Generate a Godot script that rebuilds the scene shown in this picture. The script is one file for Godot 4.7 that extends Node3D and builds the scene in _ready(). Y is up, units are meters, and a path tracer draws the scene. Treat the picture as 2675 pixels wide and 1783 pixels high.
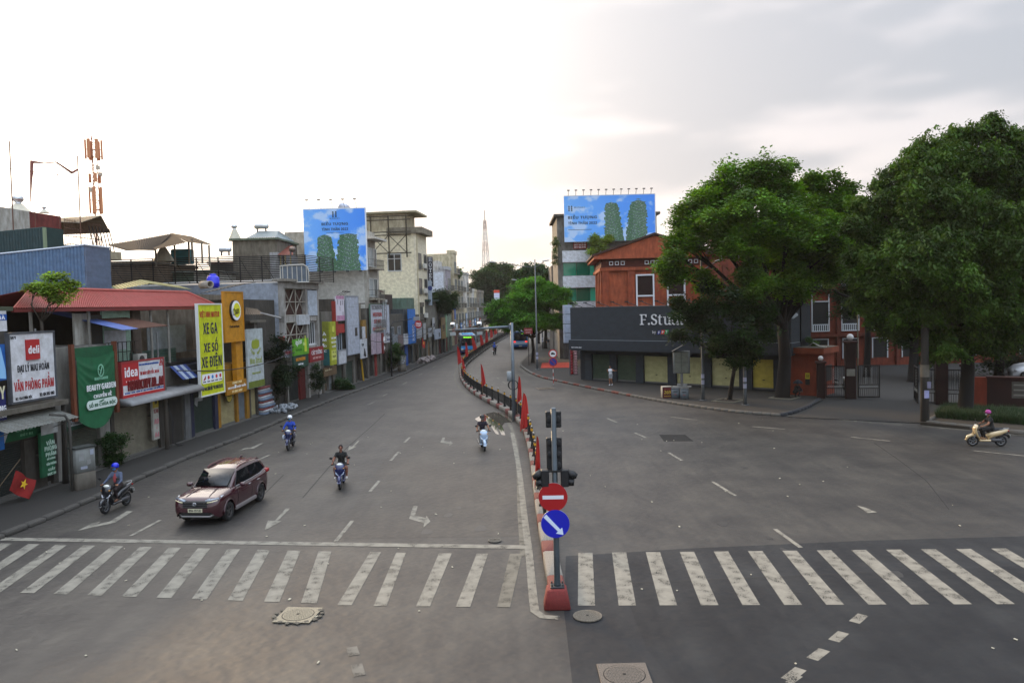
extends Node3D
# A street junction seen from a footbridge: y up, metres, camera over the origin looking along -z.
var rng := RandomNumberGenerator.new()
var mats := {}
var texs := {}
var font_sans := SystemFont.new()
var font_bold := SystemFont.new()
var font_serif := SystemFont.new()
const ROW_L := Vector3(-20.6, 0, -28)      # foot of the left row of shops
const ROW_L2 := Vector3(-12.35, 0, -104)   # where the row bends
const TURN_L := 1.4627
const TURN_L2 := 1.5197
const TURN_R := -0.7405                      # the grey shop on the right corner


func _ready():
	rng.seed = 20
	font_sans.font_names = PackedStringArray(["Droid Sans"])
	font_bold.font_names = PackedStringArray(["Droid Sans"]); font_bold.font_weight = 700
	font_serif.font_names = PackedStringArray(["Droid Serif"])
	camera_sky_sun()
	ground()
	markings()
	median()
	left_row()
	left_roofs()
	left_far()
	right_shop()
	right_school()
	right_gate()
	trees()
	street_things()
	vehicles()
	people()
	litter()


func camera_sky_sun():
	var c := Camera3D.new(); c.name = "camera"
	c.fov = 47.3978; c.near = 0.1; c.far = 3000.0
	c.position = Vector3(0, 7.4, 0)
	c.basis = Basis(Vector3.RIGHT, -0.04746) * Basis(Vector3.BACK, -0.02500)
	add_child(c)
	var e := Environment.new()
	e.background_mode = Environment.BG_SKY
	e.tonemap_mode = Environment.TONE_MAPPER_LINEAR
	e.tonemap_exposure = 1.25
	e.background_energy_multiplier = 1.0
	e.sdfgi_enabled = true; e.ssao_enabled = true; e.ssil_enabled = true
	e.fog_enabled = true; e.fog_density = 0.00014; e.fog_light_color = Color(1.0, 0.97, 0.93)
	var sky := Sky.new(); var pm := PanoramaSkyMaterial.new()
	var sun_dir := Vector3(-sin(0.60) * cos(0.30), sin(0.30), -cos(0.60) * cos(0.30))
	pm.panorama = ImageTexture.create_from_image(sky_image(sun_dir)); sky.sky_material = pm; e.sky = sky
	var w := WorldEnvironment.new(); w.name = "world_environment"; w.environment = e; add_child(w)
	var l := DirectionalLight3D.new(); l.name = "sun_light"
	l.light_energy = 1.1; l.light_color = Color(1.0, 0.84, 0.63); l.light_angular_distance = 9.0; l.shadow_enabled = true
	l.look_at_from_position(Vector3.ZERO, -sun_dir); add_child(l)


func sky_image(s: Vector3) -> Image:
	# thin bright cloud round the low sun, greyer and bluer away from it, streaks of cloud near the horizon
	var w := 1024; var h := 512
	var im := Image.create(w, h, false, Image.FORMAT_RGBF)
	var n := FastNoiseLite.new(); n.seed = 3; n.frequency = 1.6; n.fractal_octaves = 5
	var n2 := FastNoiseLite.new(); n2.seed = 9; n2.frequency = 2.4; n2.fractal_octaves = 4
	for j in h:
		var up := PI / 2 - (j + 0.5) / h * PI
		for i in w:
			var az := (i + 0.5) / w * TAU
			var d := Vector3(sin(az) * cos(up), sin(up), -cos(az) * cos(up))
			var y := maxf(d.y, 0.0)
			var a := acos(clampf(d.dot(s), -1, 1))
			var g := exp(-pow(a / 0.44, 2.0)); var g2 := exp(-pow(a / 0.95, 2.0))
			var c := Vector3(0.39, 0.47, 0.58) + Vector3(0.46, 0.33, 0.22) * g2 + Vector3(1.9, 1.75, 1.5) * g
			var low := exp(-y * 5.0)
			c = c.lerp(c * Vector3(1.14, 1.0, 0.84), low)
			var p := Vector3(d.x, y * 4.0, d.z)
			var cl := smoothstep(-0.12, 0.42, n.get_noise_3dv(p * 1.3) + 0.4 * n2.get_noise_3dv(p * Vector3(2.5, 4.0, 2.5)))
			c *= 1.0 - 0.10 * (1.0 - cl) * (1.0 - g)
			c += Vector3(0.3, 0.22, 0.17) * cl * (0.22 + low) * (1.0 - g)
			c *= 1.0 + 2.3 * smoothstep(0.38, 0.95, d.y)
			c *= 1.0 + 1.0 * smoothstep(0.0, 0.9, -(d.x * s.x + d.z * s.z))   # unseen sky opposite the sun, brightened to lift walls facing the camera
			if d.y < 0.0:
				c = Vector3(0.3, 0.29, 0.28)
			im.set_pixel(i, j, Color(c.x, c.y, c.z))
	return im


# ---------------------------------------------------------------- materials

func noise_tex(key: String, freq: float, oct: int, lo: Color, hi: Color, size := 512, sd := 1, normal := 0.0) -> Texture2D:
	if texs.has(key):
		return texs[key]
	var n := FastNoiseLite.new(); n.seed = sd; n.frequency = freq; n.fractal_octaves = oct; n.fractal_gain = 0.6
	var im := n.get_seamless_image(size, size)
	if normal > 0.0:
		im.bump_map_to_normal_map(normal)
	else:
		im.convert(Image.FORMAT_RGBA8)
		for y in size:
			for x in size:
				var c := lo.lerp(hi, im.get_pixel(x, y).r)
				im.set_pixel(x, y, c)
	texs[key] = ImageTexture.create_from_image(im)
	return texs[key]


func grime_tex() -> Texture2D:      # soft blotches, for walls
	return noise_tex("grime", 0.012, 6, Color(0.8, 0.79, 0.77), Color(1.02, 1.02, 1.02), 512, 4)


func streak_tex() -> Texture2D:
	return noise_tex("streak", 0.02, 5, Color(0.74, 0.72, 0.69), Color(1.03, 1.03, 1.03), 512, 8)


func asphalt_tex() -> Texture2D:
	return noise_tex("asphalt", 0.006, 7, Color(0.66, 0.66, 0.68), Color(1.04, 1.03, 1.0), 1024, 11)


func fine_tex() -> Texture2D:
	return noise_tex("fine", 0.09, 4, Color(0.45, 0.45, 0.45), Color(1, 1, 1), 512, 15)


func wear_tex() -> Texture2D:       # paint with worn-through specks
	if texs.has("wear"):
		return texs["wear"]
	var a := FastNoiseLite.new(); a.seed = 5; a.frequency = 0.012; a.fractal_octaves = 3
	var b := FastNoiseLite.new(); b.seed = 6; b.frequency = 0.12; b.fractal_octaves = 4
	var ia := a.get_seamless_image(512, 512); var ib := b.get_seamless_image(512, 512)
	var im := Image.create(512, 512, false, Image.FORMAT_RGBA8)
	for y in 512:
		for x in 512:
			var p := ia.get_pixel(x, y).r; var q := ib.get_pixel(x, y).r
			var t := 0.8 + 0.2 * p
			im.set_pixel(x, y, Color(t, t, t * 0.98, 1.0 if q * 0.75 + p * 0.5 > 0.4 else 0.0))
	texs["wear"] = ImageTexture.create_from_image(im)
	return texs["wear"]


# hex colour, roughness, metal, finish: "" plain, "g" blotched, "s" streaked wall, "f" fine grain
func M(hex: String, rough := 0.8, metal := 0.0, fin := "g") -> StandardMaterial3D:
	var key := "%s %.2f %.2f %s" % [hex, rough, metal, fin]
	if mats.has(key):
		return mats[key]
	var m := StandardMaterial3D.new(); m.resource_name = "paint_" + hex
	m.albedo_color = Color(hex); m.roughness = rough; m.metallic = metal
	if fin != "":
		m.uv1_triplanar = true; m.uv1_world_triplanar = true
		if fin == "g":
			m.albedo_texture = grime_tex(); m.uv1_scale = Vector3.ONE * 0.3
		elif fin == "s":
			m.albedo_texture = streak_tex(); m.uv1_scale = Vector3(0.22, 0.05, 0.22)
			m.detail_enabled = true; m.detail_albedo = grime_tex(); m.detail_blend_mode = BaseMaterial3D.BLEND_MODE_MUL
			m.detail_uv_layer = BaseMaterial3D.DETAIL_UV_2; m.uv2_triplanar = true; m.uv2_world_triplanar = true; m.uv2_scale = Vector3.ONE * 0.13
		elif fin == "f":
			m.albedo_texture = fine_tex(); m.uv1_scale = Vector3.ONE * 0.6
		elif fin == "a":
			m.metallic_specular = 0.42 if rough < 0.55 else 0.32
			m.albedo_texture = asphalt_tex(); m.uv1_scale = Vector3.ONE * 0.045
			m.detail_enabled = true; m.detail_albedo = noise_tex("lanes", 0.02, 5, Color(0.84, 0.84, 0.85), Color(1.03, 1.02, 1.0), 512, 31); m.detail_blend_mode = BaseMaterial3D.BLEND_MODE_MUL
			m.detail_uv_layer = BaseMaterial3D.DETAIL_UV_2; m.uv2_triplanar = true; m.uv2_world_triplanar = true; m.uv2_scale = Vector3(0.14, 0.14, 0.012)
			m.normal_enabled = true; m.normal_texture = noise_tex("fine_n", 0.2, 3, Color.BLACK, Color.WHITE, 256, 21, 4.0); m.normal_scale = 0.06
		elif fin == "p":
			m.albedo_texture = wear_tex(); m.uv1_scale = Vector3.ONE * 0.35
			m.transparency = BaseMaterial3D.TRANSPARENCY_ALPHA_SCISSOR; m.alpha_scissor_threshold = 0.5
	mats[key] = m
	return m


func flat(hex: String) -> StandardMaterial3D:
	return M(hex, 0.6, 0, "")


func worn(hex: String) -> StandardMaterial3D:
	return M(hex, 0.6, 0, "g")


func stained(hex: String) -> StandardMaterial3D:
	return M(hex, 0.9, 0, "s")


func v3(x: float, y: float, z: float) -> Vector3:
	return Vector3(x, y, z)


func glass(hex := "1a2422", alpha := 0.35) -> StandardMaterial3D:
	var key := "glass" + hex + str(alpha)
	if not mats.has(key):
		var m := StandardMaterial3D.new(); m.resource_name = "glass_" + hex
		m.albedo_color = Color(hex, alpha); m.roughness = 0.05; m.transparency = BaseMaterial3D.TRANSPARENCY_ALPHA
		mats[key] = m
	return mats[key]


func dark_glass(hex := "0c1114") -> StandardMaterial3D:   # a tinted pane in front of a dark room
	return M(hex, 0.06, 0.0, "")


func gloss(hex: String, rough := 0.25) -> StandardMaterial3D:   # vehicle paint under clear coat
	var key := "gloss" + hex + str(rough)
	if not mats.has(key):
		var m := StandardMaterial3D.new(); m.resource_name = "coat_" + hex
		m.albedo_color = Color(hex); m.roughness = rough; m.metallic = 0.1; m.clearcoat_enabled = true; m.clearcoat = 1.0; m.clearcoat_roughness = 0.05
		mats[key] = m
	return mats[key]


func glow(hex: String, energy: float) -> StandardMaterial3D:
	var key := "glow" + hex
	if not mats.has(key):
		var m := StandardMaterial3D.new(); m.resource_name = "lit_" + hex
		m.albedo_color = Color(hex); m.emission_enabled = true; m.emission = Color(hex); m.emission_energy_multiplier = energy
		mats[key] = m
	return mats[key]


func vmat(rough := 0.8, back := 0.0) -> StandardMaterial3D:
	var key := "v%.2f %.2f" % [rough, back]
	if not mats.has(key):
		var m := StandardMaterial3D.new(); m.resource_name = "tinted"
		m.vertex_color_use_as_albedo = true; m.roughness = rough
		if back > 0.0:
			m.backlight_enabled = true; m.backlight = Color(back, back, back * 0.6)
		mats[key] = m
	return mats[key]


# ---------------------------------------------------------------- meshes

class B:
	var s := SurfaceTool.new()
	var n := 0
	func _init(smooth := false):
		s.begin(Mesh.PRIMITIVE_TRIANGLES)
		s.set_smooth_group(0 if smooth else 0xFFFFFFFF)
	func tri(a: Vector3, b: Vector3, c: Vector3):
		s.add_vertex(a); s.add_vertex(b); s.add_vertex(c); n += 1
	func quad(a: Vector3, b: Vector3, c: Vector3, d: Vector3):
		tri(a, b, c); tri(a, c, d)
	# axis-aligned box by centre and size, optionally turned about its centre
	func box(c: Vector3, e: Vector3, q := Basis.IDENTITY) -> B:
		var x := q * Vector3(e.x / 2, 0, 0); var y := q * Vector3(0, e.y / 2, 0); var z := q * Vector3(0, 0, e.z / 2)
		quad(c - x + y + z, c + x + y + z, c + x - y + z, c - x - y + z)
		quad(c + x + y - z, c - x + y - z, c - x - y - z, c + x - y - z)
		quad(c - x + y - z, c + x + y - z, c + x + y + z, c - x + y + z)
		quad(c - x - y + z, c + x - y + z, c + x - y - z, c - x - y - z)
		quad(c + x + y + z, c + x + y - z, c + x - y - z, c + x - y + z)
		quad(c - x + y - z, c - x + y + z, c - x - y + z, c - x - y - z)
		return self
	# box from min corner x0,y0,z0 to max corner
	func bb(x0: float, y0: float, z0: float, x1: float, y1: float, z1: float) -> B:
		return box(Vector3(x0 + x1, y0 + y1, z0 + z1) / 2, Vector3(x1 - x0, y1 - y0, z1 - z0))
	# bevelled box: chamfered edges of width k
	func bevel(c: Vector3, e: Vector3, k: float, q := Basis.IDENTITY, top := Vector2(1, 1)) -> B:
		var h := e / 2
		var rings := []
		for r in [[-h.y, k], [-h.y + k, 0.0], [h.y - k, 0.0], [h.y, k]]:
			var f := Vector2(1, 1).lerp(top, (r[0] + h.y) / e.y)
			var a: float = h.x * f.x - r[1]; var b: float = h.z * f.y - r[1]
			var o := []
			for p in [[a, b - k], [a - k, b], [-a + k, b], [-a, b - k], [-a, -b + k], [-a + k, -b], [a - k, -b], [a, -b + k]]:
				o.append(c + q * Vector3(p[0], r[0], p[1]))
			rings.append(o)
		for i in 3:
			for j in 8:
				quad(rings[i + 1][j], rings[i + 1][(j + 1) % 8], rings[i][(j + 1) % 8], rings[i][j])
		for j in range(1, 7):
			tri(rings[3][0], rings[3][j + 1], rings[3][j]); tri(rings[0][0], rings[0][j], rings[0][j + 1])
		return self
	func tube(pts: Array, rad: Array, k := 8, caps := true) -> B:
		var rings := []
		var side := Vector3.RIGHT
		for i in pts.size():
			var t: Vector3 = ((pts[mini(i + 1, pts.size() - 1)] as Vector3) - pts[maxi(i - 1, 0)]).normalized()
			if i == 0:
				side = t.cross(Vector3.UP if absf(t.y) < 0.9 else Vector3.RIGHT).normalized()
			side = (side - t * side.dot(t)).normalized()
			var up := side.cross(t)
			var r: float = rad[mini(i, rad.size() - 1)]
			var o := []
			for j in k:
				var a := TAU * j / k
				o.append((pts[i] as Vector3) + (side * cos(a) + up * sin(a)) * r)
			rings.append(o)
		for i in pts.size() - 1:
			for j in k:
				quad(rings[i][j], rings[i][(j + 1) % k], rings[i + 1][(j + 1) % k], rings[i + 1][j])
		if caps:
			for j in range(1, k - 1):
				tri(rings[0][0], rings[0][j + 1], rings[0][j])
				tri(rings[-1][0], rings[-1][j], rings[-1][j + 1])
		return self
	func bar(a: Vector3, b: Vector3, r: float, k := 6) -> B:
		return tube([a, b], [r], k)
	# profile of (radius, height) turned about an axis
	func lathe(prof: Array, k := 16, at := Transform3D.IDENTITY) -> B:
		for i in prof.size() - 1:
			for j in k:
				var a := TAU * j / k; var b := TAU * (j + 1) / k
				var p: Vector2 = prof[i]; var q: Vector2 = prof[i + 1]
				var v := [at * Vector3(p.x * cos(a), p.y, p.x * sin(a)), at * Vector3(p.x * cos(b), p.y, p.x * sin(b)), at * Vector3(q.x * cos(b), q.y, q.x * sin(b)), at * Vector3(q.x * cos(a), q.y, q.x * sin(a))]
				if p.x < 1e-5:
					tri(v[0], v[2], v[3])
				elif q.x < 1e-5:
					tri(v[0], v[1], v[2])
				else:
					quad(v[0], v[1], v[2], v[3])
		return self
	# polygon in the local xy plane, from z0 to z1, placed by at
	func prism(poly: Array, z0: float, z1: float, at := Transform3D.IDENTITY) -> B:
		var pp := PackedVector2Array(poly)
		if Geometry2D.is_polygon_clockwise(pp):
			pp.reverse()
		var t := Geometry2D.triangulate_polygon(pp)
		for i in range(0, t.size(), 3):
			var a := pp[t[i]]; var b := pp[t[i + 1]]; var c := pp[t[i + 2]]
			if (b - a).cross(c - a) > 0.0:
				var w := b; b = c; c = w
			tri(at * Vector3(a.x, a.y, z1), at * Vector3(b.x, b.y, z1), at * Vector3(c.x, c.y, z1))
			tri(at * Vector3(a.x, a.y, z0), at * Vector3(c.x, c.y, z0), at * Vector3(b.x, b.y, z0))
		for i in pp.size():
			var a := pp[i]; var b := pp[(i + 1) % pp.size()]
			quad(at * Vector3(a.x, a.y, z1), at * Vector3(b.x, b.y, z1), at * Vector3(b.x, b.y, z0), at * Vector3(a.x, a.y, z0))
		return self
	# polygon of ground points (x, z) between heights
	func slab(poly: Array, y0: float, y1: float) -> B:
		var p := []
		for v in poly:
			p.append(Vector2(v.x, -v.y))
		return prism(p, y0, y1, Transform3D(Basis(Vector3.RIGHT, Vector3.FORWARD, Vector3.UP), Vector3.ZERO))
	# flat polygon of ground points
	func sheet(poly: Array, y: float) -> B:
		var pp := PackedVector2Array(poly)
		var t := Geometry2D.triangulate_polygon(pp)
		for i in range(0, t.size(), 3):
			var a := pp[t[i]]; var b := pp[t[i + 1]]; var c := pp[t[i + 2]]
			if (b - a).cross(c - a) < 0.0:
				var w := b; b = c; c = w
			tri(Vector3(a.x, y, a.y), Vector3(b.x, y, b.y), Vector3(c.x, y, c.y))
		return self
	# a strip of width w along ground points
	func strip(pts: Array, w: float, y: float) -> B:
		var l := []; var r := []
		for i in pts.size():
			var t: Vector2 = ((pts[mini(i + 1, pts.size() - 1)] as Vector2) - pts[maxi(i - 1, 0)]).normalized()
			var nn := Vector2(-t.y, t.x) * w / 2
			l.append((pts[i] as Vector2) + nn); r.append((pts[i] as Vector2) - nn)
		for i in pts.size() - 1:
			quad(Vector3(l[i].x, y, l[i].y), Vector3(l[i + 1].x, y, l[i + 1].y), Vector3(r[i + 1].x, y, r[i + 1].y), Vector3(r[i].x, y, r[i].y))
		return self
	func ball(c: Vector3, r: Vector3, k := 12, q := Basis.IDENTITY) -> B:
		var prof := []
		for i in k / 2 + 1:
			var a := -PI / 2 + PI * i / (k / 2)
			prof.append(Vector2(absf(cos(a)) if i > 0 and i < k / 2 else 0.0, sin(a)))
		return lathe(prof, k, Transform3D(q * Basis.from_scale(r), c))
	# ribbed sheet: along x with ribs running along v; o origin, u and v edge vectors, n ribs, depth d
	func ribs(o: Vector3, u: Vector3, v: Vector3, cnt: int, d: float, thick := 0.01) -> B:
		var nn := u.cross(v).normalized()
		var last := o
		for i in cnt:
			for f in [[0.0, 0.0], [0.3, 0.0], [0.45, 1.0], [0.85, 1.0], [1.0, 0.0]]:
				if f[0] == 0.0 and i > 0:
					continue
				var p: Vector3 = o + u * ((i + f[0]) / cnt) + nn * d * f[1]
				if i > 0 or f[0] > 0.0:
					quad(last + v, p + v, p, last)
				last = p
		quad(o - nn * thick, o + u - nn * thick, o + u + v - nn * thick, o + v - nn * thick)
		return self
	# ribbed roof over any four corners: eave left and right, ridge right and left
	func ribs4(a: Vector3, b: Vector3, c: Vector3, d: Vector3, cnt: int, deep: float) -> B:
		var nn := (b - a).cross(d - a).normalized()
		var la := a; var ld := d
		for i in cnt:
			for f in [[0.25, 0.0], [0.4, 1.0], [0.85, 1.0], [1.0, 0.0]]:
				var t: float = (i + f[0]) / cnt
				var p: Vector3 = a.lerp(b, t) + nn * deep * f[1]; var q: Vector3 = d.lerp(c, t) + nn * deep * f[1]
				quad(ld, q, p, la)
				la = p; ld = q
		return self
	func mesh() -> ArrayMesh:
		s.index(); s.generate_normals()
		return s.commit()


func put(par: Node, nm: String, b, m: Material) -> MeshInstance3D:
	var o := MeshInstance3D.new(); o.name = nm
	o.mesh = b.mesh() if b is B else b
	if m:
		o.material_override = m
	par.add_child(o, true)
	return o


func tag(o: Node, label: String, cat := "", group := "") -> void:
	o.set_meta("label", label)
	if cat != "":
		o.set_meta("category", cat)
	if group != "":
		o.set_meta("group", group)


func thing(nm: String, label: String, cat: String, at := Vector3.ZERO, turn := 0.0, group := "") -> Node3D:
	var o := Node3D.new(); o.name = nm; add_child(o, true)
	o.position = at; o.rotation.y = turn
	tag(o, label, cat, group)
	return o


func solo(nm: String, label: String, cat: String, b, m: Material, at := Vector3.ZERO, turn := 0.0, group := "") -> MeshInstance3D:
	var o := put(self, nm, b, m)
	o.position = at; o.rotation.y = turn
	tag(o, label, cat, group)
	return o


func struct(nm: String, b, m: Material) -> MeshInstance3D:
	var o := put(self, nm, b, m); o.set_meta("kind", "structure")
	return o


func clone(o: Node3D, label: String, at: Vector3, turn := 0.0, group := "") -> Node3D:
	var c: Node3D = o.duplicate(); c.name = o.name; add_child(c, true)
	c.position = at; c.rotation.y = turn
	c.set_meta("label", label)
	if group != "":
		c.set_meta("group", group)
	return c


# Vietnamese letters that the font lacks: the letter it has, and the marks to add
const TONES := {"Ạ": "A.", "Ậ": "Â.", "Ặ": "Ă.", "Ẩ": "Â?", "Ấ": "Â/", "Ẫ": "Â~", "Ầ": "Â_", "Ẻ": "E?", "Ẹ": "E.", "Ẽ": "E~", "Ế": "Ê/", "Ệ": "Ê.", "Ề": "Ê_", "Ể": "Ê?", "Ị": "I.", "Ỉ": "I?", "Ọ": "O.", "Ỏ": "O?", "Ố": "Ô/", "Ộ": "Ô.", "Ồ": "Ô_", "Ổ": "Ô?",
	"Ơ": "O,", "Ờ": "O,_", "Ớ": "O,/", "Ợ": "O,.", "Ở": "O,?", "Ụ": "U.", "Ủ": "U?", "Ư": "U,", "Ứ": "U,/", "Ừ": "U,_", "Ử": "U,?", "Ữ": "U,~", "Ự": "U,.", "Ỳ": "Y_", "Ỵ": "Y.", "ạ": "a.", "ậ": "â.", "ấ": "â/", "ị": "i.", "ỳ": "y_", "ữ": "u,~", "ư": "u,", "ộ": "ô."}


# lettering fitted into a box w x h centred on x, y in the parent's plane, standing proud at z
func text(par: Node, str_: String, x: float, y: float, w: float, h: float, m: Material, z := 0.02, f: Font = null, tilt := 0.0, deep := 0.012) -> MeshInstance3D:
	f = f if f else font_bold
	var plain := ""; var marks := []
	for ch in str_:
		if TONES.has(ch):
			var d: String = TONES[ch]
			var x0 := f.get_string_size(plain, HORIZONTAL_ALIGNMENT_LEFT, -1, 24).x
			plain += d[0]
			var x1 := f.get_string_size(plain, HORIZONTAL_ALIGNMENT_LEFT, -1, 24).x
			marks.append([x0 / 100.0, x1 / 100.0, d.substr(1), d[0]])
		else:
			plain += ch
	var t := TextMesh.new(); t.text = plain; t.font = f
	t.font_size = 24; t.pixel_size = 0.01; t.depth = deep; t.curve_step = 3.0; t.horizontal_alignment = HORIZONTAL_ALIGNMENT_LEFT
	t.vertical_alignment = VERTICAL_ALIGNMENT_BOTTOM
	var got: Mesh = t
	if not marks.is_empty():
		var fix := t.get_aabb()
		var base := fix.position.y
		var st := SurfaceTool.new(); st.begin(Mesh.PRIMITIVE_TRIANGLES)
		for i in t.get_surface_count():
			st.append_from(t, i, Transform3D.IDENTITY)
		var one := TextMesh.new(); one.text = "H"; one.font = f; one.font_size = 24; one.pixel_size = 0.01; one.depth = deep; one.vertical_alignment = VERTICAL_ALIGNMENT_BOTTOM
		var low := one.get_aabb().position.y; var cap := 0.171
		for k in marks:
			var c: float = (k[0] + k[1]) / 2; var top: float = low + (cap if k[3] == k[3].to_upper() else 0.13) + (0.055 if k[3] in "ÂÊÔâêôĂ" else 0.012)
			var b := B.new()
			for q in k[2]:
				if q == ".":
					b.box(Vector3(c, low - 0.032, 0), Vector3(0.03, 0.03, deep))
				elif q == ",":
					b.box(Vector3(k[1] - 0.012, low + (cap if k[3] == k[3].to_upper() else 0.13) - 0.005, 0), Vector3(0.022, 0.05, deep), Basis(Vector3.BACK, -0.5))
				elif q == "/":
					b.box(Vector3(c + 0.015, top + 0.025, 0), Vector3(0.022, 0.055, deep), Basis(Vector3.BACK, -0.7))
				elif q == "_":
					b.box(Vector3(c - 0.015, top + 0.025, 0), Vector3(0.022, 0.055, deep), Basis(Vector3.BACK, 0.7))
				elif q == "?":
					b.box(Vector3(c, top + 0.05, 0), Vector3(0.045, 0.018, deep)).box(Vector3(c + 0.015, top + 0.028, 0), Vector3(0.018, 0.04, deep))
				elif q == "~":
					b.box(Vector3(c, top + 0.025, 0), Vector3(0.07, 0.02, deep), Basis(Vector3.BACK, 0.2))
			st.append_from(b.mesh(), 0, Transform3D.IDENTITY)
		got = st.commit()
	var bx := got.get_aabb()
	var o := MeshInstance3D.new(); o.name = "lettering"; o.mesh = got; o.material_override = m
	var q := Basis(Vector3.BACK, tilt) * Basis.from_scale(Vector3(w / bx.size.x, h / bx.size.y, 1))
	var cen := bx.get_center(); cen.z = 0
	o.transform = Transform3D(q, Vector3(x, y, z) - q * cen)
	par.add_child(o, true)
	return o


# the same, reading along another direction of the parent's space
func text_turned(par: Node, str_: String, at: Vector3, turn: Basis, w: float, h: float, m: Material, f: Font = null) -> void:
	var o := text(par, str_, 0, 0, w, h, m, 0.0, f)
	o.transform = Transform3D(turn, at) * o.transform


# place on the left row: u metres along it, v up, off metres out towards the street
func L(u: float, v := 0.0, off := 0.0) -> Vector3:
	return ROW_L + Basis(Vector3.UP, TURN_L) * Vector3(u, v, off)


func L2(u: float, v := 0.0, off := 0.0) -> Vector3:
	return ROW_L2 + Basis(Vector3.UP, TURN_L2) * Vector3(u, v, off)


func pick(a: Array):
	return a[rng.randi() % a.size()]



# ---------------------------------------------------------------- ground, markings, median

func smooth_path(p: Array, step: float) -> Array:
	var c := Curve2D.new()
	for i in p.size():
		var t: Vector2 = ((p[mini(i + 1, p.size() - 1)] as Vector2) - p[maxi(i - 1, 0)]) / 6.0
		c.add_point(p[i], -t, t)
	var out := []
	var l := c.get_baked_length(); var k := int(ceil(l / step))
	for i in k + 1:
		out.append(c.sample_baked(l * i / k))
	return out


var median_line := []
var kerb_r := []
var kerb_l := []


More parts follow.
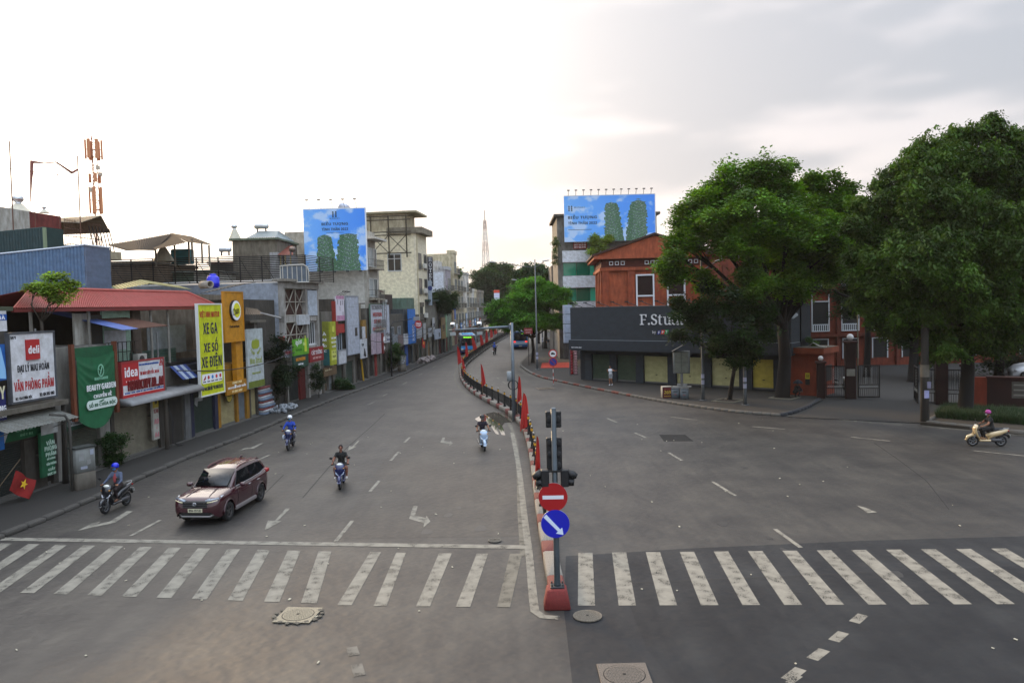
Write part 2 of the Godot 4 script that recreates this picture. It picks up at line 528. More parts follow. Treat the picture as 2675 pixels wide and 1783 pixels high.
func ground():
	struct("ground", B.new().sheet([Vector2(-500, 120), Vector2(500, 120), Vector2(500, -620), Vector2(-500, -620)], -0.06), M("6b675f", 0.95, 0, "g"))
	struct("road", B.new().sheet([Vector2(-60, 60), Vector2(90, 60), Vector2(90, -36), Vector2(26, -100), Vector2(12, -230), Vector2(-30, -230), Vector2(-30, -60)], 0.0), M("454340", 0.54, 0, "a"))
	# the median's middle line, the left kerb and the right kerb
	median_line = smooth_path([Vector2(0.99,-18.53), Vector2(0.94,-22.36), Vector2(0.89,-27.71), Vector2(0.9,-35.83), Vector2(0.68,-45.05), Vector2(0.06,-50.69), Vector2(-1.1,-55.85), Vector2(-2.4,-61.12), Vector2(-3.59,-66.81), Vector2(-4.71,-74.29), Vector2(-5.45,-82.57), Vector2(-5.83,-94.47), Vector2(-5.35,-109.99), Vector2(-4.15,-133.66), Vector2(-2.42,-161.26), Vector2(-0.65,-186.11)], 0.5)
	kerb_l = smooth_path([Vector2(-18.2, 20), Vector2(-17.75, -20), Vector2(-17.24,-26.21), Vector2(-16.93,-30.93), Vector2(-16.7,-38.45), Vector2(-15.92,-45.65), Vector2(-14.92,-60.5), Vector2(-12.06,-86.74), Vector2(-10.53,-105.77), Vector2(-9.2,-125.94), Vector2(-7.2, -150), Vector2(-3.5, -225)], 1.0)
	var far_r := [Vector2(9.6, -225), Vector2(7.6, -170), Vector2(5.4, -140), Vector2(2.93,-117.1), Vector2(1.05,-96.49), Vector2(1.27,-89.47), Vector2(1.98,-82.78), Vector2(3.08,-76.89), Vector2(5.88,-68.96), Vector2(8.96,-61.02), Vector2(11.74,-54.86), Vector2(14.69,-50.05), Vector2(16.69,-48.32)]
	kerb_r = smooth_path(far_r, 0.6)
	var pave := M("37342f", 0.92, 0, "f")
	var left := kerb_l.duplicate()
	left.append_array([Vector2(-14, -225), Vector2(-24, -40), Vector2(-26, 20)])
	struct("pavement", B.new().slab(left, -0.03, 0.13), pave)
	var right := kerb_r.duplicate()
	right.append_array([Vector2(18.97,-50.54), Vector2(21.92,-54.78), Vector2(20.2, -56), Vector2(26, -100), Vector2(24, -225)])
	struct("pavement", B.new().slab(right, -0.03, 0.14), M("3a3733", 0.92, 0, "f"))
	# the forecourt and the school yard behind the gate
	struct("driveway", B.new().slab([Vector2(16.98,-47.78), Vector2(23.53,-44.09), Vector2(27.35,-51.24), Vector2(60, -50), Vector2(60, -84), Vector2(26, -84), Vector2(20.5, -56), Vector2(21.92,-54.78), Vector2(18.9,-50.37)], -0.03, 0.05), M("3c3a37", 0.92, 0, "f"))
	struct("verge", B.new().slab([Vector2(23.09,-43.88), Vector2(26.34,-39.89), Vector2(60, -24), Vector2(60, -51), Vector2(28.9,-48.72), Vector2(27.19,-50.88)], -0.03, 0.16), M("352f26", 0.95, 0, "g"))
	# newer and older surfacing, thin sheets over the road
	var road: Node = get_node("road")
	put(road, "asphalt_patch", B.new().sheet([Vector2(1.09,-18.29), Vector2(1.42,-22.46), Vector2(5.13,-22.88), Vector2(10.41,-23.2), Vector2(15.37,-23.25), Vector2(40, -14), Vector2(40, 2), Vector2(1.55, 2), Vector2(1.01,-14.84)], 0.0025), M("323437", 0.62, 0, "a"))
	put(road, "asphalt_patch", B.new().sheet([Vector2(2.6,-20.13), Vector2(5.54,-20.26), Vector2(9.71,-20.49), Vector2(13.68,-20.68), Vector2(40, -15.2), Vector2(40, 1), Vector2(6, 1), Vector2(2.71,-16.23), Vector2(2.71,-18.66)], 0.0052), M("2d2f32", 0.64, 0, "a"))
	put(road, "asphalt_patch", B.new().sheet([Vector2(-5.96,-43.93), Vector2(-0.19,-43.33), Vector2(0.1,-33.48), Vector2(0.27,-24.52), Vector2(-5.8,-24.74), Vector2(-6.21,-30.9), Vector2(-6.35,-37.35)], 0.0025), M("413e3a", 0.54, 0, "a"))
	put(road, "asphalt_patch", B.new().sheet([Vector2(-2.24,-37.59), Vector2(-1.07,-37.92), Vector2(-0.96,-36.23), Vector2(-2.21,-36.03)], 0.0055), M("474440", 0.54, 0, "a"))
	put(road, "asphalt_patch", B.new().sheet([Vector2(8.02,-42.75), Vector2(9.41,-42.54), Vector2(9.4,-40.5), Vector2(7.87,-40.6)], 0.0025), M("242424", 0.7, 0, "a"))
	put(road, "tar_seam", B.new().strip(smooth_path([Vector2(-16.75,-59.25), Vector2(-12.06,-59.25), Vector2(-6.89,-57.59), Vector2(-3.06,-57.95)], 1.0), 0.45, 0.0025), M("333333", 0.5, 0, "a"))
	put(road, "tar_seam", B.new().strip(smooth_path([Vector2(0.9,-48.56), Vector2(3.82,-49.04), Vector2(7.33,-49.78), Vector2(11.44,-50.46)], 1.0), 0.35, 0.0025), M("38383a", 0.5, 0, "a"))
	for p in [[Vector2(-9.03,-54.11), Vector2(-8.93,-47.68), Vector2(-8.94,-41.02), Vector2(-8.69,-35.29), Vector2(-8.41,-30.32)], [Vector2(18.07,-38.72), Vector2(17.34,-35.1), Vector2(16.33,-30.58), Vector2(14.87,-26.39)], [Vector2(-10.44,-34.69), Vector2(-10.17,-31.12), Vector2(-9.99,-28.75)], [Vector2(2.6,-20.13), Vector2(5.54,-20.26), Vector2(9.71,-20.49)]]:
		put(road, "crack", B.new().strip(smooth_path(p, 0.7), 0.04, 0.0072), M("2c2b2a", 0.8, 0, "f"))
	for i in 22:   # oil drips where traffic waits
		var c: Vector2 = pick([Vector2(-12.5, -27), Vector2(-9, -27.5), Vector2(-4.5, -28), Vector2(-2, -30), Vector2(6, -24), Vector2(10, -26)]) + Vector2(rng.randfn(0, 0.8), rng.randfn(0, 3.0))
		var p := []
		var r := rng.randf_range(0.05, 0.22)
		for j in 11:
			p.append(c + Vector2(cos(TAU * j / 11.0), sin(TAU * j / 11.0) * 1.6) * r * rng.randf_range(0.7, 1.2))
		put(road, "oil_stain", B.new().sheet(p, 0.0065), M("3b3937", 0.5, 0, "f"))
	# gutters full of dust
	put(road, "gutter_dust", B.new().strip(offset_path(kerb_l, -0.45).slice(20, 120), 0.8, 0.003), M("5a554d", 0.95, 0, "f"))
	# kerb stones along the left pavement, loose and uneven; the near ones one by one
	var kl := thing("kerb", "broken grey stone kerb along the left pavement in front of the shops", "kerb")
	var stone := M("5d5953", 0.9, 0, "f")
	var at := 32
	while at < 110:
		var p: Vector2 = kerb_l[at]; var q: Vector2 = kerb_l[at + 1]
		var d := (q - p)
		var b := B.new(true)
		b.bevel(Vector3.ZERO, v3(d.length() * rng.randf_range(0.82, 0.97), 0.2, rng.randf_range(0.24, 0.32)), 0.03, Basis.from_euler(v3(rng.randf_range(-0.05, 0.05), -d.angle() + rng.randf_range(-0.04, 0.04), rng.randf_range(-0.03, 0.03))))
		var o := put(kl, "kerb_stone", b, stone)
		o.position = v3((p.x + q.x) / 2, 0.06 + rng.randf_range(-0.02, 0.02), (p.y + q.y) / 2)
		at += 1
	# right kerb
	var kr := thing("kerb", "low concrete kerb curving round the right street corner", "kerb")
	for i in range(70, kerb_r.size() - 1):
		var p: Vector2 = kerb_r[i]; var q: Vector2 = kerb_r[i + 1]; var d := q - p
		var o := put(kr, "kerb_stone", B.new(true).bevel(Vector3.ZERO, v3(d.length() * 0.985, 0.2, 0.26), 0.03, Basis(Vector3.UP, -d.angle())), M("7a766e", 0.9, 0, "f") if i % 4 > 1 or i > kerb_r.size() - 26 or i < kerb_r.size() - 62 else M("8a4a3c", 0.9, 0, "f"))
		o.position = v3((p.x + q.x) / 2, 0.075, (p.y + q.y) / 2)
	var kd := thing("kerb", "dark low kerb curving into the school driveway", "kerb")
	var dk := smooth_path([Vector2(16.69,-48.32), Vector2(18.08,-49.62), Vector2(19.6,-51.55), Vector2(21.83,-55.24)], 0.7)
	for i in dk.size() - 1:
		var p: Vector2 = dk[i]; var q: Vector2 = dk[i + 1]; var d := q - p
		var o := put(kd, "kerb_stone", B.new(true).bevel(Vector3.ZERO, v3(d.length() * 0.99, 0.22, 0.3), 0.04, Basis(Vector3.UP, -d.angle())), M("3a3d44", 0.85, 0, "f"))
		o.position = v3((p.x + q.x) / 2, 0.09, (p.y + q.y) / 2)
	var kv := thing("kerb", "pale stone kerb edging the planted verge by the concrete pole", "kerb")
	var vk := smooth_path([Vector2(25.22,-46.04), Vector2(23.46,-43.96), Vector2(24.41,-42.57), Vector2(26.27,-39.78), Vector2(40, -33)], 0.9)
	for i in vk.size() - 1:
		var p: Vector2 = vk[i]; var q: Vector2 = vk[i + 1]; var d := q - p
		var o := put(kv, "kerb_stone", B.new(true).bevel(Vector3.ZERO, v3(d.length() * 0.985, 0.24, 0.25), 0.03, Basis(Vector3.UP, -d.angle())), M("827d74", 0.9, 0, "f"))
		o.position = v3((p.x + q.x) / 2, 0.12, (p.y + q.y) / 2)


func offset_path(p: Array, d: float) -> Array:
	var o := []
	for i in p.size():
		var t: Vector2 = ((p[mini(i + 1, p.size() - 1)] as Vector2) - p[maxi(i - 1, 0)]).normalized()
		o.append((p[i] as Vector2) + Vector2(-t.y, t.x) * d)
	return o


func markings():
	var road: Node = get_node("road")
	var paint := M("827e75", 0.8, 0, "p")
	var pale := M("6a665d", 0.8, 0, "p")
	# crosswalk: stripes 4.1 m long, 0.41 m wide, about a metre apart
	for i in 17:
		var x := -5.5 - i * 0.985
		var z := -19.32 - i * 0.1525
		put(road, "crosswalk_stripe", B.new().sheet([Vector2(x, z), Vector2(x + 0.41, z + 0.06), Vector2(x - 0.18, z - 4.11), Vector2(x - 0.59, z - 4.17)], 0.009), paint)
	for p in [[Vector2(-3.61,-18.99), Vector2(-3.28,-19), Vector2(-3.36,-23.12), Vector2(-3.66,-23.18)], [Vector2(-4.54,-19.1), Vector2(-4.17,-19.08), Vector2(-4.13,-23.25), Vector2(-4.47,-23.31)], [Vector2(-2.54,-18.9), Vector2(-2.19,-18.88), Vector2(-1.96,-22.97), Vector2(-2.35,-23)], [Vector2(-1.55,-18.81), Vector2(-1.19,-18.79), Vector2(-0.87,-22.85), Vector2(-1.21,-22.88)]]:
		put(road, "crosswalk_stripe", B.new().sheet(p, 0.009), paint)
	put(road, "crosswalk_stripe", B.new().sheet([Vector2(-0.53,-18.72), Vector2(-0.21,-18.7), Vector2(0.15,-22.77), Vector2(-0.22,-22.8)], 0.009), pale)
	for i in 15:
		var x := 1.81 + i * 0.992
		put(road, "crosswalk_stripe", B.new().sheet([Vector2(x - 0.36, -18.69 + i * 0.055), Vector2(x + 0.06, -18.67 + i * 0.055), Vector2(x + 0.42, -22.69 + i * 0.045), Vector2(x, -22.71 + i * 0.045)], 0.009), paint)
	# stop line, edge lines
	put(road, "stop_line", B.new().sheet([Vector2(-17.38,-25.83), Vector2(-17.11,-25.81), Vector2(0.23,-23.57), Vector2(0.24,-23.2), Vector2(-17.15,-25.47)], 0.0095), paint)
	var edge := smooth_path([Vector2(0.94,-17.98), Vector2(0.58,-18.05), Vector2(0.39,-18.33), Vector2(0.37,-19.31), Vector2(0.35,-22.97), Vector2(0.28,-26.76), Vector2(0.2,-33.47), Vector2(0.06,-38.76), Vector2(-0.12,-44.63)], 0.4)
	put(road, "edge_line", B.new().strip(edge, 0.22, 0.0102), paint)
	var e2 := offset_path(median_line, 1.0)
	put(road, "edge_line", B.new().strip(e2.slice(88, 200), 0.22, 0.0088), pale)
	var e3 := offset_path(median_line, -0.75)
	put(road, "edge_line", B.new().strip(e3.slice(8, 62), 0.2, 0.0088), pale)
	put(road, "edge_line", B.new().strip(e3.slice(90, 240), 0.15, 0.0088), pale)
	put(road, "edge_line", B.new().strip(offset_path(kerb_l, -0.55).slice(30, 66), 0.16, 0.0088), paint)
	put(road, "edge_line", B.new().strip(offset_path(kerb_l, -1.0).slice(84, 140), 0.16, 0.0088), pale)
	put(road, "edge_line", B.new().strip(offset_path(kerb_r, 0.55).slice(70, kerb_r.size() - 30), 0.14, 0.0088), pale)
	put(road, "edge_line", B.new().strip([Vector2(22.92,-43.35), Vector2(24.72,-41.48), Vector2(26.2,-39.68)], 0.16, 0.0088), paint)
	# lane dashes
	for d in [[Vector2(-12.9,-25.63), Vector2(-12.77,-27.55)], [Vector2(-12.76,-38.44), Vector2(-12.59,-39.6)], [Vector2(-5.78,-24.45), Vector2(-5.73,-26.82)], [Vector2(-5.89,-31.06), Vector2(-5.84,-33.03)], [Vector2(-6.02,-37.31), Vector2(-5.96,-39.55)], [Vector2(-6.03,-42.22), Vector2(-5.96,-43.93)],
		[Vector2(-11.16,-59.3), Vector2(-10.98,-60.9)], [Vector2(-10.96,-65), Vector2(-10.84,-66.66)], [Vector2(-10.58,-74.29), Vector2(-10.47,-76.47)], [Vector2(-10.17,-83.87), Vector2(-10.02,-86.17)], [Vector2(-9.7,-93.93), Vector2(-9.55,-96.23)], [Vector2(-9.39,-104.66), Vector2(-9.26,-106.79)],
		[Vector2(8.02,-31.3), Vector2(8.26,-28.93)], [Vector2(8.28,-24.59), Vector2(8.4,-22.69)], [Vector2(7.5,-37.58), Vector2(7.72,-35.6)], [Vector2(6.79,-43.58), Vector2(7.13,-41.89)], [Vector2(5.93,-49.35), Vector2(6.31,-47.51)], 
		[Vector2(9.97,-49.15), Vector2(11.31,-47.62)], [Vector2(13.79,-44.67), Vector2(15.23,-43.47)], [Vector2(17.69,-40.58), Vector2(19.04,-39.13)], [Vector2(21.57,-36.2), Vector2(23.13,-34.62)], [Vector2(-1,-74.84), Vector2(-0.65,-72.58)], [Vector2(-1.68,-79.38), Vector2(-1.42,-77.67)],
		[Vector2(5.47,-14.89), Vector2(5.15,-14.6)]]:
		put(road, "lane_dash", B.new().strip(d, 0.14, 0.0088), paint)
	for d in [[Vector2(8,-17.72), Vector2(7.61,-17.31)], [Vector2(7.15,-16.8), Vector2(6.76,-16.39)], [Vector2(6.4,-15.98), Vector2(5.98,-15.57)], [Vector2(5.6,-15.17), Vector2(5.16,-14.73)], [Vector2(-3.68,-16.68), Vector2(-3.54,-16.27)], [Vector2(-3.41,-15.85), Vector2(-3.24,-15.34)]]:
		put(road, "lane_dash", B.new().strip(d, 0.24, 0.009), paint if d[0].x > 0.0 else M("6a6761", 0.8, 0, "p"))
	for k in 9:
		var a: Vector2 = (Vector2(16.47,-49.21) as Vector2).lerp(Vector2(21.4,-44.29), k / 8.2)
		put(road, "lane_dash", B.new().strip([a, a + Vector2(0.85, 0.42)], 0.15, 0.0088), paint)
	# direction arrows
	for pl in [[Vector2(-8.5,-25.86), Vector2(-8.77,-27.09), Vector2(-8.52,-27.07), Vector2(-8.61,-28.73), Vector2(-8.44,-28.71), Vector2(-8.41,-27.01), Vector2(-8.26,-27)],
		[Vector2(-15.12,-26.39), Vector2(-15.09,-27.32), Vector2(-14.91,-27.55), Vector2(-14.85,-27.2), Vector2(-14.57,-27.52), Vector2(-14.66,-28.92), Vector2(-14.4,-28.89), Vector2(-14.29,-27.3), Vector2(-14.83,-26.77)],
		[Vector2(-14.63,-40.7), Vector2(-14.64,-41.68), Vector2(-14.31,-41.98), Vector2(-14.19,-43.25), Vector2(-14.06,-43.23), Vector2(-14.04,-41.49), Vector2(-14.48,-41.44)],
		[Vector2(-8.69,-40.23), Vector2(-8.93,-41.58), Vector2(-8.72,-41.44), Vector2(-8.78,-43.21), Vector2(-8.67,-43.19), Vector2(-8.59,-41.42), Vector2(-8.47,-41.4)],
		[Vector2(-3.83,-28.6), Vector2(-3.66,-28.58), Vector2(-3.6,-27.31), Vector2(-3.18,-26.93), Vector2(-3.18,-27.22), Vector2(-2.97,-26.48), Vector2(-3.13,-25.75), Vector2(-3.16,-26.26), Vector2(-3.76,-26.88)],
		[Vector2(-4.05,-43.52), Vector2(-3.9,-43.5), Vector2(-3.88,-42.51), Vector2(-3.52,-41.98), Vector2(-3.51,-42.34), Vector2(-3.32,-41.6), Vector2(-3.48,-40.94), Vector2(-3.5,-41.51), Vector2(-4.04,-41.94)],
		[Vector2(12.04,-27.17), Vector2(12.21,-26.84), Vector2(12.33,-26.23), Vector2(11.98,-26.16)]]:
		put(road, "direction_arrow", B.new().sheet(pl, 0.0095), paint)
	# puddle by the median, a film of water over the asphalt
	var water := StandardMaterial3D.new(); water.resource_name = "water"; water.albedo_color = Color("4a453d"); water.roughness = 0.03; water.metallic_specular = 0.7
	var pud := B.new().sheet([Vector2(-2.56,-50.46), Vector2(-2.09,-52.5), Vector2(-1.38,-53.5), Vector2(-0.45,-52.58), Vector2(0.06,-50.69), Vector2(-0.07,-48.56), Vector2(-0.6,-48.49), Vector2(-0.73,-47.28), Vector2(-0.51,-43.76), Vector2(-0.73,-43.93), Vector2(-1,-46.87), Vector2(-1.09,-46.74), Vector2(-0.86,-43.95), Vector2(-1.07,-44.37), Vector2(-1.49,-47.7), Vector2(-1.8,-48.53), Vector2(-2.25,-49.08)], 0.012)
	solo("puddle", "shallow puddle reflecting the black fence beside the median", "puddle", pud, water)


func median():
	# painted kerb: red and white blocks, each a piece
	var k := thing("median_kerb", "red and white painted kerb of the curving median", "kerb")
	var white := M("a39d92", 0.85, 0, "f"); var red := M("87423a", 0.85, 0, "f"); var old := M("5c5850", 0.9, 0, "f")
	var i := 1; var which := 0
	while i < median_line.size() - 2:
		var far_one := i > 150
		var cnt := (2 if which % 2 == 0 else 4) if not far_one else 8
		var a: Vector2 = median_line[i]; var j := mini(i + cnt, median_line.size() - 1); var b: Vector2 = median_line[j]
		var d := b - a
		var o := put(k, "kerb_block", B.new(true).bevel(Vector3.ZERO, v3(d.length() * 0.99 + 0.02, 0.34, 0.42), 0.035, Basis(Vector3.UP, -d.angle())), (red if which % 2 == 0 else white) if not far_one else old)
		o.position = v3((a.x + b.x) / 2, 0.15, (a.y + b.y) / 2)
		i = j; which += 1
	# black fence: posts with gold tops and panels of thin bars
	var f := thing("median_fence", "black iron fence with gold topped posts along the curving median", "fence")
	var iron := M("141416", 0.5, 0.3, ""); var gold := M("c9982e", 0.4, 0.5, "")
	var post := B.new().bevel(v3(0, 0.5, 0), v3(0.1, 1.0, 0.1), 0.012).bevel(v3(0, 0.03, 0), v3(0.2, 0.05, 0.2), 0.01).box(v3(0, 0.12, 0), v3(0.13, 0.14, 0.13)).mesh()
	var collar := B.new().bevel(v3(0, 0.9, 0), v3(0.115, 0.12, 0.115), 0.01).mesh()
	var knob := B.new(true).ball(v3(0, 1.06, 0), v3(0.06, 0.065, 0.06), 8).mesh()
	var steps := [12, 18]
	var at := 12; var prev := Vector2.INF; var cnt := 0
	while at < median_line.size() - 2:
		var p: Vector2 = median_line[at]
		var t: Vector2 = (median_line[at + 1] - median_line[at - 1]).normalized()
		if prev != Vector2.INF and cnt < 120:
			var d := p - prev; var l := d.length() - 0.12
			var pb := B.new()
			for y in [0.2, 0.8]:
				pb.box(v3(0, y, 0), v3(l, 0.045, 0.04))
			var nb := maxi(3, int(l / (0.13 if cnt < 40 else 0.2)))
			for q in nb:
				pb.box(v3(-l / 2 + l * (q + 0.5) / nb, 0.5, 0), v3(0.022, 0.58, 0.022))
			var o := put(f, "bar_panel", pb, iron)
			o.position = v3((p.x + prev.x) / 2, 0.32, (p.y + prev.y) / 2); o.rotation.y = -d.angle()
		var po := put(f, "post", post, iron); po.position = v3(p.x, 0.32, p.y); po.rotation.y = -t.angle()
		if cnt < 60:
			var c := put(po, "collar", collar, gold)
			put(po, "knob", knob, M("8d8a84", 0.3, 0.8, ""))
		prev = p
		at += 4 if cnt > 2 else 5
		cnt += 1



# ---------------------------------------------------------------- the left row of shops

# sign board: panel w x h with its lower left corner at u, v on the row
func board(label: String, u: float, v: float, w: float, h: float, off: float, m: Material, rim: Material = null, nm := "signboard", second := false, group := "") -> Node3D:
	var o := thing(nm, label, "sign", L2(u, v, off) if second else L(u, v, off), TURN_L2 if second else TURN_L, group)
	put(o, "panel", B.new().box(v3(w / 2, h / 2, -0.06), v3(w, h, 0.12)), m)
	if rim:
		var b := B.new()
		for s in [[w / 2, 0.0, w + 0.1, 0.08], [w / 2, h, w + 0.1, 0.08]]:
			b.box(v3(s[0], s[1], -0.05), v3(s[2], s[3], 0.17))
		for s in [0.0, w]:
			b.box(v3(s, h / 2, -0.05), v3(0.08, h + 0.076, 0.164))
		put(o, "frame", b, rim)
	var k := B.new()   # the two arms that hold it to the wall
	for x in [w * 0.2, w * 0.8]:
		k.box(v3(x, h * 0.5, -0.12 - off / 2), v3(0.06, 0.06, maxf(off - 0.02, 0.05)))
	put(o, "bracket", k, M("55524e", 0.6, 0.3, ""))
	return o


func roller(par: Node3D, x0: float, x1: float, y0: float, y1: float, z: float, m: Material) -> void:
	var n := int((y1 - y0) / 0.09)
	put(par, "shutter", B.new().ribs(v3(x1, y0, z), v3(0, y1 - y0, 0), v3(x0 - x1, 0, 0), n, 0.03), m)
	put(par, "shutter_rail", B.new().box(v3((x0 + x1) / 2, y0 + 0.06, z + 0.02), v3(x1 - x0, 0.12, 0.06)), M("6b6a66", 0.6, 0.4, ""))


func window_at(par: Node3D, x: float, y: float, w: float, h: float, z: float, frame: Material, pane: Material, bars := 1, sill := true) -> void:
	var o := put(par, "window", B.new().box(v3(0, h / 2, 0.03), v3(0.08, h, 0.1)).box(v3(w, h / 2, 0.03), v3(0.08, h, 0.1)).box(v3(w / 2, h, 0.03), v3(w + 0.08, 0.08, 0.104)).box(v3(w / 2, 0, 0.03), v3(w + 0.08, 0.08, 0.104)), frame)
	o.position = v3(x, y, z)
	for i in bars + 1:
		put(o, "pane", B.new().box(v3(w * (i + 0.5) / (bars + 1), h / 2, 0.012), v3(w / (bars + 1) - 0.05, h - 0.06, 0.02)), pane)
	if bars > 0:
		var b := B.new()
		for i in bars:
			b.box(v3(w * (i + 1) / (bars + 1), h / 2, 0.03), v3(0.05, h - 0.05, 0.07))
		put(o, "mullion", b, frame)
	if sill:
		put(o, "sill", B.new().box(v3(w / 2, -0.08, 0.07), v3(w + 0.2, 0.07, 0.18)), frame)


# one shop: walls u0..u1, height h, depth; bays = [[x0, x1, top, material]] of roller shutters in local metres
func shop(label: String, u0: float, u1: float, h: float, depth: float, wall: Material, bays: Array, second := false) -> Node3D:
	var o := thing("shop_house", label, "house", L2(u0) if second else L(u0), TURN_L2 if second else TURN_L)
	var w := u1 - u0
	put(o, "wall", B.new().bb(0.0, 0, -depth, w, h, -0.3), wall)
	var x := 0.0; var top := 0.0
	var b := B.new()
	for k in bays:
		if k[0] - x > 0.02:
			b.bb(x + 0.004, 0, -0.297, k[0], k[2] + 0.003, -0.004)
		roller(o, k[0], k[1], 0.14, k[2], -0.2, k[3])
		x = k[1]; top = maxf(top, k[2])
	if w - x > 0.02:
		b.bb(x, 0, -0.297, w - 0.004, top + 0.003, -0.004)
	b.bb(0.004, top, -0.297, w - 0.004, h - 0.004, 0.0)
	put(o, "front_wall", b, wall)
	put(o, "step", B.new().bb(0.05, 0.0, -0.25, w - 0.05, 0.16, 0.25), M("6d6a64", 0.9, 0, "f"))
	return o


func lit(par: Node3D, n: int, w: float, y: float, z: float) -> void:   # row of spotlight arms along the top of a board
	for i in n:
		var x := w * (i + 0.5) / n
		var o := put(par, "spotlight", B.new().bar(v3(x, y, z), v3(x, y + 0.3, z + 0.55), 0.02, 4).box(v3(x, y + 0.33, z + 0.6), v3(0.24, 0.09, 0.18)), flat("1b1b1d"))


func left_row() -> void:
	var white := worn("dcdde2"); var red := flat("a81f22"); var black := flat("17161a")
	var navy := flat("1d1a3c"); var blue := flat("1a4f9c"); var gr := M("0c5a35", 0.7, 0, "g"); var wht := flat("e8e8ea")
	var concrete := stained("6f6a61"); var dirty := stained("4e4a44"); var soot := M("2b2825", 0.95, 0, "g")
	var sh_dark := M("2c3230", 0.6, 0.2, "g"); var sh_green := M("2f4038", 0.55, 0.2, "g"); var sh_cream := M("a79c74", 0.6, 0.1, "g"); var sh_grey := M("76808a", 0.55, 0.2, "g"); var sh_beige := M("7f7a6a", 0.7, 0, "g")
	# nearest, at the edge of the picture
	var o := shop("dark shop at the left edge with a blue banner above its shutter", -7.0, 0.6, 5.6, 9, concrete, [[0.4, 3.4, 2.7, sh_dark], [3.7, 7.3, 2.7, sh_dark]])
	o = board("blue crystal patterned banner at the left edge above a navy one", 1.09,4.95,1.35,1.4, 0.5, M("1d5fae", 0.5, 0, "g"))
	put(o, "crystal", B.new().prism([Vector2(0.9, 0.1), Vector2(1.1, 1.3), Vector2(1.3, 0.4), Vector2(1.3, 0.05)], 0.0, 0.02).prism([Vector2(0.5, 0.6), Vector2(0.8, 1.1), Vector2(0.9, 0.6)], 0.0, 0.02), M("8fc1ea", 0.5, 0, ""))
	o = board("navy banner with white letters at the left edge below the crystal one", 0.96,3.38,1.38,1.19, 0.5, worn("1b1f63"))
	text(o, "Y", 1.2, 1.1, 0.3, 0.5, flat("cfc9a8")); text(o, "ỐNG", 1.1, 0.55, 0.5, 0.4, wht); text(o, "1500", 1.15, 0.2, 0.4, 0.16, wht)
	o = board("small blue light box low on the wall at the left edge", 0.97,2.25,1.29,0.8, 0.4, M("1f6fc0", 0.5, 0, "g"))
	o = board("white ribbed sign with a blue lettered strip under the mossy roof at the left edge", 1.6, 6.85, 1.5, 0.8, 0.1, white)
	put(o, "blue_strip", B.new().box(v3(0.75, 0.55, 0.008), v3(1.5, 0.24, 0.012)), blue); text(o, "VĂN HÀ", 0.85, 0.55, 1.1, 0.18, wht)
	# stationery shop
	o = shop("dark stationery shop under the big white board with a red square", 0.7, 5.6, 3.75, 8, dirty, [[0.2, 3.1, 2.35, sh_dark], [4.35, 4.75, 2.3, soot]])
	put(o, "concrete_ledge", B.new().bb(0, 3.6, -0.1, 4.9, 3.8, 0.75), concrete)
	var aw := thing("metal_awning", "pale corrugated metal awning over the stationery shop door", "awning", L(1.1, 3.3, 0.1), TURN_L)
	put(aw, "roof_sheet", B.new().ribs4(v3(0, -0.25, 1.4), v3(4.1, -0.25, 1.4), v3(4.1, 0.2, 0), v3(0, 0.2, 0), 20, 0.035), M("8e918d", 0.5, 0.4, "s"))
	put(aw, "strut", B.new().bar(v3(0.1, -0.27, 1.35), v3(0.1, -0.7, 0.05), 0.02).bar(v3(4.0, -0.27, 1.35), v3(4.0, -0.7, 0.05), 0.02), M("5c5a57", 0.6, 0.4, ""))
	o = board("white and green fascia board below the metal awning", 0.9, 2.42, 4.1, 0.66, 0.12, M("16643c", 0.7, 0, "g"))
	put(o, "white_part", B.new().prism([Vector2(0, 0), Vector2(1.7, 0), Vector2(2.05, 0.66), Vector2(0, 0.66)], 0.003, 0.015), worn("c9cdd0"))
	text(o, "flexoffice", 1.0, 0.44, 1.5, 0.26, black, 0.022, font_sans); text(o, "BÚT VIẾT", 2.9, 0.4, 1.1, 0.16, flat("6fae86")); text(o, "BÚT BI", 2.9, 0.18, 0.7, 0.12, flat("6fae86"))
	o = board("white board with a red square and black and red lettering in a grey frame", 2.52,4,2.55,2.75, 0.6, white, M("53565c", 0.6, 0.2, "g"))
	var wd := 2.75
	var sq := put(o, "red_square", B.new().box(v3(1.24, 2.06, 0.04), v3(0.74, 0.82, 0.07)), red)
	text(o, "deli", 1.24, 2.06, 0.6, 0.32, wht, 0.09)
	text(o, "5971", 0.24, 2.58, 0.28, 0.12, black, 0.01); text(o, "ĐẠI LÝ MAI HOÀN", 1.28, 1.33, 1.8, 0.44, black, 0.01)
	text(o, "VĂN PHÒNG PHẨM", 1.29, 0.75, 2.25, 0.62, red, 0.01); text(o, "ĐC: 154 CHÙA BỘC", 0.66, 0.15, 0.92, 0.18, black, 0.01); text(o, "TEL: 024 3857 4082", 1.98, 0.17, 0.88, 0.14, black, 0.01)
	o = board("tall green board reading stationery in white beside the dark shutter", 4.3,0.65,0.79,1.87, 0.35, M("15603c", 0.7, 0, "g"))
	put(o, "white_head", B.new().box(v3(0.55, 2.02, 0.01), v3(1.0, 0.5, 0.016)), worn("b5b8b8"))
	var yy := 1.42
	for s in [["VĂN", 0.5, 0.22], ["PHÒNG", 0.72, 0.24], ["PHẨM", 0.62, 0.26], ["ĐỒ DÙNG", 0.5, 0.13], ["VĂN PHÒNG", 0.6, 0.13], ["GIẤY", 0.42, 0.16], ["MỰC IN", 0.5, 0.14]]:
		text(o, s[0], 0.55, yy, s[1], s[2], flat("b9d3c4")); yy -= 0.225
	var fl := thing("flag", "red flag with a yellow star leaning over the dark pavement", "flag", L(2.2, 0.1, 0.6), TURN_L)
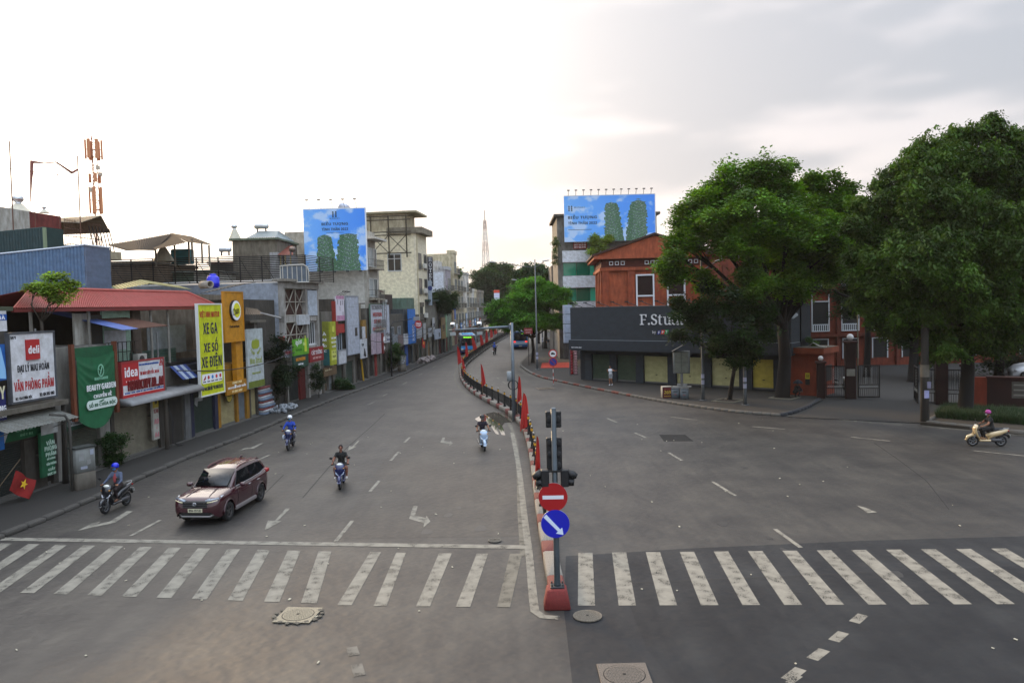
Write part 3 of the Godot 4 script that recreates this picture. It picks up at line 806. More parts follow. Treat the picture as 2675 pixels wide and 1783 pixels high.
	put(fl, "pole", B.new().bar(v3(-0.6, 0.2, -0.5), v3(0.1, 1.75, 0.4), 0.018), M("6a5a45", 0.7, 0, ""))
	var fq := Transform3D(Basis(Vector3.BACK, -0.55), v3(-0.1, 1.35, 0.35))
	put(fl, "cloth", wavy(Vector2(1.15, 0.8), fq, 0.08), M("8e1512", 0.85, 0, "g"))
	put(fl, "star", B.new().prism(star(0.2), 0.05, 0.075, fq.translated_local(v3(0.55, -0.38, 0.03))), M("d8b021", 0.8, 0, ""))
	# green curtain shop
	o = shop("narrow white pillared shop behind the hanging green banner", 5.75, 9.5, 6.0, 7, stained("8d8c88"), [[0.55, 3.0, 2.35, M("55594f", 0.6, 0.2, "g")]])
	o = board("green fascia with a white strip of address lettering under the green banner", 6.1, 2.3, 3.0, 0.5, 0.2, M("1c4a36", 0.7, 0, "g"))
	put(o, "white_strip", B.new().box(v3(1.45, 0.3, 0.008), v3(2.7, 0.24, 0.012)), flat("bdc2c4"))
	text(o, "89 CHÙA BỘC, QUẬN ĐỐNG ĐA", 1.45, 0.3, 2.5, 0.2, black, 0.02)
	var gb := thing("cloth_banner", "sagging green cloth banner hung between two rust brown posts", "banner", L(6.08, 2.83, 0.6), TURN_L)
	for x in [0.1, 3.15]:
		put(gb, "post", B.new().bb(x - 0.1, -0.1, -0.1, x + 0.1, 3.3, 0.06), M("7a3f22", 0.8, 0, "s"))
	put(gb, "top_cloth", B.new().bb(0.22, 2.6, -0.05, 3.05, 3.12, -0.02), M("0b5632", 0.75, 0, "g"))
	put(gb, "cloth", drape(), M("0c5f38", 0.7, 0, "g"))
	text(gb, "BEAUTY GARDEN", 1.75, 1.28, 2.1, 0.26, wht, 0.2); text(gb, "CHUYỂN VỀ", 1.8, 0.92, 1.3, 0.26, wht, 0.2)
	put(gb, "white_pill", B.new().prism(pill(2.2, 0.42), 0.16, 0.19, Transform3D(Basis(), v3(1.78, 0.5, 0))), flat("c8d6cf"))
	text(gb, "SỐ 89 CHÙA BỘC", 1.78, 0.5, 1.95, 0.28, gr, 0.2)
	var ring := B.new()
	for i in 20:
		var a := TAU * i / 20
		ring.box(v3(1.75 + 0.2 * cos(a), 2.02 + 0.26 * sin(a), 0.2), v3(0.05, 0.06, 0.02))
	ring.bar(v3(1.7, 1.85, 0.2), v3(1.85, 2.2, 0.2), 0.02, 4).bar(v3(1.75, 2.0, 0.2), v3(1.6, 2.1, 0.2), 0.02, 4)
	put(gb, "emblem", ring, flat("7fb79a")); text(gb, "BEAUTY GARDEN", 1.75, 1.66, 0.95, 0.12, flat("7fb79a"), 0.2)
	# photocopy shop
	o = shop("shop with a wide beige roller shutter below the white and red photocopy board", 9.6, 14.4, 4.4, 8, dirty, [[0.25, 4.2, 2.75, sh_beige]])
	aw = thing("metal_awning", "long white curved canopy above the beige roller shutter", "awning", L(9.5, 2.95, 0.0), TURN_L)
	put(aw, "canopy", B.new(true).prism([Vector2(0, 0.06), Vector2(0, 0.42), Vector2(-0.9, 0.32), Vector2(-1.15, 0.2), Vector2(-1.22, 0.02), Vector2(-1.1, 0.0)], 0.0, 7.0, Transform3D(Basis(Vector3.FORWARD, Vector3.UP, Vector3.RIGHT), Vector3.ZERO)), M("8b8c8e", 0.5, 0.1, "g"))
	o = board("white and red board advertising colour printing and photocopying", 9.67,3.07,3.66,1.97, 0.6, white, flat("8e2a2a"))
	var w := 3.7
	put(o, "red_square", B.new().box(v3(0.72, 1.4, 0.01), v3(1.4, 1.1, 0.016)), red); put(o, "red_strip", B.new().box(v3(w / 2, 0.19, 0.01), v3(w, 0.36, 0.016)), red)
	text(o, "idea", 0.75, 1.48, 1.05, 0.48, wht, 0.03); text(o, "I   P   I   P", 0.75, 1.02, 0.9, 0.07, wht, 0.025)
	text(o, "CÔNG TY TNHH THƯƠNG MẠI & DỊCH VỤ IN ẤN THĂNG LỢI", 2.35, 1.78, 1.75, 0.16, blue, 0.01); text(o, "IN MÀU SIÊU TỐC A0-A4", 2.4, 1.38, 1.7, 0.28, red, 0.01)
	text(o, "PHOTOCOPY A0...A4", 1.98, 0.8, 3.1, 0.5, flat("6d1418"), 0.05, null, 0.0, 0.07)
	text(o, "IN MÀU - SCAN - ĐÓNG SỔ - MẠ CHỮ VÀNG - GÁY XOẮN KẼM", 1.9, 0.47, 3.4, 0.15, blue, 0.01); text(o, "CT    NHẬN IN - DECAL  - IN OFFSET - KTS", 1.85, 0.19, 3.2, 0.13, wht, 0.022)
	put(o, "triangle", B.new().bar(v3(3.28, 1.62, 0.02), v3(3.6, 1.62, 0.02), 0.02, 4).bar(v3(3.28, 1.62, 0.02), v3(3.44, 1.95, 0.02), 0.02, 4).bar(v3(3.6, 1.62, 0.02), v3(3.44, 1.95, 0.02), 0.02, 4).box(v3(3.44, 1.74, 0.02), v3(0.04, 0.16, 0.02)), red)
	o = board("narrow leaning yellow and white board with faded pink letters", 12.75, 0.75, 0.55, 2.55, 0.25, M("b7b6ae", 0.7, 0, "g"))
	put(o, "yellow_head", B.new().box(v3(0.275, 2.1, 0.008), v3(0.53, 0.85, 0.012)), M("b9a238", 0.7, 0, "g"))
	text(o, "IN", 0.28, 1.98, 0.2, 0.22, black); text(o, "SCAN", 0.28, 1.5, 0.4, 0.22, M("8a4a4a", 0.7, 0, "")); text(o, "A0", 0.28, 0.95, 0.42, 0.28, M("b8747c", 0.7, 0, "")); text(o, "÷", 0.28, 0.6, 0.1, 0.16, M("b8747c", 0.7, 0, "")); text(o, "A4", 0.28, 0.25, 0.4, 0.25, M("b8747c", 0.7, 0, ""))
	# open dark shop and the motorbike dealer
	o = shop("shabby open bay with bare stained walls between two shutters", 14.5, 17.0, 4.4, 7, dirty, [])
	put(o, "pillar", B.new().bb(1.7, 0, 0.0, 2.3, 3.0, 0.12), M("73767a", 0.85, 0, "s"))
	put(o, "dark_doorway", B.new().bb(0.2, 0.16, 0.0, 1.5, 2.7, 0.02), M("35322d", 0.95, 0, "s"))
	o = shop("shop with a dark green roller shutter and navy pillars under the yellow board", 17.05, 20.3, 4.4, 8, M("22253f", 0.8, 0, "g"), [[0.35, 2.85, 2.7, sh_green]])
	put(o, "torn_poster", B.new().prism([Vector2(0.7, 2.0), Vector2(0.75, 2.35), Vector2(1.7, 2.4), Vector2(1.65, 2.1), Vector2(1.1, 2.12), Vector2(1.0, 1.8)], -0.15, -0.145), M("a5a8aa", 0.8, 0, "g"))
	o = board("tall yellow board with black lettering advertising scooters and electric bikes", 16.6,2.55,2.85,5.32, 0.9, M("ccd413", 0.55, 0, "g"), M("dfe0dc", 0.5, 0.2, ""))
	text(o, "VIỆT ANH MOTOR", 1.4, 4.72, 2.35, 0.52, red, 0.01)
	text(o, "XE GA", 1.4, 3.9, 1.7, 0.66, navy, 0.01); text(o, "XE SỐ", 1.4, 2.95, 1.7, 0.86, navy, 0.01); text(o, "XE ĐIỆN", 1.42, 1.95, 2.4, 0.98, navy, 0.01)
	put(o, "white_band", B.new().prism(pill(2.4, 0.55, 0.1), 0.003, 0.014, Transform3D(Basis(), v3(1.4, 0.98, 0))), wht)
	for i in 5:
		var cx := 0.45 + i * 0.475
		var mk := B.new()
		if i == 0:
			for j in 4:
				mk.prism([Vector2(-0.16 + j * 0.05, -0.12), Vector2(0.0 + j * 0.05, -0.12 + j * 0.03), Vector2(0.14, 0.14)], 0.0, 0.012, Transform3D(Basis(), v3(cx, 1.02, 0.016)))
		else:
			mk.prism(circle(0.11, 14), 0.0, 0.012, Transform3D(Basis(), v3(cx, 1.04, 0.016)))
		put(o, "emblem", mk, [red, red, flat("2a7fc4"), flat("c42a2a"), flat("b32030")][i])
		text(o, ["HONDA", "YAMAHA", "PIAGGIO", "SUZUKI", "SYM"][i], cx, 0.81, 0.36, 0.07, black, 0.016)
	text(o, "ĐC: 144 CHÙA BỘC * ĐT: 0968.129.392", 1.4, 0.4, 2.45, 0.34, navy, 0.01)
	# hair salon and flower shop, yellow
	var yel := worn("c8890f")
	o = shop("yellow fronted shop with a cream and a grey roller shutter", 20.35, 24.7, 4.0, 8, M("a8780f", 0.7, 0, "s"), [[0.3, 2.45, 2.25, sh_cream], [2.75, 3.95, 2.3, sh_grey]])
	o = thing("round_sign", "small round yellow sign on the cream roller shutter", "sign", L(21.6, 2.05, 0.1), TURN_L)
	put(o, "disc", B.new().prism(circle(0.42, 20), -0.05, 0.02), worn("b8a03a")); put(o, "rim", rim_ring(0.42, 0.04), flat("4a4426"))
	text(o, "HOA TƯƠI", 0, 0.02, 0.6, 0.14, flat("6a5a1c"), 0.03)
	o = board("orange board with a round white, black and yellow emblem", 20.43,5.51,2.6,3.12, 0.6, yel, flat("b87c0c"))
	put(o, "disc", B.new().prism(circle(0.66, 32), 0.0, 0.14, Transform3D(Basis.from_scale(v3(1, 1.0, 1)), v3(1.32, 1.95, 0))), black)
	put(o, "white_disc", B.new().prism(circle(0.62, 32), 0.141, 0.16, Transform3D(Basis(), v3(1.32, 1.95, 0))), wht)
	put(o, "yellow_disc", B.new().prism(circle(0.46, 28), 0.161, 0.175, Transform3D(Basis(), v3(1.38, 1.97, 0))), flat("d6d21f"))
	text(o, "Chan", 1.2, 1.92, 0.85, 0.42, black, 0.19, font_serif, 0.2); text(o, "Chanh Lyon Beauty", 1.3, 0.92, 1.35, 0.2, black, 0.01, font_serif)
	put(self, "column", B.new().bb(0, 0, -0.3, 0.95, 3.4, 0.0), yel).name = "sign_column"
	var sc: Node3D = get_node("sign_column"); sc.position = L(22.2, 2.9, 0.4); sc.rotation.y = TURN_L; tag(sc, "plain orange upright panel below the round emblem board", "sign")
	o = board("orange fascia with raised lettering of a flower shop", 20.63,2.14,2.79,0.83, 0.45, worn("b07a12"))
	text(o, "CHANH LYON", 1.4, 0.72, 1.3, 0.15, flat("f0d9a0")); text(o, "HOA QUẢ NHẬP KHẨU", 1.4, 0.46, 2.5, 0.26, wht); text(o, "ĐT: 0961 34907", 1.4, 0.17, 1.4, 0.15, flat("f0d9a0"))
	var bn := flat("8f9a2c")
	o = board("pale board with a green bread emblem and an olive foot", 23.82,2.2,2.48,3.99, 0.4, worn("bcc6c8"))
	put(o, "olive_foot", B.new().box(v3(1.28, 0.24, 0.008), v3(2.5, 0.44, 0.012)), worn("6d7a2a"))
	put(o, "loaf", B.new().prism([Vector2(-0.6, 0), Vector2(-0.62, 0.2), Vector2(-0.5, 0.42), Vector2(-0.36, 0.52), Vector2(-0.28, 0.36), Vector2(-0.2, 0.56), Vector2(-0.08, 0.4), Vector2(0.02, 0.6), Vector2(0.14, 0.42), Vector2(0.24, 0.6), Vector2(0.34, 0.42), Vector2(0.46, 0.52), Vector2(0.62, 0.28), Vector2(0.58, 0.02), Vector2(0.3, -0.12), Vector2(-0.35, -0.12)], 0.0, 0.014, Transform3D(Basis(), v3(1.28, 2.75, 0.002))), bn)
	var wr := B.new()
	for s in [-1, 1]:
		for i in 5:
			var p := v3(1.28 + s * (0.2 + i * 0.12), 2.28 + i * i * 0.018, 0.008)
			for t in [0.5, -0.5]:
				wr.prism([Vector2(0, 0), Vector2(0.06, 0.04), Vector2(0.16, 0), Vector2(0.06, -0.04)], 0.0, 0.01, Transform3D(Basis(Vector3.BACK, (0.6 if s > 0 else PI - 0.6) + t * 1.5), p))
	put(o, "wreath", wr, bn)
	text(o, "Mon Bread", 1.28, 1.85, 1.9, 0.42, bn, 0.01, font_serif); text(o, "Est 2020", 1.28, 1.52, 0.6, 0.12, flat("aab27c"), 0.01); text(o, "Bánh my nhà!", 1.28, 0.98, 1.3, 0.2, bn, 0.01, font_serif)
	o = shop("shop with a beige shutter and a striped tarpaulin under the pale board", 24.75, 31.4, 3.6, 6, dirty, [[0.2, 1.2, 2.2, sh_cream], [5.3, 6.3, 2.2, soot]])
	put(o, "upper_room", B.new().bb(0.3, 3.6, -5, 2.4, 6.6, -0.4), M("9a9894", 0.85, 0, "s"))
	put(o, "upper_roof", B.new().bb(0.1, 6.6, -5.2, 2.7, 6.75, 0.2), M("6c675c", 0.8, 0.2, "g"))
	var tp := thing("tarpaulin", "blue, white and red striped tarpaulin covering goods against the shop front", "tarpaulin", L(26.1, 0.13, 0.25), TURN_L)
	for i in 12:
		var y0 := 0.0 + i * 0.16
		put(tp, "stripe", B.new(true).bb(0.02 * sin(i * 1.7), y0, -0.35, 1.9 + 0.05 * cos(i * 2.1), y0 + 0.158, 0.22 - i * 0.035 + 0.05 * sin(i * 2.3)), M(["6f7f96", "a9acb0", "8a4a48"][i % 3], 0.8, 0, "g"))
	o = board("white banner with red letters high beside the trees", 29.65,3.82,2.39,0.87, 0.25, worn("b9bcc6"))
	text(o, "VĂN PHÒNG P", 1.15, 0.4, 2.2, 0.34, flat("a83a3c")); text(o, "PHOTO - IN ẤN", 1.15, 0.72, 1.2, 0.13, blue)
	o = board("small red panel above the white banner", 29.73,4.72,0.85,0.71, 0.22, worn("c4383f"))
	# tall grey house with braced frames
	o = thing("grey_house", "grey blue corner house with rusty braced window frames and a flat roof", "house", L(31.6), TURN_L)
	var gw := M("98a0ac", 0.85, 0, "g"); var fr := M("a59f93", 0.7, 0.2, "g")
	put(o, "wall", B.new().bb(0, 0, -17, 7.5, 9.5, -0.6), gw)
	put(o, "front_wall", B.new().bb(0.0, 2.8, -0.598, 7.5, 4.4, -0.2).bb(0.0, 6.45, -0.598, 7.5, 6.95, -0.2).bb(0.0, 9.1, -0.598, 7.5, 9.6, -0.1).bb(4.5, 0, -0.598, 4.9, 9.1, -0.15).bb(7.1, 0, -0.598, 7.5, 9.1, -0.15).bb(0, 0, -0.598, 0.3, 9.1, -0.15), M("b2b0ad", 0.8, 0, "s"))
	put(o, "cornice", B.new().bb(-0.3, 9.6, -0.9, 7.8, 9.8, 0.25), M("98938a", 0.85, 0, "s"))
	for r in [[0.3, 4.45, 4.2, 2.0], [0.3, 6.98, 4.2, 2.1]]:
		put(o, "dark_recess", B.new().bb(r[0], r[1], -0.59, r[0] + r[2], r[1] + r[3], -0.5), M("4a2f28", 0.9, 0, "g"))
		var b := B.new()
		for i in 2:
			var x0: float = r[0] + r[2] * i / 2; var x1: float = x0 + r[2] / 2
			b.bar(v3(x0, r[1], -0.3), v3(x1, r[1] + r[3], -0.3), 0.05, 4).bar(v3(x1, r[1], -0.27), v3(x0, r[1] + r[3], -0.27), 0.05, 4).bar(v3(x0, r[1], -0.2), v3(x0, r[1] + r[3], -0.2), 0.05, 4)
		for y in [0.0, 0.5, 1.0]:
			b.bar(v3(r[0], r[1] + r[3] * y, -0.22), v3(r[0] + r[2], r[1] + r[3] * y, -0.22), 0.045, 4)
		put(o, "brace_frame", b, fr)
	put(o, "white_panel", B.new().bb(4.95, 6.9, -0.35, 7.05, 9.0, -0.12), worn("b9c4d2"))
	put(o, "white_panel", B.new().bb(2.4, 6.2, -0.4, 4.7, 7.0, 0.05), worn("bfc3c8"))
	window_at(o, 5.0, 4.5, 2.0, 1.85, -0.5, M("c3c4c4", 0.5, 0, ""), dark_glass("1c2326"), 3)
	roller(o, 1.2, 3.0, 0.14, 2.5, -0.5, sh_dark); roller(o, 5.0, 6.9, 0.14, 2.5, -0.5, M("6c685f", 0.7, 0, "g"))
	put(o, "red_door", B.new().bb(3.2, 0.1, -0.58, 4.4, 2.6, -0.4), M("6a1a18", 0.7, 0, "g"))
	o = board("bright green board with a drink glass picture", 30.82,3.93,3.08,1.24, 0.8, M("5fa52a", 0.5, 0, "g"))
	text(o, "4plus", 1.0, 0.95, 1.3, 0.5, wht, 0.01, font_serif, 0.1); text(o, "Đại lý Sữa", 1.0, 0.4, 1.2, 0.2, flat("2c6a14"), 0.01); text(o, "đậu", 2.1, 0.8, 0.5, 0.3, flat("c9e08a"), 0.01)
	put(o, "bottle_picture", B.new().prism([Vector2(2.15, 0.2), Vector2(2.65, 0.2), Vector2(2.6, 1.1), Vector2(2.45, 1.25), Vector2(2.45, 1.45), Vector2(2.3, 1.45), Vector2(2.3, 1.25), Vector2(2.2, 1.1)], 0.003, 0.014), M("b9c93c", 0.5, 0, ""))
	o = board("dark green strip with orange letters under the bright green board", 30.82,2.97,3.03,0.95, 0.75, worn("1a4436"))
	text(o, "HAI PHƯỢNG", 1.4, 0.62, 1.9, 0.36, flat("d08a28")); text(o, "HOTLINE", 1.4, 0.25, 1.0, 0.14, wht)
	o = board("red board with raised white lettering of a souvenir shop", 34.84,3.13,3.23,1.17, 0.5, worn("8c1d22"))
	text(o, "CÁT TƯỜNG", 1.62, 0.8, 2.4, 0.44, wht, 0.02, font_serif); text(o, "NÁI TRỢ THAI", 1.62, 0.3, 1.9, 0.26, flat("c9a09c"))
	left_row_far()


func circle(r: float, n: int) -> Array:
	var a := []
	for i in n:
		a.append(Vector2(cos(TAU * i / n), sin(TAU * i / n)) * r)
	return a


func pill(w: float, h: float, r := -1.0) -> Array:
	var rr := h / 2 if r < 0 else r
	var a := []
	for c in [[1, 1, 0.0], [-1, 1, PI / 2], [-1, -1, PI], [1, -1, PI * 1.5]]:
		for i in 6:
			var t: float = c[2] + PI / 2 * i / 5
			a.append(Vector2(c[0] * (w / 2 - rr) + rr * cos(t), c[1] * (h / 2 - rr) + rr * sin(t)))
	return a


func star(r: float) -> Array:
	var a := []
	for i in 10:
		var k := r if i % 2 == 0 else r * 0.382
		a.append(Vector2(sin(TAU * i / 10), cos(TAU * i / 10)) * k)
	return a


func rim_ring(r: float, t: float) -> B:
	var b := B.new()
	for i in 24:
		var a := TAU * i / 24; var c := TAU * (i + 1) / 24
		b.bar(v3(cos(a), sin(a), 0.01) * r, v3(cos(c), sin(c), 0.01) * r, t, 4)
	return b


func wavy(size: Vector2, at: Transform3D, amp: float) -> B:   # cloth hanging from its left edge, y down
	var b := B.new(true)
	var nx := 12; var ny := 8; var g := []
	for j in ny + 1:
		var row := []
		for i in nx + 1:
			var x := float(i) / nx; var y := float(j) / ny
			row.append(at * v3(x * size.x, -y * size.y - 0.06 * x * size.y * sin(x * 3.0), amp * sin(x * 7.0 + y * 2.0) * (0.3 + x)))
		g.append(row)
	for j in ny:
		for i in nx:
			b.quad(g[j][i], g[j][i + 1], g[j + 1][i + 1], g[j + 1][i])
	return b


func drape() -> B:   # big banner: pinned at its top corners, hanging in curved folds with a sagging hem
	var b := B.new(true)
	var nx := 36; var ny := 30; var g := []
	for j in ny + 1:
		var row := []
		for i in nx + 1:
			var x := float(i) / nx; var y := float(j) / ny
			var hang := sin(x * PI)
			var top := 2.75 + 0.1 * x - 0.16 * hang; var bot := -0.15 + 0.5 * x * x - 0.55 * hang
			var fold := 0.0
			for k in 4:
				fold += 0.05 * exp(-pow((y - (0.08 + k * 0.09 + hang * (0.10 + 0.06 * k))) / 0.03, 2.0)) * (0.4 + hang)
			row.append(v3(0.3 + x * 2.72, lerpf(top, bot, y), 0.04 + 0.1 * hang * (0.3 + y) + fold + 0.02 * sin(x * 9.0 + 2.0) * y))
		g.append(row)
	for j in ny:
		for i in nx:
			b.quad(g[j][i], g[j][i + 1], g[j + 1][i + 1], g[j + 1][i])
	return b



func left_row_far() -> void:
	var white := worn("c6c9d0"); var red := flat("a02a26"); var black := flat("17161a"); var wht := flat("e8e8ea")
	var dirty := stained("57524b"); var grey := stained("76736d"); var soot := M("2b2825", 0.95, 0, "g"); var iron := flat("1b1b1d")
	var sg := M("3f5048", 0.55, 0.2, "g"); var sy := M("6f6a60", 0.6, 0.1, "g"); var sd := M("33332f", 0.6, 0.1, "g")
	# herbal tea shop
	var o := shop("narrow shop with a tiled brown door below the olive tea board", 39.2, 42.0, 7.2, 7, grey, [[0.3, 1.2, 2.3, M("5a4632", 0.7, 0, "g")], [1.35, 2.5, 2.3, M("8f9498", 0.5, 0.1, "g")]])
	o = board("olive green two faced tea shop board with white letters", 39.3,2.54,1.47,3.77, 0.7, M("a8ae2b", 0.55, 0, "g"))
	put(o, "side_board", B.new().bb(-0.02, 1.4, -1.5, 0.02, 3.8, -0.13), worn("8a8d2c")); put(o, "teal_board", B.new().bb(-0.03, 0.0, -1.5, 0.03, 1.38, -0.13), worn("1c5a5c"))
	var fc := put(o, "face_picture", B.new().prism(circle(0.3, 18), 0.003, 0.012, Transform3D(Basis(), v3(0.8, 3.1, 0))), flat("c3c552"))
	put(o, "smile", B.new().bar(v3(0.6, 2.85, 0.02), v3(0.8, 2.76, 0.02), 0.02, 4).bar(v3(0.8, 2.76, 0.02), v3(1.0, 2.85, 0.02), 0.02, 4), flat("4d6a1a"))
	for s in [["TRÀ CHANH", 2.35, 1.2], ["TRÀ SỮA", 1.98, 1.3], ["CHÈ", 1.62, 0.9]]:
		text(o, s[0], 0.8, s[1], s[2], 0.2, wht)
	put(o, "picture", B.new().box(v3(0.8, 0.85, 0.008), v3(1.2, 0.85, 0.012)), flat("c9cc6a"))
	for p in [[0.5, 0.75], [0.8, 0.72], [1.1, 0.75], [0.55, 1.12], [1.05, 1.1]]:
		put(o, "cup_picture", B.new().box(v3(p[0], p[1], 0.018), v3(0.16, 0.2, 0.012)), flat("4a4a24"))
	var y := 3.35
	for s in ["TRÀ", "SÂM", "THẢO", "MỘC"]:
		text_turned(o, s, v3(-0.04, y - 0.6, -0.8), Basis(Vector3.UP, -PI / 2), 0.9, 0.3, wht)
		y -= 0.5
	o = board("brown tiled strip with stone lettering above the tea shop door", 38.57,1.6,3.25,0.75, 0.3, M("6a5439", 0.8, 0, "g"))
	text(o, "TRÀ SÂM THẢO MỘC", 1.1, 0.55, 1.8, 0.25, M("b5a888", 0.7, 0, ""))
	# pink poster shop
	o = shop("shop with a red pillar and a tall grey window under the pink poster", 42.0, 44.9, 8.3, 7, dirty, [[0.3, 2.5, 2.3, sg]])
	put(o, "red_pillar", B.new().bb(-0.1, 5.0, 0.0, 0.5, 8.1, 0.35), M("9a2f24", 0.7, 0, "g")); put(o, "red_panel", B.new().bb(0.4, 5.2, 0.0, 2.4, 6.0, 0.3), M("a8322c", 0.7, 0, "g"))
	window_at(o, 0.8, 3.3, 1.3, 1.9, 0.02, M("9aa4ae", 0.5, 0, ""), dark_glass("2a3236"), 1)
	o = board("white poster with pink borders hung from three spotlights", 42.01,6.32,2.21,2.22, 0.4, flat("cfc9d2"))
	lit(o, 3, 2.3, 2.3, 0.0)
	for q in [[2.12, 0.3], [0.25, 0.45]]:
		put(o, "pink_border", B.new().box(v3(1.1, q[0], 0.008), v3(2.2, q[1], 0.012)), worn("c58fb0"))
	for p in [[0.4, 1.7, 0.1], [1.2, 1.6, 0.14], [1.7, 1.65, 0.1], [1.0, 1.1, 0.08], [1.8, 0.6, 0.1]]:
		put(o, "printed_figure", B.new().box(v3(p[0], p[1], 0.008), v3(p[2], 0.42, 0.01)), flat("4a4048"))
	o = board("small plain white board beside the olive tea board", 42.1,2.4,2.22,1.23, 0.4, white, M("8b8e92", 0.5, 0.2, ""))
	# big white panel
	o = shop("narrow shop with a green shutter behind the tall blank white board", 44.95, 48.2, 8.2, 7, grey, [[0.3, 2.7, 2.4, sg]])
	o = board("tall blank white board with a square hole and panel seams", 44.65,3.05,3.71,5.52, 0.45, worn("b3bac8"), M("8b9098", 0.5, 0.2, ""))
	put(o, "hole", B.new().box(v3(2.75, 2.1, 0.01), v3(0.75, 0.8, 0.015)), M("3a332c", 0.9, 0, "")); put(o, "seam", B.new().box(v3(1.8, 2.7, 0.005), v3(3.6, 0.025, 0.01)).box(v3(1.8, 4.5, 0.005), v3(3.6, 0.025, 0.01)).box(v3(1.9, 1.1, 0.005), v3(1.4, 0.02, 0.01)), flat("7b8088"))
	# 128
	o = shop("grimy shop with a dark shutter and a yellow pole by the white board numbered 128", 48.3, 52.4, 5.6, 7, dirty, [[0.3, 1.5, 2.4, sd], [2.2, 3.9, 2.4, sd]])
	put(o, "yellow_pole", B.new().bar(v3(1.75, 0.1, 0.2), v3(1.5, 2.4, 0.1), 0.1), M("b8901c", 0.7, 0, "g"))
	put(o, "upper_wall", B.new().bb(0.2, 5.6, -5, 3.9, 7.9, -0.5), stained("8d8578")); put(o, "ochre_wall", B.new().bb(2.6, 3.6, -0.2, 3.8, 6.2, 0.06), M("a8823c", 0.85, 0, "s"))
	o = board("white board numbered 128 with a dark torn patch", 48.3,2.47,2.07,1.9, 0.6, white)
	text(o, "128", 0.55, 1.35, 0.7, 0.24, black); put(o, "torn_patch", B.new().prism([Vector2(0.8, 0.25), Vector2(1.05, 0.95), Vector2(1.3, 0.9), Vector2(1.6, 0.12), Vector2(1.35, 0.1)], 0.003, 0.02), black); put(o, "white_strip", B.new().bb(0.8, 1.95, -0.1, 1.7, 3.1, -0.02), white)
	# suit tailor
	o = shop("tailor shop with red door posts behind the white lettered board", 52.5, 60.4, 7.4, 8, grey, [[0.4, 2.2, 2.5, sd], [2.9, 4.6, 2.5, sy], [5.3, 7.2, 2.5, sd]])
	put(o, "red_post", B.new().bb(2.25, 0.1, 0.0, 2.85, 2.6, 0.12), M("8e2a24", 0.7, 0, "g"))
	o = board("white board with raised red lettering for suits, shirts and trousers", 52.7, 4.6, 4.6, 3.2, 0.35, worn("bfc4cf"), flat("3f5a4c"))
	text(o, "BENSON", 2.4, 2.85, 3.9, 0.42, flat("55504a"), 0.03, font_serif); text(o, "VESTON", 2.4, 2.1, 3.3, 0.42, red, 0.06); text(o, "SƠ MI", 2.4, 1.42, 2.6, 0.46, red, 0.06); text(o, "QUẦN ÂU", 2.4, 0.7, 3.6, 0.56, red, 0.06)
	o = board("blank white board with a ladder hung on it next to the tailor's lettering", 57.35, 4.2, 2.9, 3.5, 0.3, worn("b9c0ce"))
	var b := B.new()
	b.bar(v3(0.3, -0.4, 0.2), v3(0.3, 3.9, 0.2), 0.03, 4).bar(v3(1.0, -0.4, 0.2), v3(1.0, 3.9, 0.2), 0.03, 4)
	for i in 9:
		b.bar(v3(0.3, -0.2 + i * 0.45, 0.2), v3(1.0, -0.2 + i * 0.45, 0.2), 0.022, 4)
	put(o, "ladder", b, M("6c665c", 0.6, 0.3, "")); put(o, "floodlight", B.new().box(v3(0.6, 3.95, 0.2), v3(0.8, 0.28, 0.3)), flat("a9a9a4"))
	o = board("left one of two tall pale pink light boxes", 52.15,2.63,1.42,2.15, 0.6, worn("b9a9b6"))
	text_turned(o, "ISLO", v3(0.95, 1.1, 0.02), Basis(Vector3.BACK, PI / 2), 1.5, 0.45, flat("9a8f9c"))
	o = board("right one of two tall pale pink light boxes", 53.97,2.55,1.63,2.2, 0.6, worn("b4a2b0"))
	o = board("dark red upright board with white signs beside the pink light boxes", 56.03,2.45,0.64,2.25, 0.6, worn("7a1f22"))
	put(o, "white_mark", B.new().prism(circle(0.35, 12), 0.003, 0.015, Transform3D(Basis(), v3(0.7, 1.5, 0))).prism(circle(0.3, 3), 0.003, 0.015, Transform3D(Basis(), v3(0.7, 0.6, 0))), wht)
	# further on, small shops in a jumble
	o = shop("stained grey shop with a plant crowded doorway past the tailor", 60.5, 67.6, 6.6, 8, stained("5e5b55"), [[0.5, 2.4, 2.4, soot], [3.0, 4.8, 2.4, sy], [5.2, 6.8, 2.4, sg]])
	window_at(o, 1.0, 3.6, 1.4, 1.5, 0.02, M("8f9498", 0.5, 0, ""), dark_glass("20262a"), 1); window_at(o, 4.4, 3.6, 1.2, 1.5, 0.02, M("8f9498", 0.5, 0, ""), dark_glass("20262a"), 1)
	o = board("small white board numbered 114", 57.44,3.53,2.27,0.96, 0.5, white); text(o, "114", 1.2, 0.9, 1.4, 0.42, black); text(o, "THỜI TRANG", 1.4, 0.35, 1.3, 0.2, flat("2d3f7a"))
	o = board("pale board with dark script next to the blue upright board", 66.15,2.89,1.94,1.29, 0.5, white); text(o, "120", 1.2, 1.2, 1.6, 0.4, black, 0.02, font_serif)
	o = board("grey board with faded marks between two white boards", 61.36,2.8,2.06,1.48, 0.4, worn("7f8790"))
	o = board("brownish board under a small canopy left of the pale script board", 63.6,2.76,2.37,1.34, 0.4, worn("76676a"))
	o = shop("shop with a deep blue pillar under the tall blue board", 68.0, 72.4, 7.2, 8, stained("4d5358"), [[1.6, 3.9, 2.5, soot]])
	put(o, "blue_pillar", B.new().bb(0.1, 0, 0.0, 1.3, 2.9, 0.1), worn("1a4fa0"))
	o = board("tall bright blue board with white upright lettering", 68.06,2.85,3.7,4.3, 0.6, M("1a72c8", 0.5, 0, "g"))
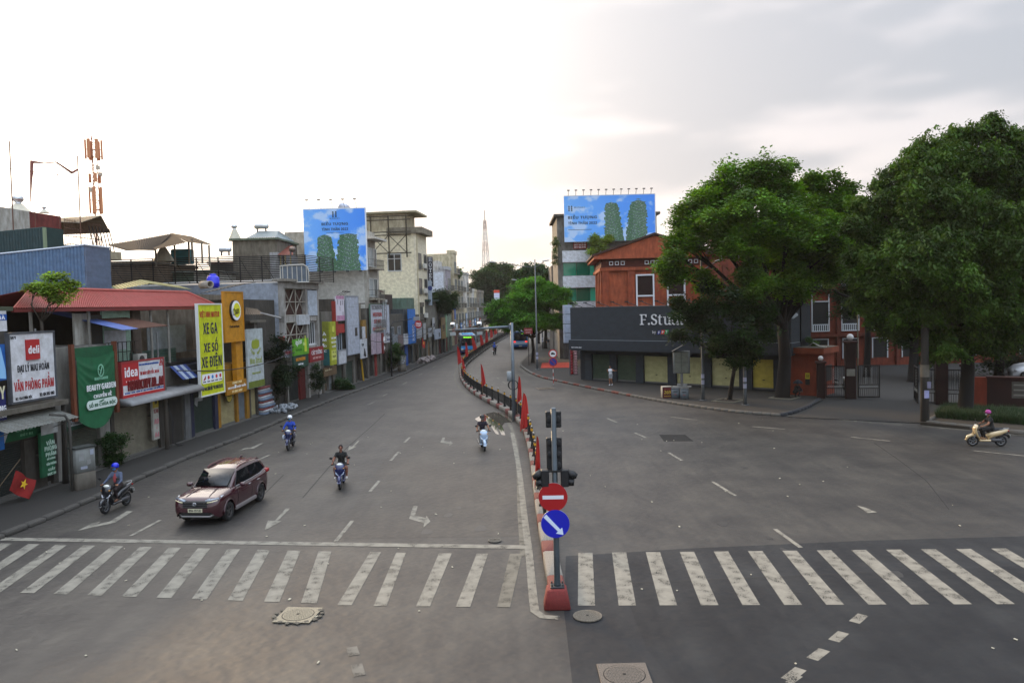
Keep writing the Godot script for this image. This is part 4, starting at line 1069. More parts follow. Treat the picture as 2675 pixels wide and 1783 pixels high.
	text_turned(o, "IVANDO", v3(2.3, 1.3, 0.02), Basis(Vector3.BACK, PI / 2), 2.0, 1.0, wht, font_sans)
	o = thing("round_sign", "round red hanging sign with white lettering in front of the blue board", "sign", L(70.2, 5.2, 1.3), TURN_L - 0.9)
	put(o, "disc", B.new().prism(circle(0.5, 24), -0.05, 0.05), flat("9a1f24")); text(o, "Choco", 0, 0.12, 0.7, 0.24, wht, 0.06); text(o, "Couple", 0, -0.16, 0.72, 0.24, wht, 0.06)
	put(o, "arm", B.new().bar(v3(-0.5, 0, -0.05), v3(-1.1, 0, -0.9), 0.03), iron)
	o = shop("dim shop hung with loose cables beyond the blue board", 72.6, 80.5, 6.4, 8, stained("625d55"), [[0.6, 2.6, 2.5, sd], [3.2, 5.0, 2.5, sg], [5.6, 7.4, 2.5, sy]])
	o = board("wide grey blank board over the dim shop", 73.0, 3.3, 2.8, 1.4, 0.5, worn("9aa0aa"))
	o = board("white board sticking out beyond the wide grey one", 76.6, 3.0, 1.2, 2.2, 0.6, worn("a9adb0")); 
	o = shop("shop with peeling white upper wall and crossed black cables", 80.8, 88.6, 8.1, 8, stained("8b8982"), [[0.6, 2.4, 2.5, M("8a6d48", 0.7, 0, "g")], [3.2, 5.2, 2.5, sd], [5.8, 7.2, 2.5, sg]])
	put(o, "roof_edge", B.new().bb(-0.1, 8.1, -2.0, 7.9, 8.4, 0.5), M("2f4038", 0.7, 0, "g"))
	o = board("white board with black figures at the foot of the peeling wall", 83.66,2.65,4.19,1.47, 0.6, worn("aab4c6")); text(o, "S9", 3.0, 0.6, 0.8, 0.6, black)
	o = shop("tall black clad shop front next to the gold board", 88.7, 94.0, 8.7, 8, M("202123", 0.7, 0, "g"), [[0.5, 2.4, 2.5, M("6a2a22", 0.7, 0, "g")], [3.2, 4.8, 2.5, soot]])
	o = board("tall gold board with dark emblem on the black shop front", 89.12,2.47,3.08,3.25, 0.5, M("8a6f36", 0.5, 0.1, "g")); put(o, "emblem", B.new().box(v3(1.5, 1.75, 0.01), v3(1.5, 0.6, 0.015)).box(v3(1.5, 1.25, 0.01), v3(1.7, 0.16, 0.015)), flat("3c2c14"))
	o = shop("pale green edged shop with a cluttered balcony after the black front", 94.1, 100.0, 6.2, 8, stained("7f8f80"), [[0.5, 2.6, 2.5, M("7a3026", 0.7, 0, "g")], [3.2, 5.2, 2.5, sd]])
	put(o, "green_pillar", B.new().bb(0.1, 2.5, 0.0, 0.9, 6.8, 0.15), M("7fae86", 0.7, 0, "g"))
	# overhead cables
	var ci := -1
	for k in [[50.0, 4.2, 0.9, 60.5, 4.4, 1.0], [60.5, 4.4, 1.0, 72.0, 4.6, 1.2], [72.0, 4.6, 1.2, 90.0, 4.9, 1.1], [80.0, 4.0, 0.8, 88.0, 7.4, 0.6], [14.0, 4.3, 1.0, 31.0, 4.2, 0.8], [60.5, 4.0, 1.0, 80.0, 4.2, 1.0]]:
		ci += 1
		var a := L(k[0], k[1], k[2]); var c := L(k[3], k[4], k[5]); var pts := []
		for i in 9:
			var f := i / 8.0
			pts.append(a.lerp(c, f) - v3(0, sin(f * PI) * 0.5, 0))
		solo("cable", "black sagging cable " + ["before the tailor's boards", "between the tailor and the blue board", "over the dim shop beyond the blue board", "slanting up across the peeling white wall", "from the photocopy board to the trees", "low between the tailor and the dim shop"][ci], "cable", B.new().tube(pts, [0.03], 4), iron, Vector3.ZERO, 0.0, "cables along the left shop fronts")



# ---------------------------------------------------------------- roofs and buildings behind the left row

# box building with its lower left front corner at `at`, turned like the row; front faces +z
func block(label: String, nm: String, at: Vector3, turn: float, w: float, h: float, depth: float, wall: Material, roof: Material = null) -> Node3D:
	var o := thing(nm, label, "house", at, turn)
	put(o, "wall", B.new().bb(0, 0, -depth, w, h, 0), wall)
	if roof:
		put(o, "roof", B.new().bb(-0.2, h, -depth - 0.2, w + 0.2, h + 0.18, 0.25), roof)
	return o


func tank(label: String, at: Vector3, turn: float, hex: String, r := 0.5, l := 1.5, flat := true) -> void:
	var o := thing("water_tank", label, "water tank", at, turn)
	var ax := Basis(Vector3.BACK, PI / 2) if flat else Basis.IDENTITY
	var y0 := r + 0.35 if flat else 0.0
	var prof := [Vector2(0, -l / 2), Vector2(r * 0.7, -l / 2), Vector2(r, -l / 2 + 0.12), Vector2(r, -l / 6), Vector2(r * 1.03, -l / 6 + 0.02), Vector2(r * 1.03, -l / 6 + 0.06), Vector2(r, -l / 6 + 0.08), Vector2(r, l / 2 - 0.12), Vector2(r * 0.7, l / 2), Vector2(0, l / 2)]
	put(o, "drum", B.new(true).lathe(prof, 18, Transform3D(ax, v3(0, y0 + (0.0 if flat else l / 2), 0))), M(hex, 0.3, 0.6 if flat else 0.0, ""))
	if flat:
		put(o, "stand", B.new().box(v3(-l * 0.3, y0 / 2, 0), v3(0.06, y0, r * 1.6)).box(v3(l * 0.3, y0 / 2, 0), v3(0.06, y0, r * 1.6)), M("5a5652", 0.6, 0.4, ""))
	else:
		put(o, "lid", B.new(true).lathe([Vector2(0, l + 0.16), Vector2(0.22, l + 0.14), Vector2(0.24, l)], 12), M(hex, 0.4, 0, ""))


func skylight(label: String, at: Vector3, r: float, h: float) -> void:
	var o := thing("roof_vent", label, "roof vent", at, 0.3)
	put(o, "glazed_cone", B.new().lathe([Vector2(r, 0), Vector2(r * 0.3, h)], 10), M("cfc9b4", 0.4, 0, "g"))
	put(o, "turbine", B.new(true).lathe([Vector2(r * 0.3, h), Vector2(r * 0.2, h + 0.1), Vector2(r * 0.42, h + r * 0.3), Vector2(r * 0.42, h + r * 0.5), Vector2(r * 0.2, h + r * 0.75), Vector2(0, h + r * 0.78)], 12), M("c2c4c6", 0.25, 0.8, ""))


func left_roofs() -> void:
	var iron := M("1f1c1a", 0.7, 0.2, ""); var rust := M("5a3a2c", 0.9, 0, "g"); var soot := M("262320", 0.95, 0, "g")
	var concrete := stained("8a857b"); var white := M("c4c3bd", 0.85, 0, "s"); var steel := M("8a8c8e", 0.5, 0.4, "g")
	# long red roofed shed over the first shops
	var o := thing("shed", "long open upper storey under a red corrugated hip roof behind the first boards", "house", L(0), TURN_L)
	var ea: Vector2 = Vector2(3.79,7.75); var eb: Vector2 = Vector2(21.12,7.96); var ra: Vector2 = Vector2(6.34,8.39); var rb: Vector2 = Vector2(19.72,8.79)
	var e := 7.75
	var r_ := 8.62
	put(o, "roof_sheet", B.new().ribs4(v3(ea.x, e, -0.2), v3(eb.x, e, -0.2), v3(rb.x, r_, -1.4), v3(ra.x, r_, -1.4), 120, 0.04).ribs4(v3(rb.x, r_, -1.4), v3(ra.x, r_, -1.4), v3(ra.x, e - 0.3, -8.2), v3(eb.x, e - 0.3, -8.2), 90, 0.04), M("9c3a34", 0.6, 0.1, "g"))
	put(o, "roof_sheet", B.new().ribs4(v3(eb.x, e, -0.2), v3(eb.x, e - 0.3, -8.2), v3(rb.x, r_, -1.401), v3(rb.x, r_, -1.4), 40, 0.04), M("8f332e", 0.6, 0.1, "g"))
	put(o, "ridge_cap", B.new().bar(v3(rb.x, r_ + 0.03, -1.4), v3(eb.x, e + 0.04, -0.2), 0.09, 5).bar(v3(ra.x, r_ + 0.03, -1.4), v3(rb.x, r_ + 0.03, -1.4), 0.09, 5), M("a94a40", 0.6, 0.1, "g"))
	put(o, "gutter", B.new().bb(ea.x, e - 0.16, -0.25, eb.x, e - 0.02, -0.1), M("6b2622", 0.7, 0.1, ""))
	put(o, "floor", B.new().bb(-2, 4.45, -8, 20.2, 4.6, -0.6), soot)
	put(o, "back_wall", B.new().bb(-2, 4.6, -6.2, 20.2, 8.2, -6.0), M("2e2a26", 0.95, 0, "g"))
	for x in [0.6, 5.2, 9.0, 14.2, 15.9, 19.2]:
		put(o, "post", B.new().bar(v3(x, 4.6, -0.5), v3(x, e, -0.5), 0.07, 8), M("8d8a84", 0.7, 0.1, "g"))
	put(o, "white_partition", B.new().bb(8.4, 5.4, -0.9, 9.6, 7.5, -0.8), white); put(o, "dark_window", B.new().bb(9.6, 5.4, -0.9, 10.5, 7.4, -0.82), M("2f3433", 0.4, 0, ""))
	put(o, "mint_partition", B.new().bb(10.5, 5.0, -0.9, 12.8, 7.6, -0.8), M("9fc0ae", 0.8, 0, "g")); put(o, "white_sheet", B.new().bb(10.55, 5.6, -0.79, 12.3, 6.6, -0.76), M("c5ccd6", 0.7, 0, "g"))
	put(o, "brown_pillar", B.new().bb(12.85, 4.6, -0.9, 13.6, 7.7, -0.7), stained("5d5148"))
	put(o, "metal_sheet", B.new().bb(14.4, 5.1, -0.9, 18.4, 6.7, -0.86), M("7f8488", 0.5, 0.3, "g"))
	put(o, "green_sheet", B.new().ribs(v3(12.6, 5.4, -0.75), v3(0, -0.8, 0), v3(4.4, 0, 0), 6, 0.03), M("2f463c", 0.7, 0, "g"))
	var b := B.new()
	for i in 26:
		b.box(v3(3.4 + i * 0.36, 5.5, -0.35), v3(0.03, 1.0, 0.03))
	for y in [5.0, 5.5, 6.0]:
		b.box(v3(8.0, y, -0.35), v3(9.4, 0.035, 0.035))
	put(o, "railing", b, iron)
	# lean-to of blue and rusty sheets in front of it
	o = thing("lean_to_roof", "sloping lean-to roof of blue and rusty brown sheets below the red roof", "roof", L(0), TURN_L)
	put(o, "blue_sheet", B.new().ribs4(v3(9.1, 6.64, 1.2), v3(10.3, 6.66, 1.2), v3(10.0, 7.6, -2.5), v3(8.8, 7.59, -2.5), 7, 0.03), M("5a6fae", 0.7, 0.1, "g"))
	put(o, "rusty_sheet", B.new().ribs4(v3(10.3, 6.67, 1.2), v3(13.0, 6.72, 1.2), v3(12.0, 7.62, -2.5), v3(10.0, 7.61, -2.5), 14, 0.04), rust)
	put(o, "prop", B.new().bar(v3(13.4, 4.4, 0.3), v3(13.4, 6.4, 0.3), 0.05), steel); put(o, "prop", B.new().bar(v3(4.4, 4.4, 0.3), v3(4.4, 6.9, 0.3), 0.04), steel)
	o = thing("awning", "blue and white striped awning under the shed beside the yellow board", "awning", L(15.0, 4.45, 0.0), TURN_L)
	for i in 5:
		put(o, "stripe", B.new().ribs4(v3(i * 0.34, -0.75, 0.75), v3(i * 0.34 + 0.33, -0.75, 0.75), v3(i * 0.34 + 0.33, 0, 0), v3(i * 0.34, 0, 0), 2, 0.01), M("223c7c" if i % 2 == 0 else "9aa6b8", 0.7, 0, "g"))
	o = thing("air_conditioner", "white air conditioner box on the wall behind the photocopy board", "air conditioner", L(11.6, 4.75, 0.0), TURN_L)
	aircon(o)
	# far left: small house with a corrugated front
	o = block("small house with a corrugated white front and a mossy roof at the left edge", "shop_house", L(-0.6, 3.85, -0.4), TURN_L, 4.2, 3.8, 5, stained("5d5a55"), M("4c5240", 0.9, 0, "g"))
	# blue metal shed
	var bs := Vector2(21.19,11.83) as Vector2; var be := Vector2(23.77,11.81) as Vector2
	o = thing("metal_shed", "big blue grey corrugated metal shed behind the red roof", "shed", L(bs.x, 0, -9.0), TURN_L)
	var bw := be.x - bs.x
	put(o, "front_sheet", B.new().ribs(v3(bw, 7.5, 0), v3(-bw, 0, 0), v3(0, bs.y - 7.5, 0), 1, 0.0).ribs4(v3(0, 7.5, 0.01), v3(bw, 7.5, 0.01), v3(bw, bs.y, 0.01), v3(0, bs.y, 0.01), 26, 0.05), M("6f7f98", 0.55, 0.15, "g"))
	put(o, "side_sheet", B.new().ribs4(v3(-0.01, 7.5, -24), v3(-0.01, 7.5, 0), v3(-0.01, bs.y, 0), v3(-0.01, bs.y - 1.3, -24), 100, 0.05), M("5f7da0", 0.55, 0.15, "g"))
	put(o, "roof", B.new().ribs4(v3(-0.1, bs.y + 0.02, 0.1), v3(bw + 0.1, bs.y + 0.02, 0.1), v3(bw + 0.1, bs.y - 0.9, -14), v3(-0.1, bs.y - 0.9, -14), 26, 0.05), M("7d8896", 0.5, 0.3, "g"))
	put(o, "lower_wall", B.new().bb(0.05, 0, -13.9, bw, 7.5, -0.05), concrete)
	put(o, "back_sheet", B.new().bb(0, 7.5, -14.1, bw, bs.y - 1.0, -14), M("6f7f98", 0.55, 0.15, "g"))
	put(o, "edge_trim", B.new().bar(v3(0, bs.y + 0.05, 0.05), v3(bw, bs.y + 0.05, 0.05), 0.07, 4).bar(v3(0, bs.y + 0.05, 0.05), v3(0, bs.y - 0.85, -14), 0.07, 4), M("9fa8b4", 0.5, 0.3, ""))
	# green penthouse and the white and maroon house further back
	var gs := Vector2(26.9,13.79) as Vector2; var ge := Vector2(28.92,13.72) as Vector2
	o = thing("house", "dark green corrugated penthouse roof on posts behind the blue metal shed", "house", L(gs.x, 0, -16.0), TURN_L)
	var gw := ge.x - gs.x
	put(o, "front_sheet", B.new().ribs4(v3(0, gs.y - 1.9, 0), v3(gw, gs.y - 1.9, 0), v3(gw, gs.y, 0), v3(0, gs.y, 0), 22, 0.05), M("2f4a48", 0.6, 0.1, "g"))
	put(o, "side_sheet", B.new().ribs4(v3(0, gs.y - 1.9, -9), v3(0, gs.y - 1.9, 0), v3(0, gs.y, 0), v3(0, gs.y - 0.5, -9), 40, 0.05), M("2c4548", 0.6, 0.1, "g"))
	put(o, "roof", B.new().ribs4(v3(0, gs.y + 0.02, 0), v3(gw, gs.y + 0.02, 0), v3(gw, gs.y - 0.5, -9), v3(0, gs.y - 0.5, -9), 20, 0.04), M("3a5250", 0.6, 0.1, "g"))
	put(o, "body", B.new().bb(0.6, 0, -9, gw - 0.4, gs.y - 2.0, -1.2), M("4a4842", 0.95, 0, "s")); put(o, "corner_trim", B.new().bb(-0.06, gs.y - 1.9, -0.06, 0.14, gs.y, 0.1), M("7d8a6c", 0.7, 0, ""))
	var ms := Vector2(35.88,16.28) as Vector2; var m2 := Vector2(32.65,15.87) as Vector2; var m3 := Vector2(39.84,16.7) as Vector2; var m4 := Vector2(46.29,17.18) as Vector2
	o = thing("house", "white and maroon rooftop building with a shaded terrace behind the green penthouse", "house", L(m2.x - 4.0, 0, -24.0), TURN_L)
	var mo := m2.x - 4.0
	put(o, "wall", B.new().bb(0, 0, -8, ms.x - mo, ms.y, 0), white); put(o, "maroon_wall", B.new().bb(ms.x - mo, 0, -8, m3.x - mo, ms.y, -0.02), M("7c2f2a", 0.85, 0, "s"))
	put(o, "lower_house", B.new().bb(m3.x - mo, 0, -6, m4.x - mo, ms.y - 4.6, 0.6), M("b3ab97", 0.85, 0, "s"))
	put(o, "balcony_band", B.new().bb(m3.x - mo + 3.0, ms.y - 3.6, -6, m4.x - mo + 0.4, ms.y - 2.8, 1.2), M("b9b099", 0.85, 0, "s"))
	put(o, "white_extension", B.new().bb(m3.x - mo - 1.0, 0, -5, m3.x - mo + 3.8, ms.y - 2.6, 1.0), white)
	window_at(o, m3.x - mo + 0.6, ms.y - 5.0, 1.5, 1.6, 1.02, flat("8c8a84"), dark_glass("2a2c2a"), 1)
	var tx := m3.x - mo; var tw := m4.x - m3.x
	put(o, "terrace_roof", B.new().ribs4(v3(tx + 1.2, ms.y - 0.5, 1.0), v3(tx + tw * 0.8, ms.y + 0.6, 0.4), v3(tx + tw * 0.8, ms.y + 0.5, -6), v3(tx + 1.2, ms.y + 0.1, -6), 14, 0.05).ribs4(v3(tx + tw * 0.8, ms.y + 0.6, 0.4), v3(tx + tw, ms.y - 0.9, 0.4), v3(tx + tw, ms.y - 0.9, -6), v3(tx + tw * 0.8, ms.y + 0.5, -6), 12, 0.05), M("6d6556", 0.7, 0.2, "g"))
	for i in 7:
		var x := tx + 3.2 + i * (tw - 3.4) / 6.0
		put(o, "terrace_post", B.new().bar(v3(x, ms.y - 3.0, 0.9), v3(x, ms.y - 0.5, 0.4), 0.05, 5), iron)
	b = B.new()
	for i in 24:
		b.bar(v3(tx + i * 0.22, ms.y - 2.7, 0.3), v3(tx + i * 0.22, ms.y - 0.1, 0.3), 0.025, 4)
	for y in [0.2, 0.9, 1.6, 2.3]:
		b.bar(v3(tx, ms.y - 0.1 - y, 0.3), v3(tx + 5.2, ms.y - 0.1 - y, 0.3), 0.03, 4)
	put(o, "lattice", b, rust)
	var frame_o := thing("pole_frame", "tall thin pole frame with hanging rags on the white and maroon roof", "frame", L(m2.x, ms.y - 3.0, -23.0), TURN_L)
	var xs: Array = [(Vector2(32.69,17.46) as Vector2).x - m2.x, (Vector2(35.2,17.81) as Vector2).x - m2.x, (Vector2(38.21,18.24) as Vector2).x - m2.x, (Vector2(40.97,18.62) as Vector2).x - m2.x]
	var hs := [8.2, 7.0, 7.4, 8.6]
	b = B.new()
	for i in 4:
		b.bar(v3(xs[i], 0, 0), v3(xs[i] + 0.1, hs[i], 0), 0.05 if i % 3 == 0 else 0.025, 5)
	b.bar(v3(xs[0], 6.0, 0), v3(xs[3], 6.6, 0), 0.025, 4)
	put(frame_o, "poles", b, M("6a4a3c", 0.8, 0.2, ""))
	put(frame_o, "rag", B.new().tube([v3(xs[1] - 0.4, 3.6, 0), v3(xs[1] - 0.2, 5.5, 0), v3(xs[1], 7.0, 0), v3(xs[1] + 1.5, 7.15, 0), v3(xs[2], 7.5, 0), v3(xs[2] + 2.0, 6.9, 0), v3(xs[3], 7.3, 0)], [0.03, 0.1, 0.16, 0.04, 0.06, 0.12, 0.1], 5), M("7c4a40", 0.9, 0, ""))
	skylight("big round vent with a glazed cone on the white roof at the left edge", L((Vector2(38.47,16.42) as Vector2).x, (Vector2(38.48,16.59) as Vector2).y, -27.0), 1.1, 0.75)
	skylight("small round vent on the maroon roof", L((Vector2(41.71,16.78) as Vector2).x, (Vector2(41.73,17.03) as Vector2).y - 0.1, -27.0), 0.45, 0.3)
	mast_left()
	# canopies in the middle distance
	o = thing("canopy", "gabled brown metal canopy darkened with painted underside shade on posts over a roof terrace", "canopy")
	put(o, "roof_sheet", B.new().ribs4(v3(-27.47,11.93,-56), v3(-25.5,11.88,-56), v3(-26.8,13.65,-62), v3(-31.91,12.9,-62), 24, 0.06), M("2a2118", 1.0, 0, "g"))  # all roof sheets darkened to paint in their backlit, shaded underside
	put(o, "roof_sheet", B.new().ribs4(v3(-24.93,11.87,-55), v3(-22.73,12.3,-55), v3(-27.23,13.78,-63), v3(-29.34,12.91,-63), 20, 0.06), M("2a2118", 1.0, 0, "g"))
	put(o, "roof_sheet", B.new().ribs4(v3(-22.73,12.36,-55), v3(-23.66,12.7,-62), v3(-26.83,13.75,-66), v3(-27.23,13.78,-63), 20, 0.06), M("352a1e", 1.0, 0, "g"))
	for p in [v3(-29.98,12.25,-58.5), v3(-26.53,12.5,-58.5), v3(-25.1,12.47,-58.5), v3(-24.03,12.67,-58.5), v3(-23.79,12.86,-58.5), v3(-23.06,12.64,-58.5), v3(-22.52,12.4,-58.5)]:
		put(o, "post", B.new().bar(p - v3(0, 1.6, 0), p, 0.07, 6), M("6f675a", 0.7, 0.2, ""))
	o = block("brown plastered rooftop room under the metal canopy", "house", v3(-34.65,11.34,-66) * v3(1, 0, 1), 0.0, 4.8, 11.6, 8, stained("7a6753"), M("6b6052", 0.8, 0.1, "g"))
	o = block("pale green rooftop room behind the black slat fence", "house", v3(-31.69,11.41,-69) * v3(1, 0, 1), 0.0, 4.4, 10.9, 8, stained("6d7f6a"), M("70756c", 0.8, 0.1, "g"))
	o = block("white rooftop hut behind the black slat fence", "house", v3(-27.8,11.29,-68.5) * v3(1, 0, 1), 0.0, 1.9, 10.9, 5, stained("c2bfb4"), M("5b5a52", 0.8, 0.1, "g"))
	solo("water_cistern", "teal box cistern on the roof under the gabled canopy", "cistern", B.new().bevel(v3(0, 0.6, 0), v3(1.5, 1.2, 1.0), 0.06), worn("2f7f8c"), v3(-26.42,11.3,-63))
	skylight("conical glazed vent under the gabled canopy", v3(-26.62,11.39,-60), 0.8, 1.0)
	tank("shiny steel water tank with blue lettering on a low roof right of the canopy", v3(-26.24,12.54,-72), 0.1, "c9ccd0", 0.24, 1.1)
	o = block("dark low roof building right of the metal canopy", "house", v3(-30.01,11.78,-78) * v3(1, 0, 1), 0.0, 3.2, 12.2, 8, stained("4c463f"), M("6a4038", 0.8, 0.1, "g"))
	# concrete block with a blue roofed cabin
	var kp := v3(-26.26,11.5,-74)
	o = block("grey stained concrete rooftop block with a blue roofed cabin on top", "house", v3(kp.x, 0, kp.z), 0.0, 4.2, 14.1, 7, stained("7f786b"), M("66705c", 0.85, 0, "g"))
	put(o, "pale_wall", B.new().bb(3.5, 0, -6.9, 4.3, 12.9, 0.03), M("b2b3b6", 0.85, 0, "s"))
	put(o, "cabin_roof", B.new().ribs4(v3(1.2, 14.3, -0.3), v3(4.0, 14.3, -0.3), v3(3.5, 15.2, -3), v3(1.6, 15.2, -3), 16, 0.05).ribs4(v3(4.0, 14.3, -0.3), v3(4.4, 14.3, -5.5), v3(3.5, 15.2, -3.001), v3(3.5, 15.2, -3), 10, 0.05), M("8f9ca0", 0.5, 0.3, "g"))
	o = thing("lean_to_roof", "red tiled lean-to roof on yellow posts beside the concrete block", "roof", v3(kp.x, 0, kp.z), 0.0)
	put(o, "roof_sheet", B.new().ribs4(v3(4.3, 12.6, 0.4), v3(5.6, 12.6, -0.4), v3(4.6, 13.8, -4), v3(4.2, 13.8, -4), 10, 0.04), M("8a4a38", 0.7, 0.1, "g"))
	for x in [4.45, 4.9, 5.4]:
		put(o, "post", B.new().bar(v3(x, 9.6, -0.2), v3(x, 12.7, -0.2), 0.06, 6), M("b09a62", 0.7, 0.1, ""))
	tank("steel water tank on top of the concrete block", v3(-24.39,15.09,-77) , 0.1, "c4c4c2", 0.27, 1.35)
	skylight("small mast topped vent left of the steel tank on the concrete block", v3(-26.9, 14.3, -76.5), 0.7, 1.1)
	tank("small dark round tank on the roof right of the concrete block", v3(-20.59,12.52,-74), 0.1, "6a5a50", 0.25, 0.6)
	# black slat fence of an old hoarding on the roof of the grey house
	var fz := -62.5
	var x0 := v3(-32.13,11.11,-62.5).x; var x1 := v3(-16.42,10.72,-62.5).x
	var yb := 9.75; var yt := 11.75
	o = thing("slat_fence", "long black horizontal slat frame standing on the roof of the grey house", "fence")
	for i in 15:
		var y := lerpf(yb, yt, i / 14.0)
		put(o, "slat", B.new().box(v3((x0 + x1) / 2, y, fz), v3(x1 - x0, 0.08, 0.05)), iron)
		put(o, "slat", B.new().bar(v3(x1, y, fz), v3(x1 + 1.25, y - 0.02, fz - 4.4), 0.03, 4), iron)
	for i in 10:
		var x := lerpf(x0, x1, i / 9.0)
		put(o, "post", B.new().box(v3(x, (yb + yt) / 2, fz - 0.06), v3(0.09, yt - yb + 0.1, 0.06)), iron)
		if i < 9:
			put(o, "stay", B.new().bar(v3(x, yt - 0.2, fz - 0.1), v3(x + 0.6, yb, fz - 1.6), 0.03, 4), iron)
	for i in 3:
		put(o, "post", B.new().bar(v3(x1 + 0.62 * i, yb - 0.1, fz - 2.2 * i), v3(x1 + 0.62 * i, yt, fz - 2.2 * i), 0.04, 4), iron)
	o = thing("roof", "white corrugated sloping roof below the black slat frame", "roof")
	put(o, "roof_sheet", B.new().ribs4(v3(x0, 9.35, fz + 1.8), v3(x1 - 2.2, 9.45, fz + 1.8), v3(x1 - 1.6, 10.15, fz - 6.0), v3(x0, 10.1, fz - 6.0), 70, 0.05), M("a9acac", 0.5, 0.2, "g"))
	put(o, "wall", B.new().bb(x0, 0, fz - 6, x1 - 2.6, 9.3, fz + 1.5), stained("6e6a62"))
	o = thing("empty_signboard", "pale rounded empty sign frame on the front corner of the grey house roof", "frame", v3(-17.98,9.56,-61), 0.15)
	put(o, "backing", B.new().box(v3(1.05, 0.65, 0), v3(2.1, 1.3, 0.06)), M("66707c", 0.7, 0.1, "g"))
	b = B.new()
	for i in 6:
		b.box(v3(0.18 + i * 0.36, 0.65, 0.06), v3(0.06, 1.25, 0.06))
	b.tube([v3(0, 0, 0.06), v3(0, 1.3, 0.06), v3(1.75, 1.38, 0.06), v3(2.05, 1.2, 0.06), v3(2.15, 0.9, 0.06), v3(2.15, 0, 0.06), v3(0, 0, 0.06)], [0.06], 6)
	put(o, "rim", b, M("b0aca2", 0.6, 0.1, ""))
	# roofs just behind the yellow signs
	o = thing("roof", "olive gabled roof end behind the red roof", "roof")
	put(o, "gable_wall", B.new().bb(v3(-25.61,9.39,-50).x, 0, -56.0, v3(-20.66,9.27,-50).x, 8.6, -50.3), stained("8a8072"))
	put(o, "roof_sheet", B.new().ribs4(v3(-25.13,8.93,-49.5), v3(-22.88,9.28,-49.5), v3(-24.68,9.65,-52), v3(-26.64,9.27,-52), 10, 0.04).ribs4(v3(-22.88,9.28,-49.5), v3(-20.27,8.83,-49.5), v3(-22.9,9.22,-54), v3(-24.68,9.65,-52), 20, 0.04), M("7f8050", 0.8, 0, "g"))
	tank("bright blue round plastic water tank behind the red roof", v3(-20.98,9.09,-55) , 0.0, "1b25c4", 0.42, 0.85, false)
	o = thing("concrete_pipe", "big pale concrete pipe lying on the roof beside the blue tank", "pipe", v3(-21.02,9.2,-54), 0.9)
	put(o, "pipe", B.new(true).lathe([Vector2(0.19, 0), Vector2(0.27, 0), Vector2(0.27, 1.1), Vector2(0.19, 1.1), Vector2(0.19, 0)], 18, Transform3D(Basis(Vector3.RIGHT, -PI / 2), v3(0, 0.1, 0.4))), M("9c948a", 0.9, 0, "g"))
	o = thing("roof", "dark drooping tin roof with spotlights behind the orange board", "roof")
	put(o, "roof_sheet", B.new().ribs4(v3(-20,8.56,-50), v3(-17.03,9.13,-50), v3(-17.64,9.35,-54), v3(-19.45,9.21,-54), 12, 0.04), M("3a3833", 0.8, 0.1, "g"))
	put(o, "wall", B.new().bb(v3(-20.92,8.82,-52).x, 0, -60.0, v3(-18.11,8.75,-52).x, 8.2, -52.2), stained("4a463f"))
	o = thing("roof", "rusty little roof with a pipe boom beside the white bread board", "roof")
	put(o, "roof_sheet", B.new().ribs4(v3(-17.45,7.16,-51), v3(-16.2,7.13,-51), v3(-17.29,7.49,-53), v3(-18.11,7.65,-53), 8, 0.04), M("7a6a58", 0.8, 0.1, "g"))
	put(o, "boom", B.new().bar(v3(-16.28,7.26,-50.5), v3(-14.78,6.89,-50), 0.06, 6), steel)
	mid_houses()


func aircon(o: Node3D) -> void:
	put(o, "casing", B.new().bevel(v3(0.4, 0.3, 0.15), v3(0.8, 0.6, 0.3), 0.02), worn("b4b4ae"))
	put(o, "fan_grille", B.new().prism(circle(0.22, 16), 0.3, 0.32, Transform3D(Basis(), v3(0.32, 0.3, 0))), flat("2c2c2c"))
	put(o, "bracket", B.new().box(v3(0.4, -0.04, 0.12), v3(0.7, 0.05, 0.35)), M("6b6863", 0.6, 0.3, ""))


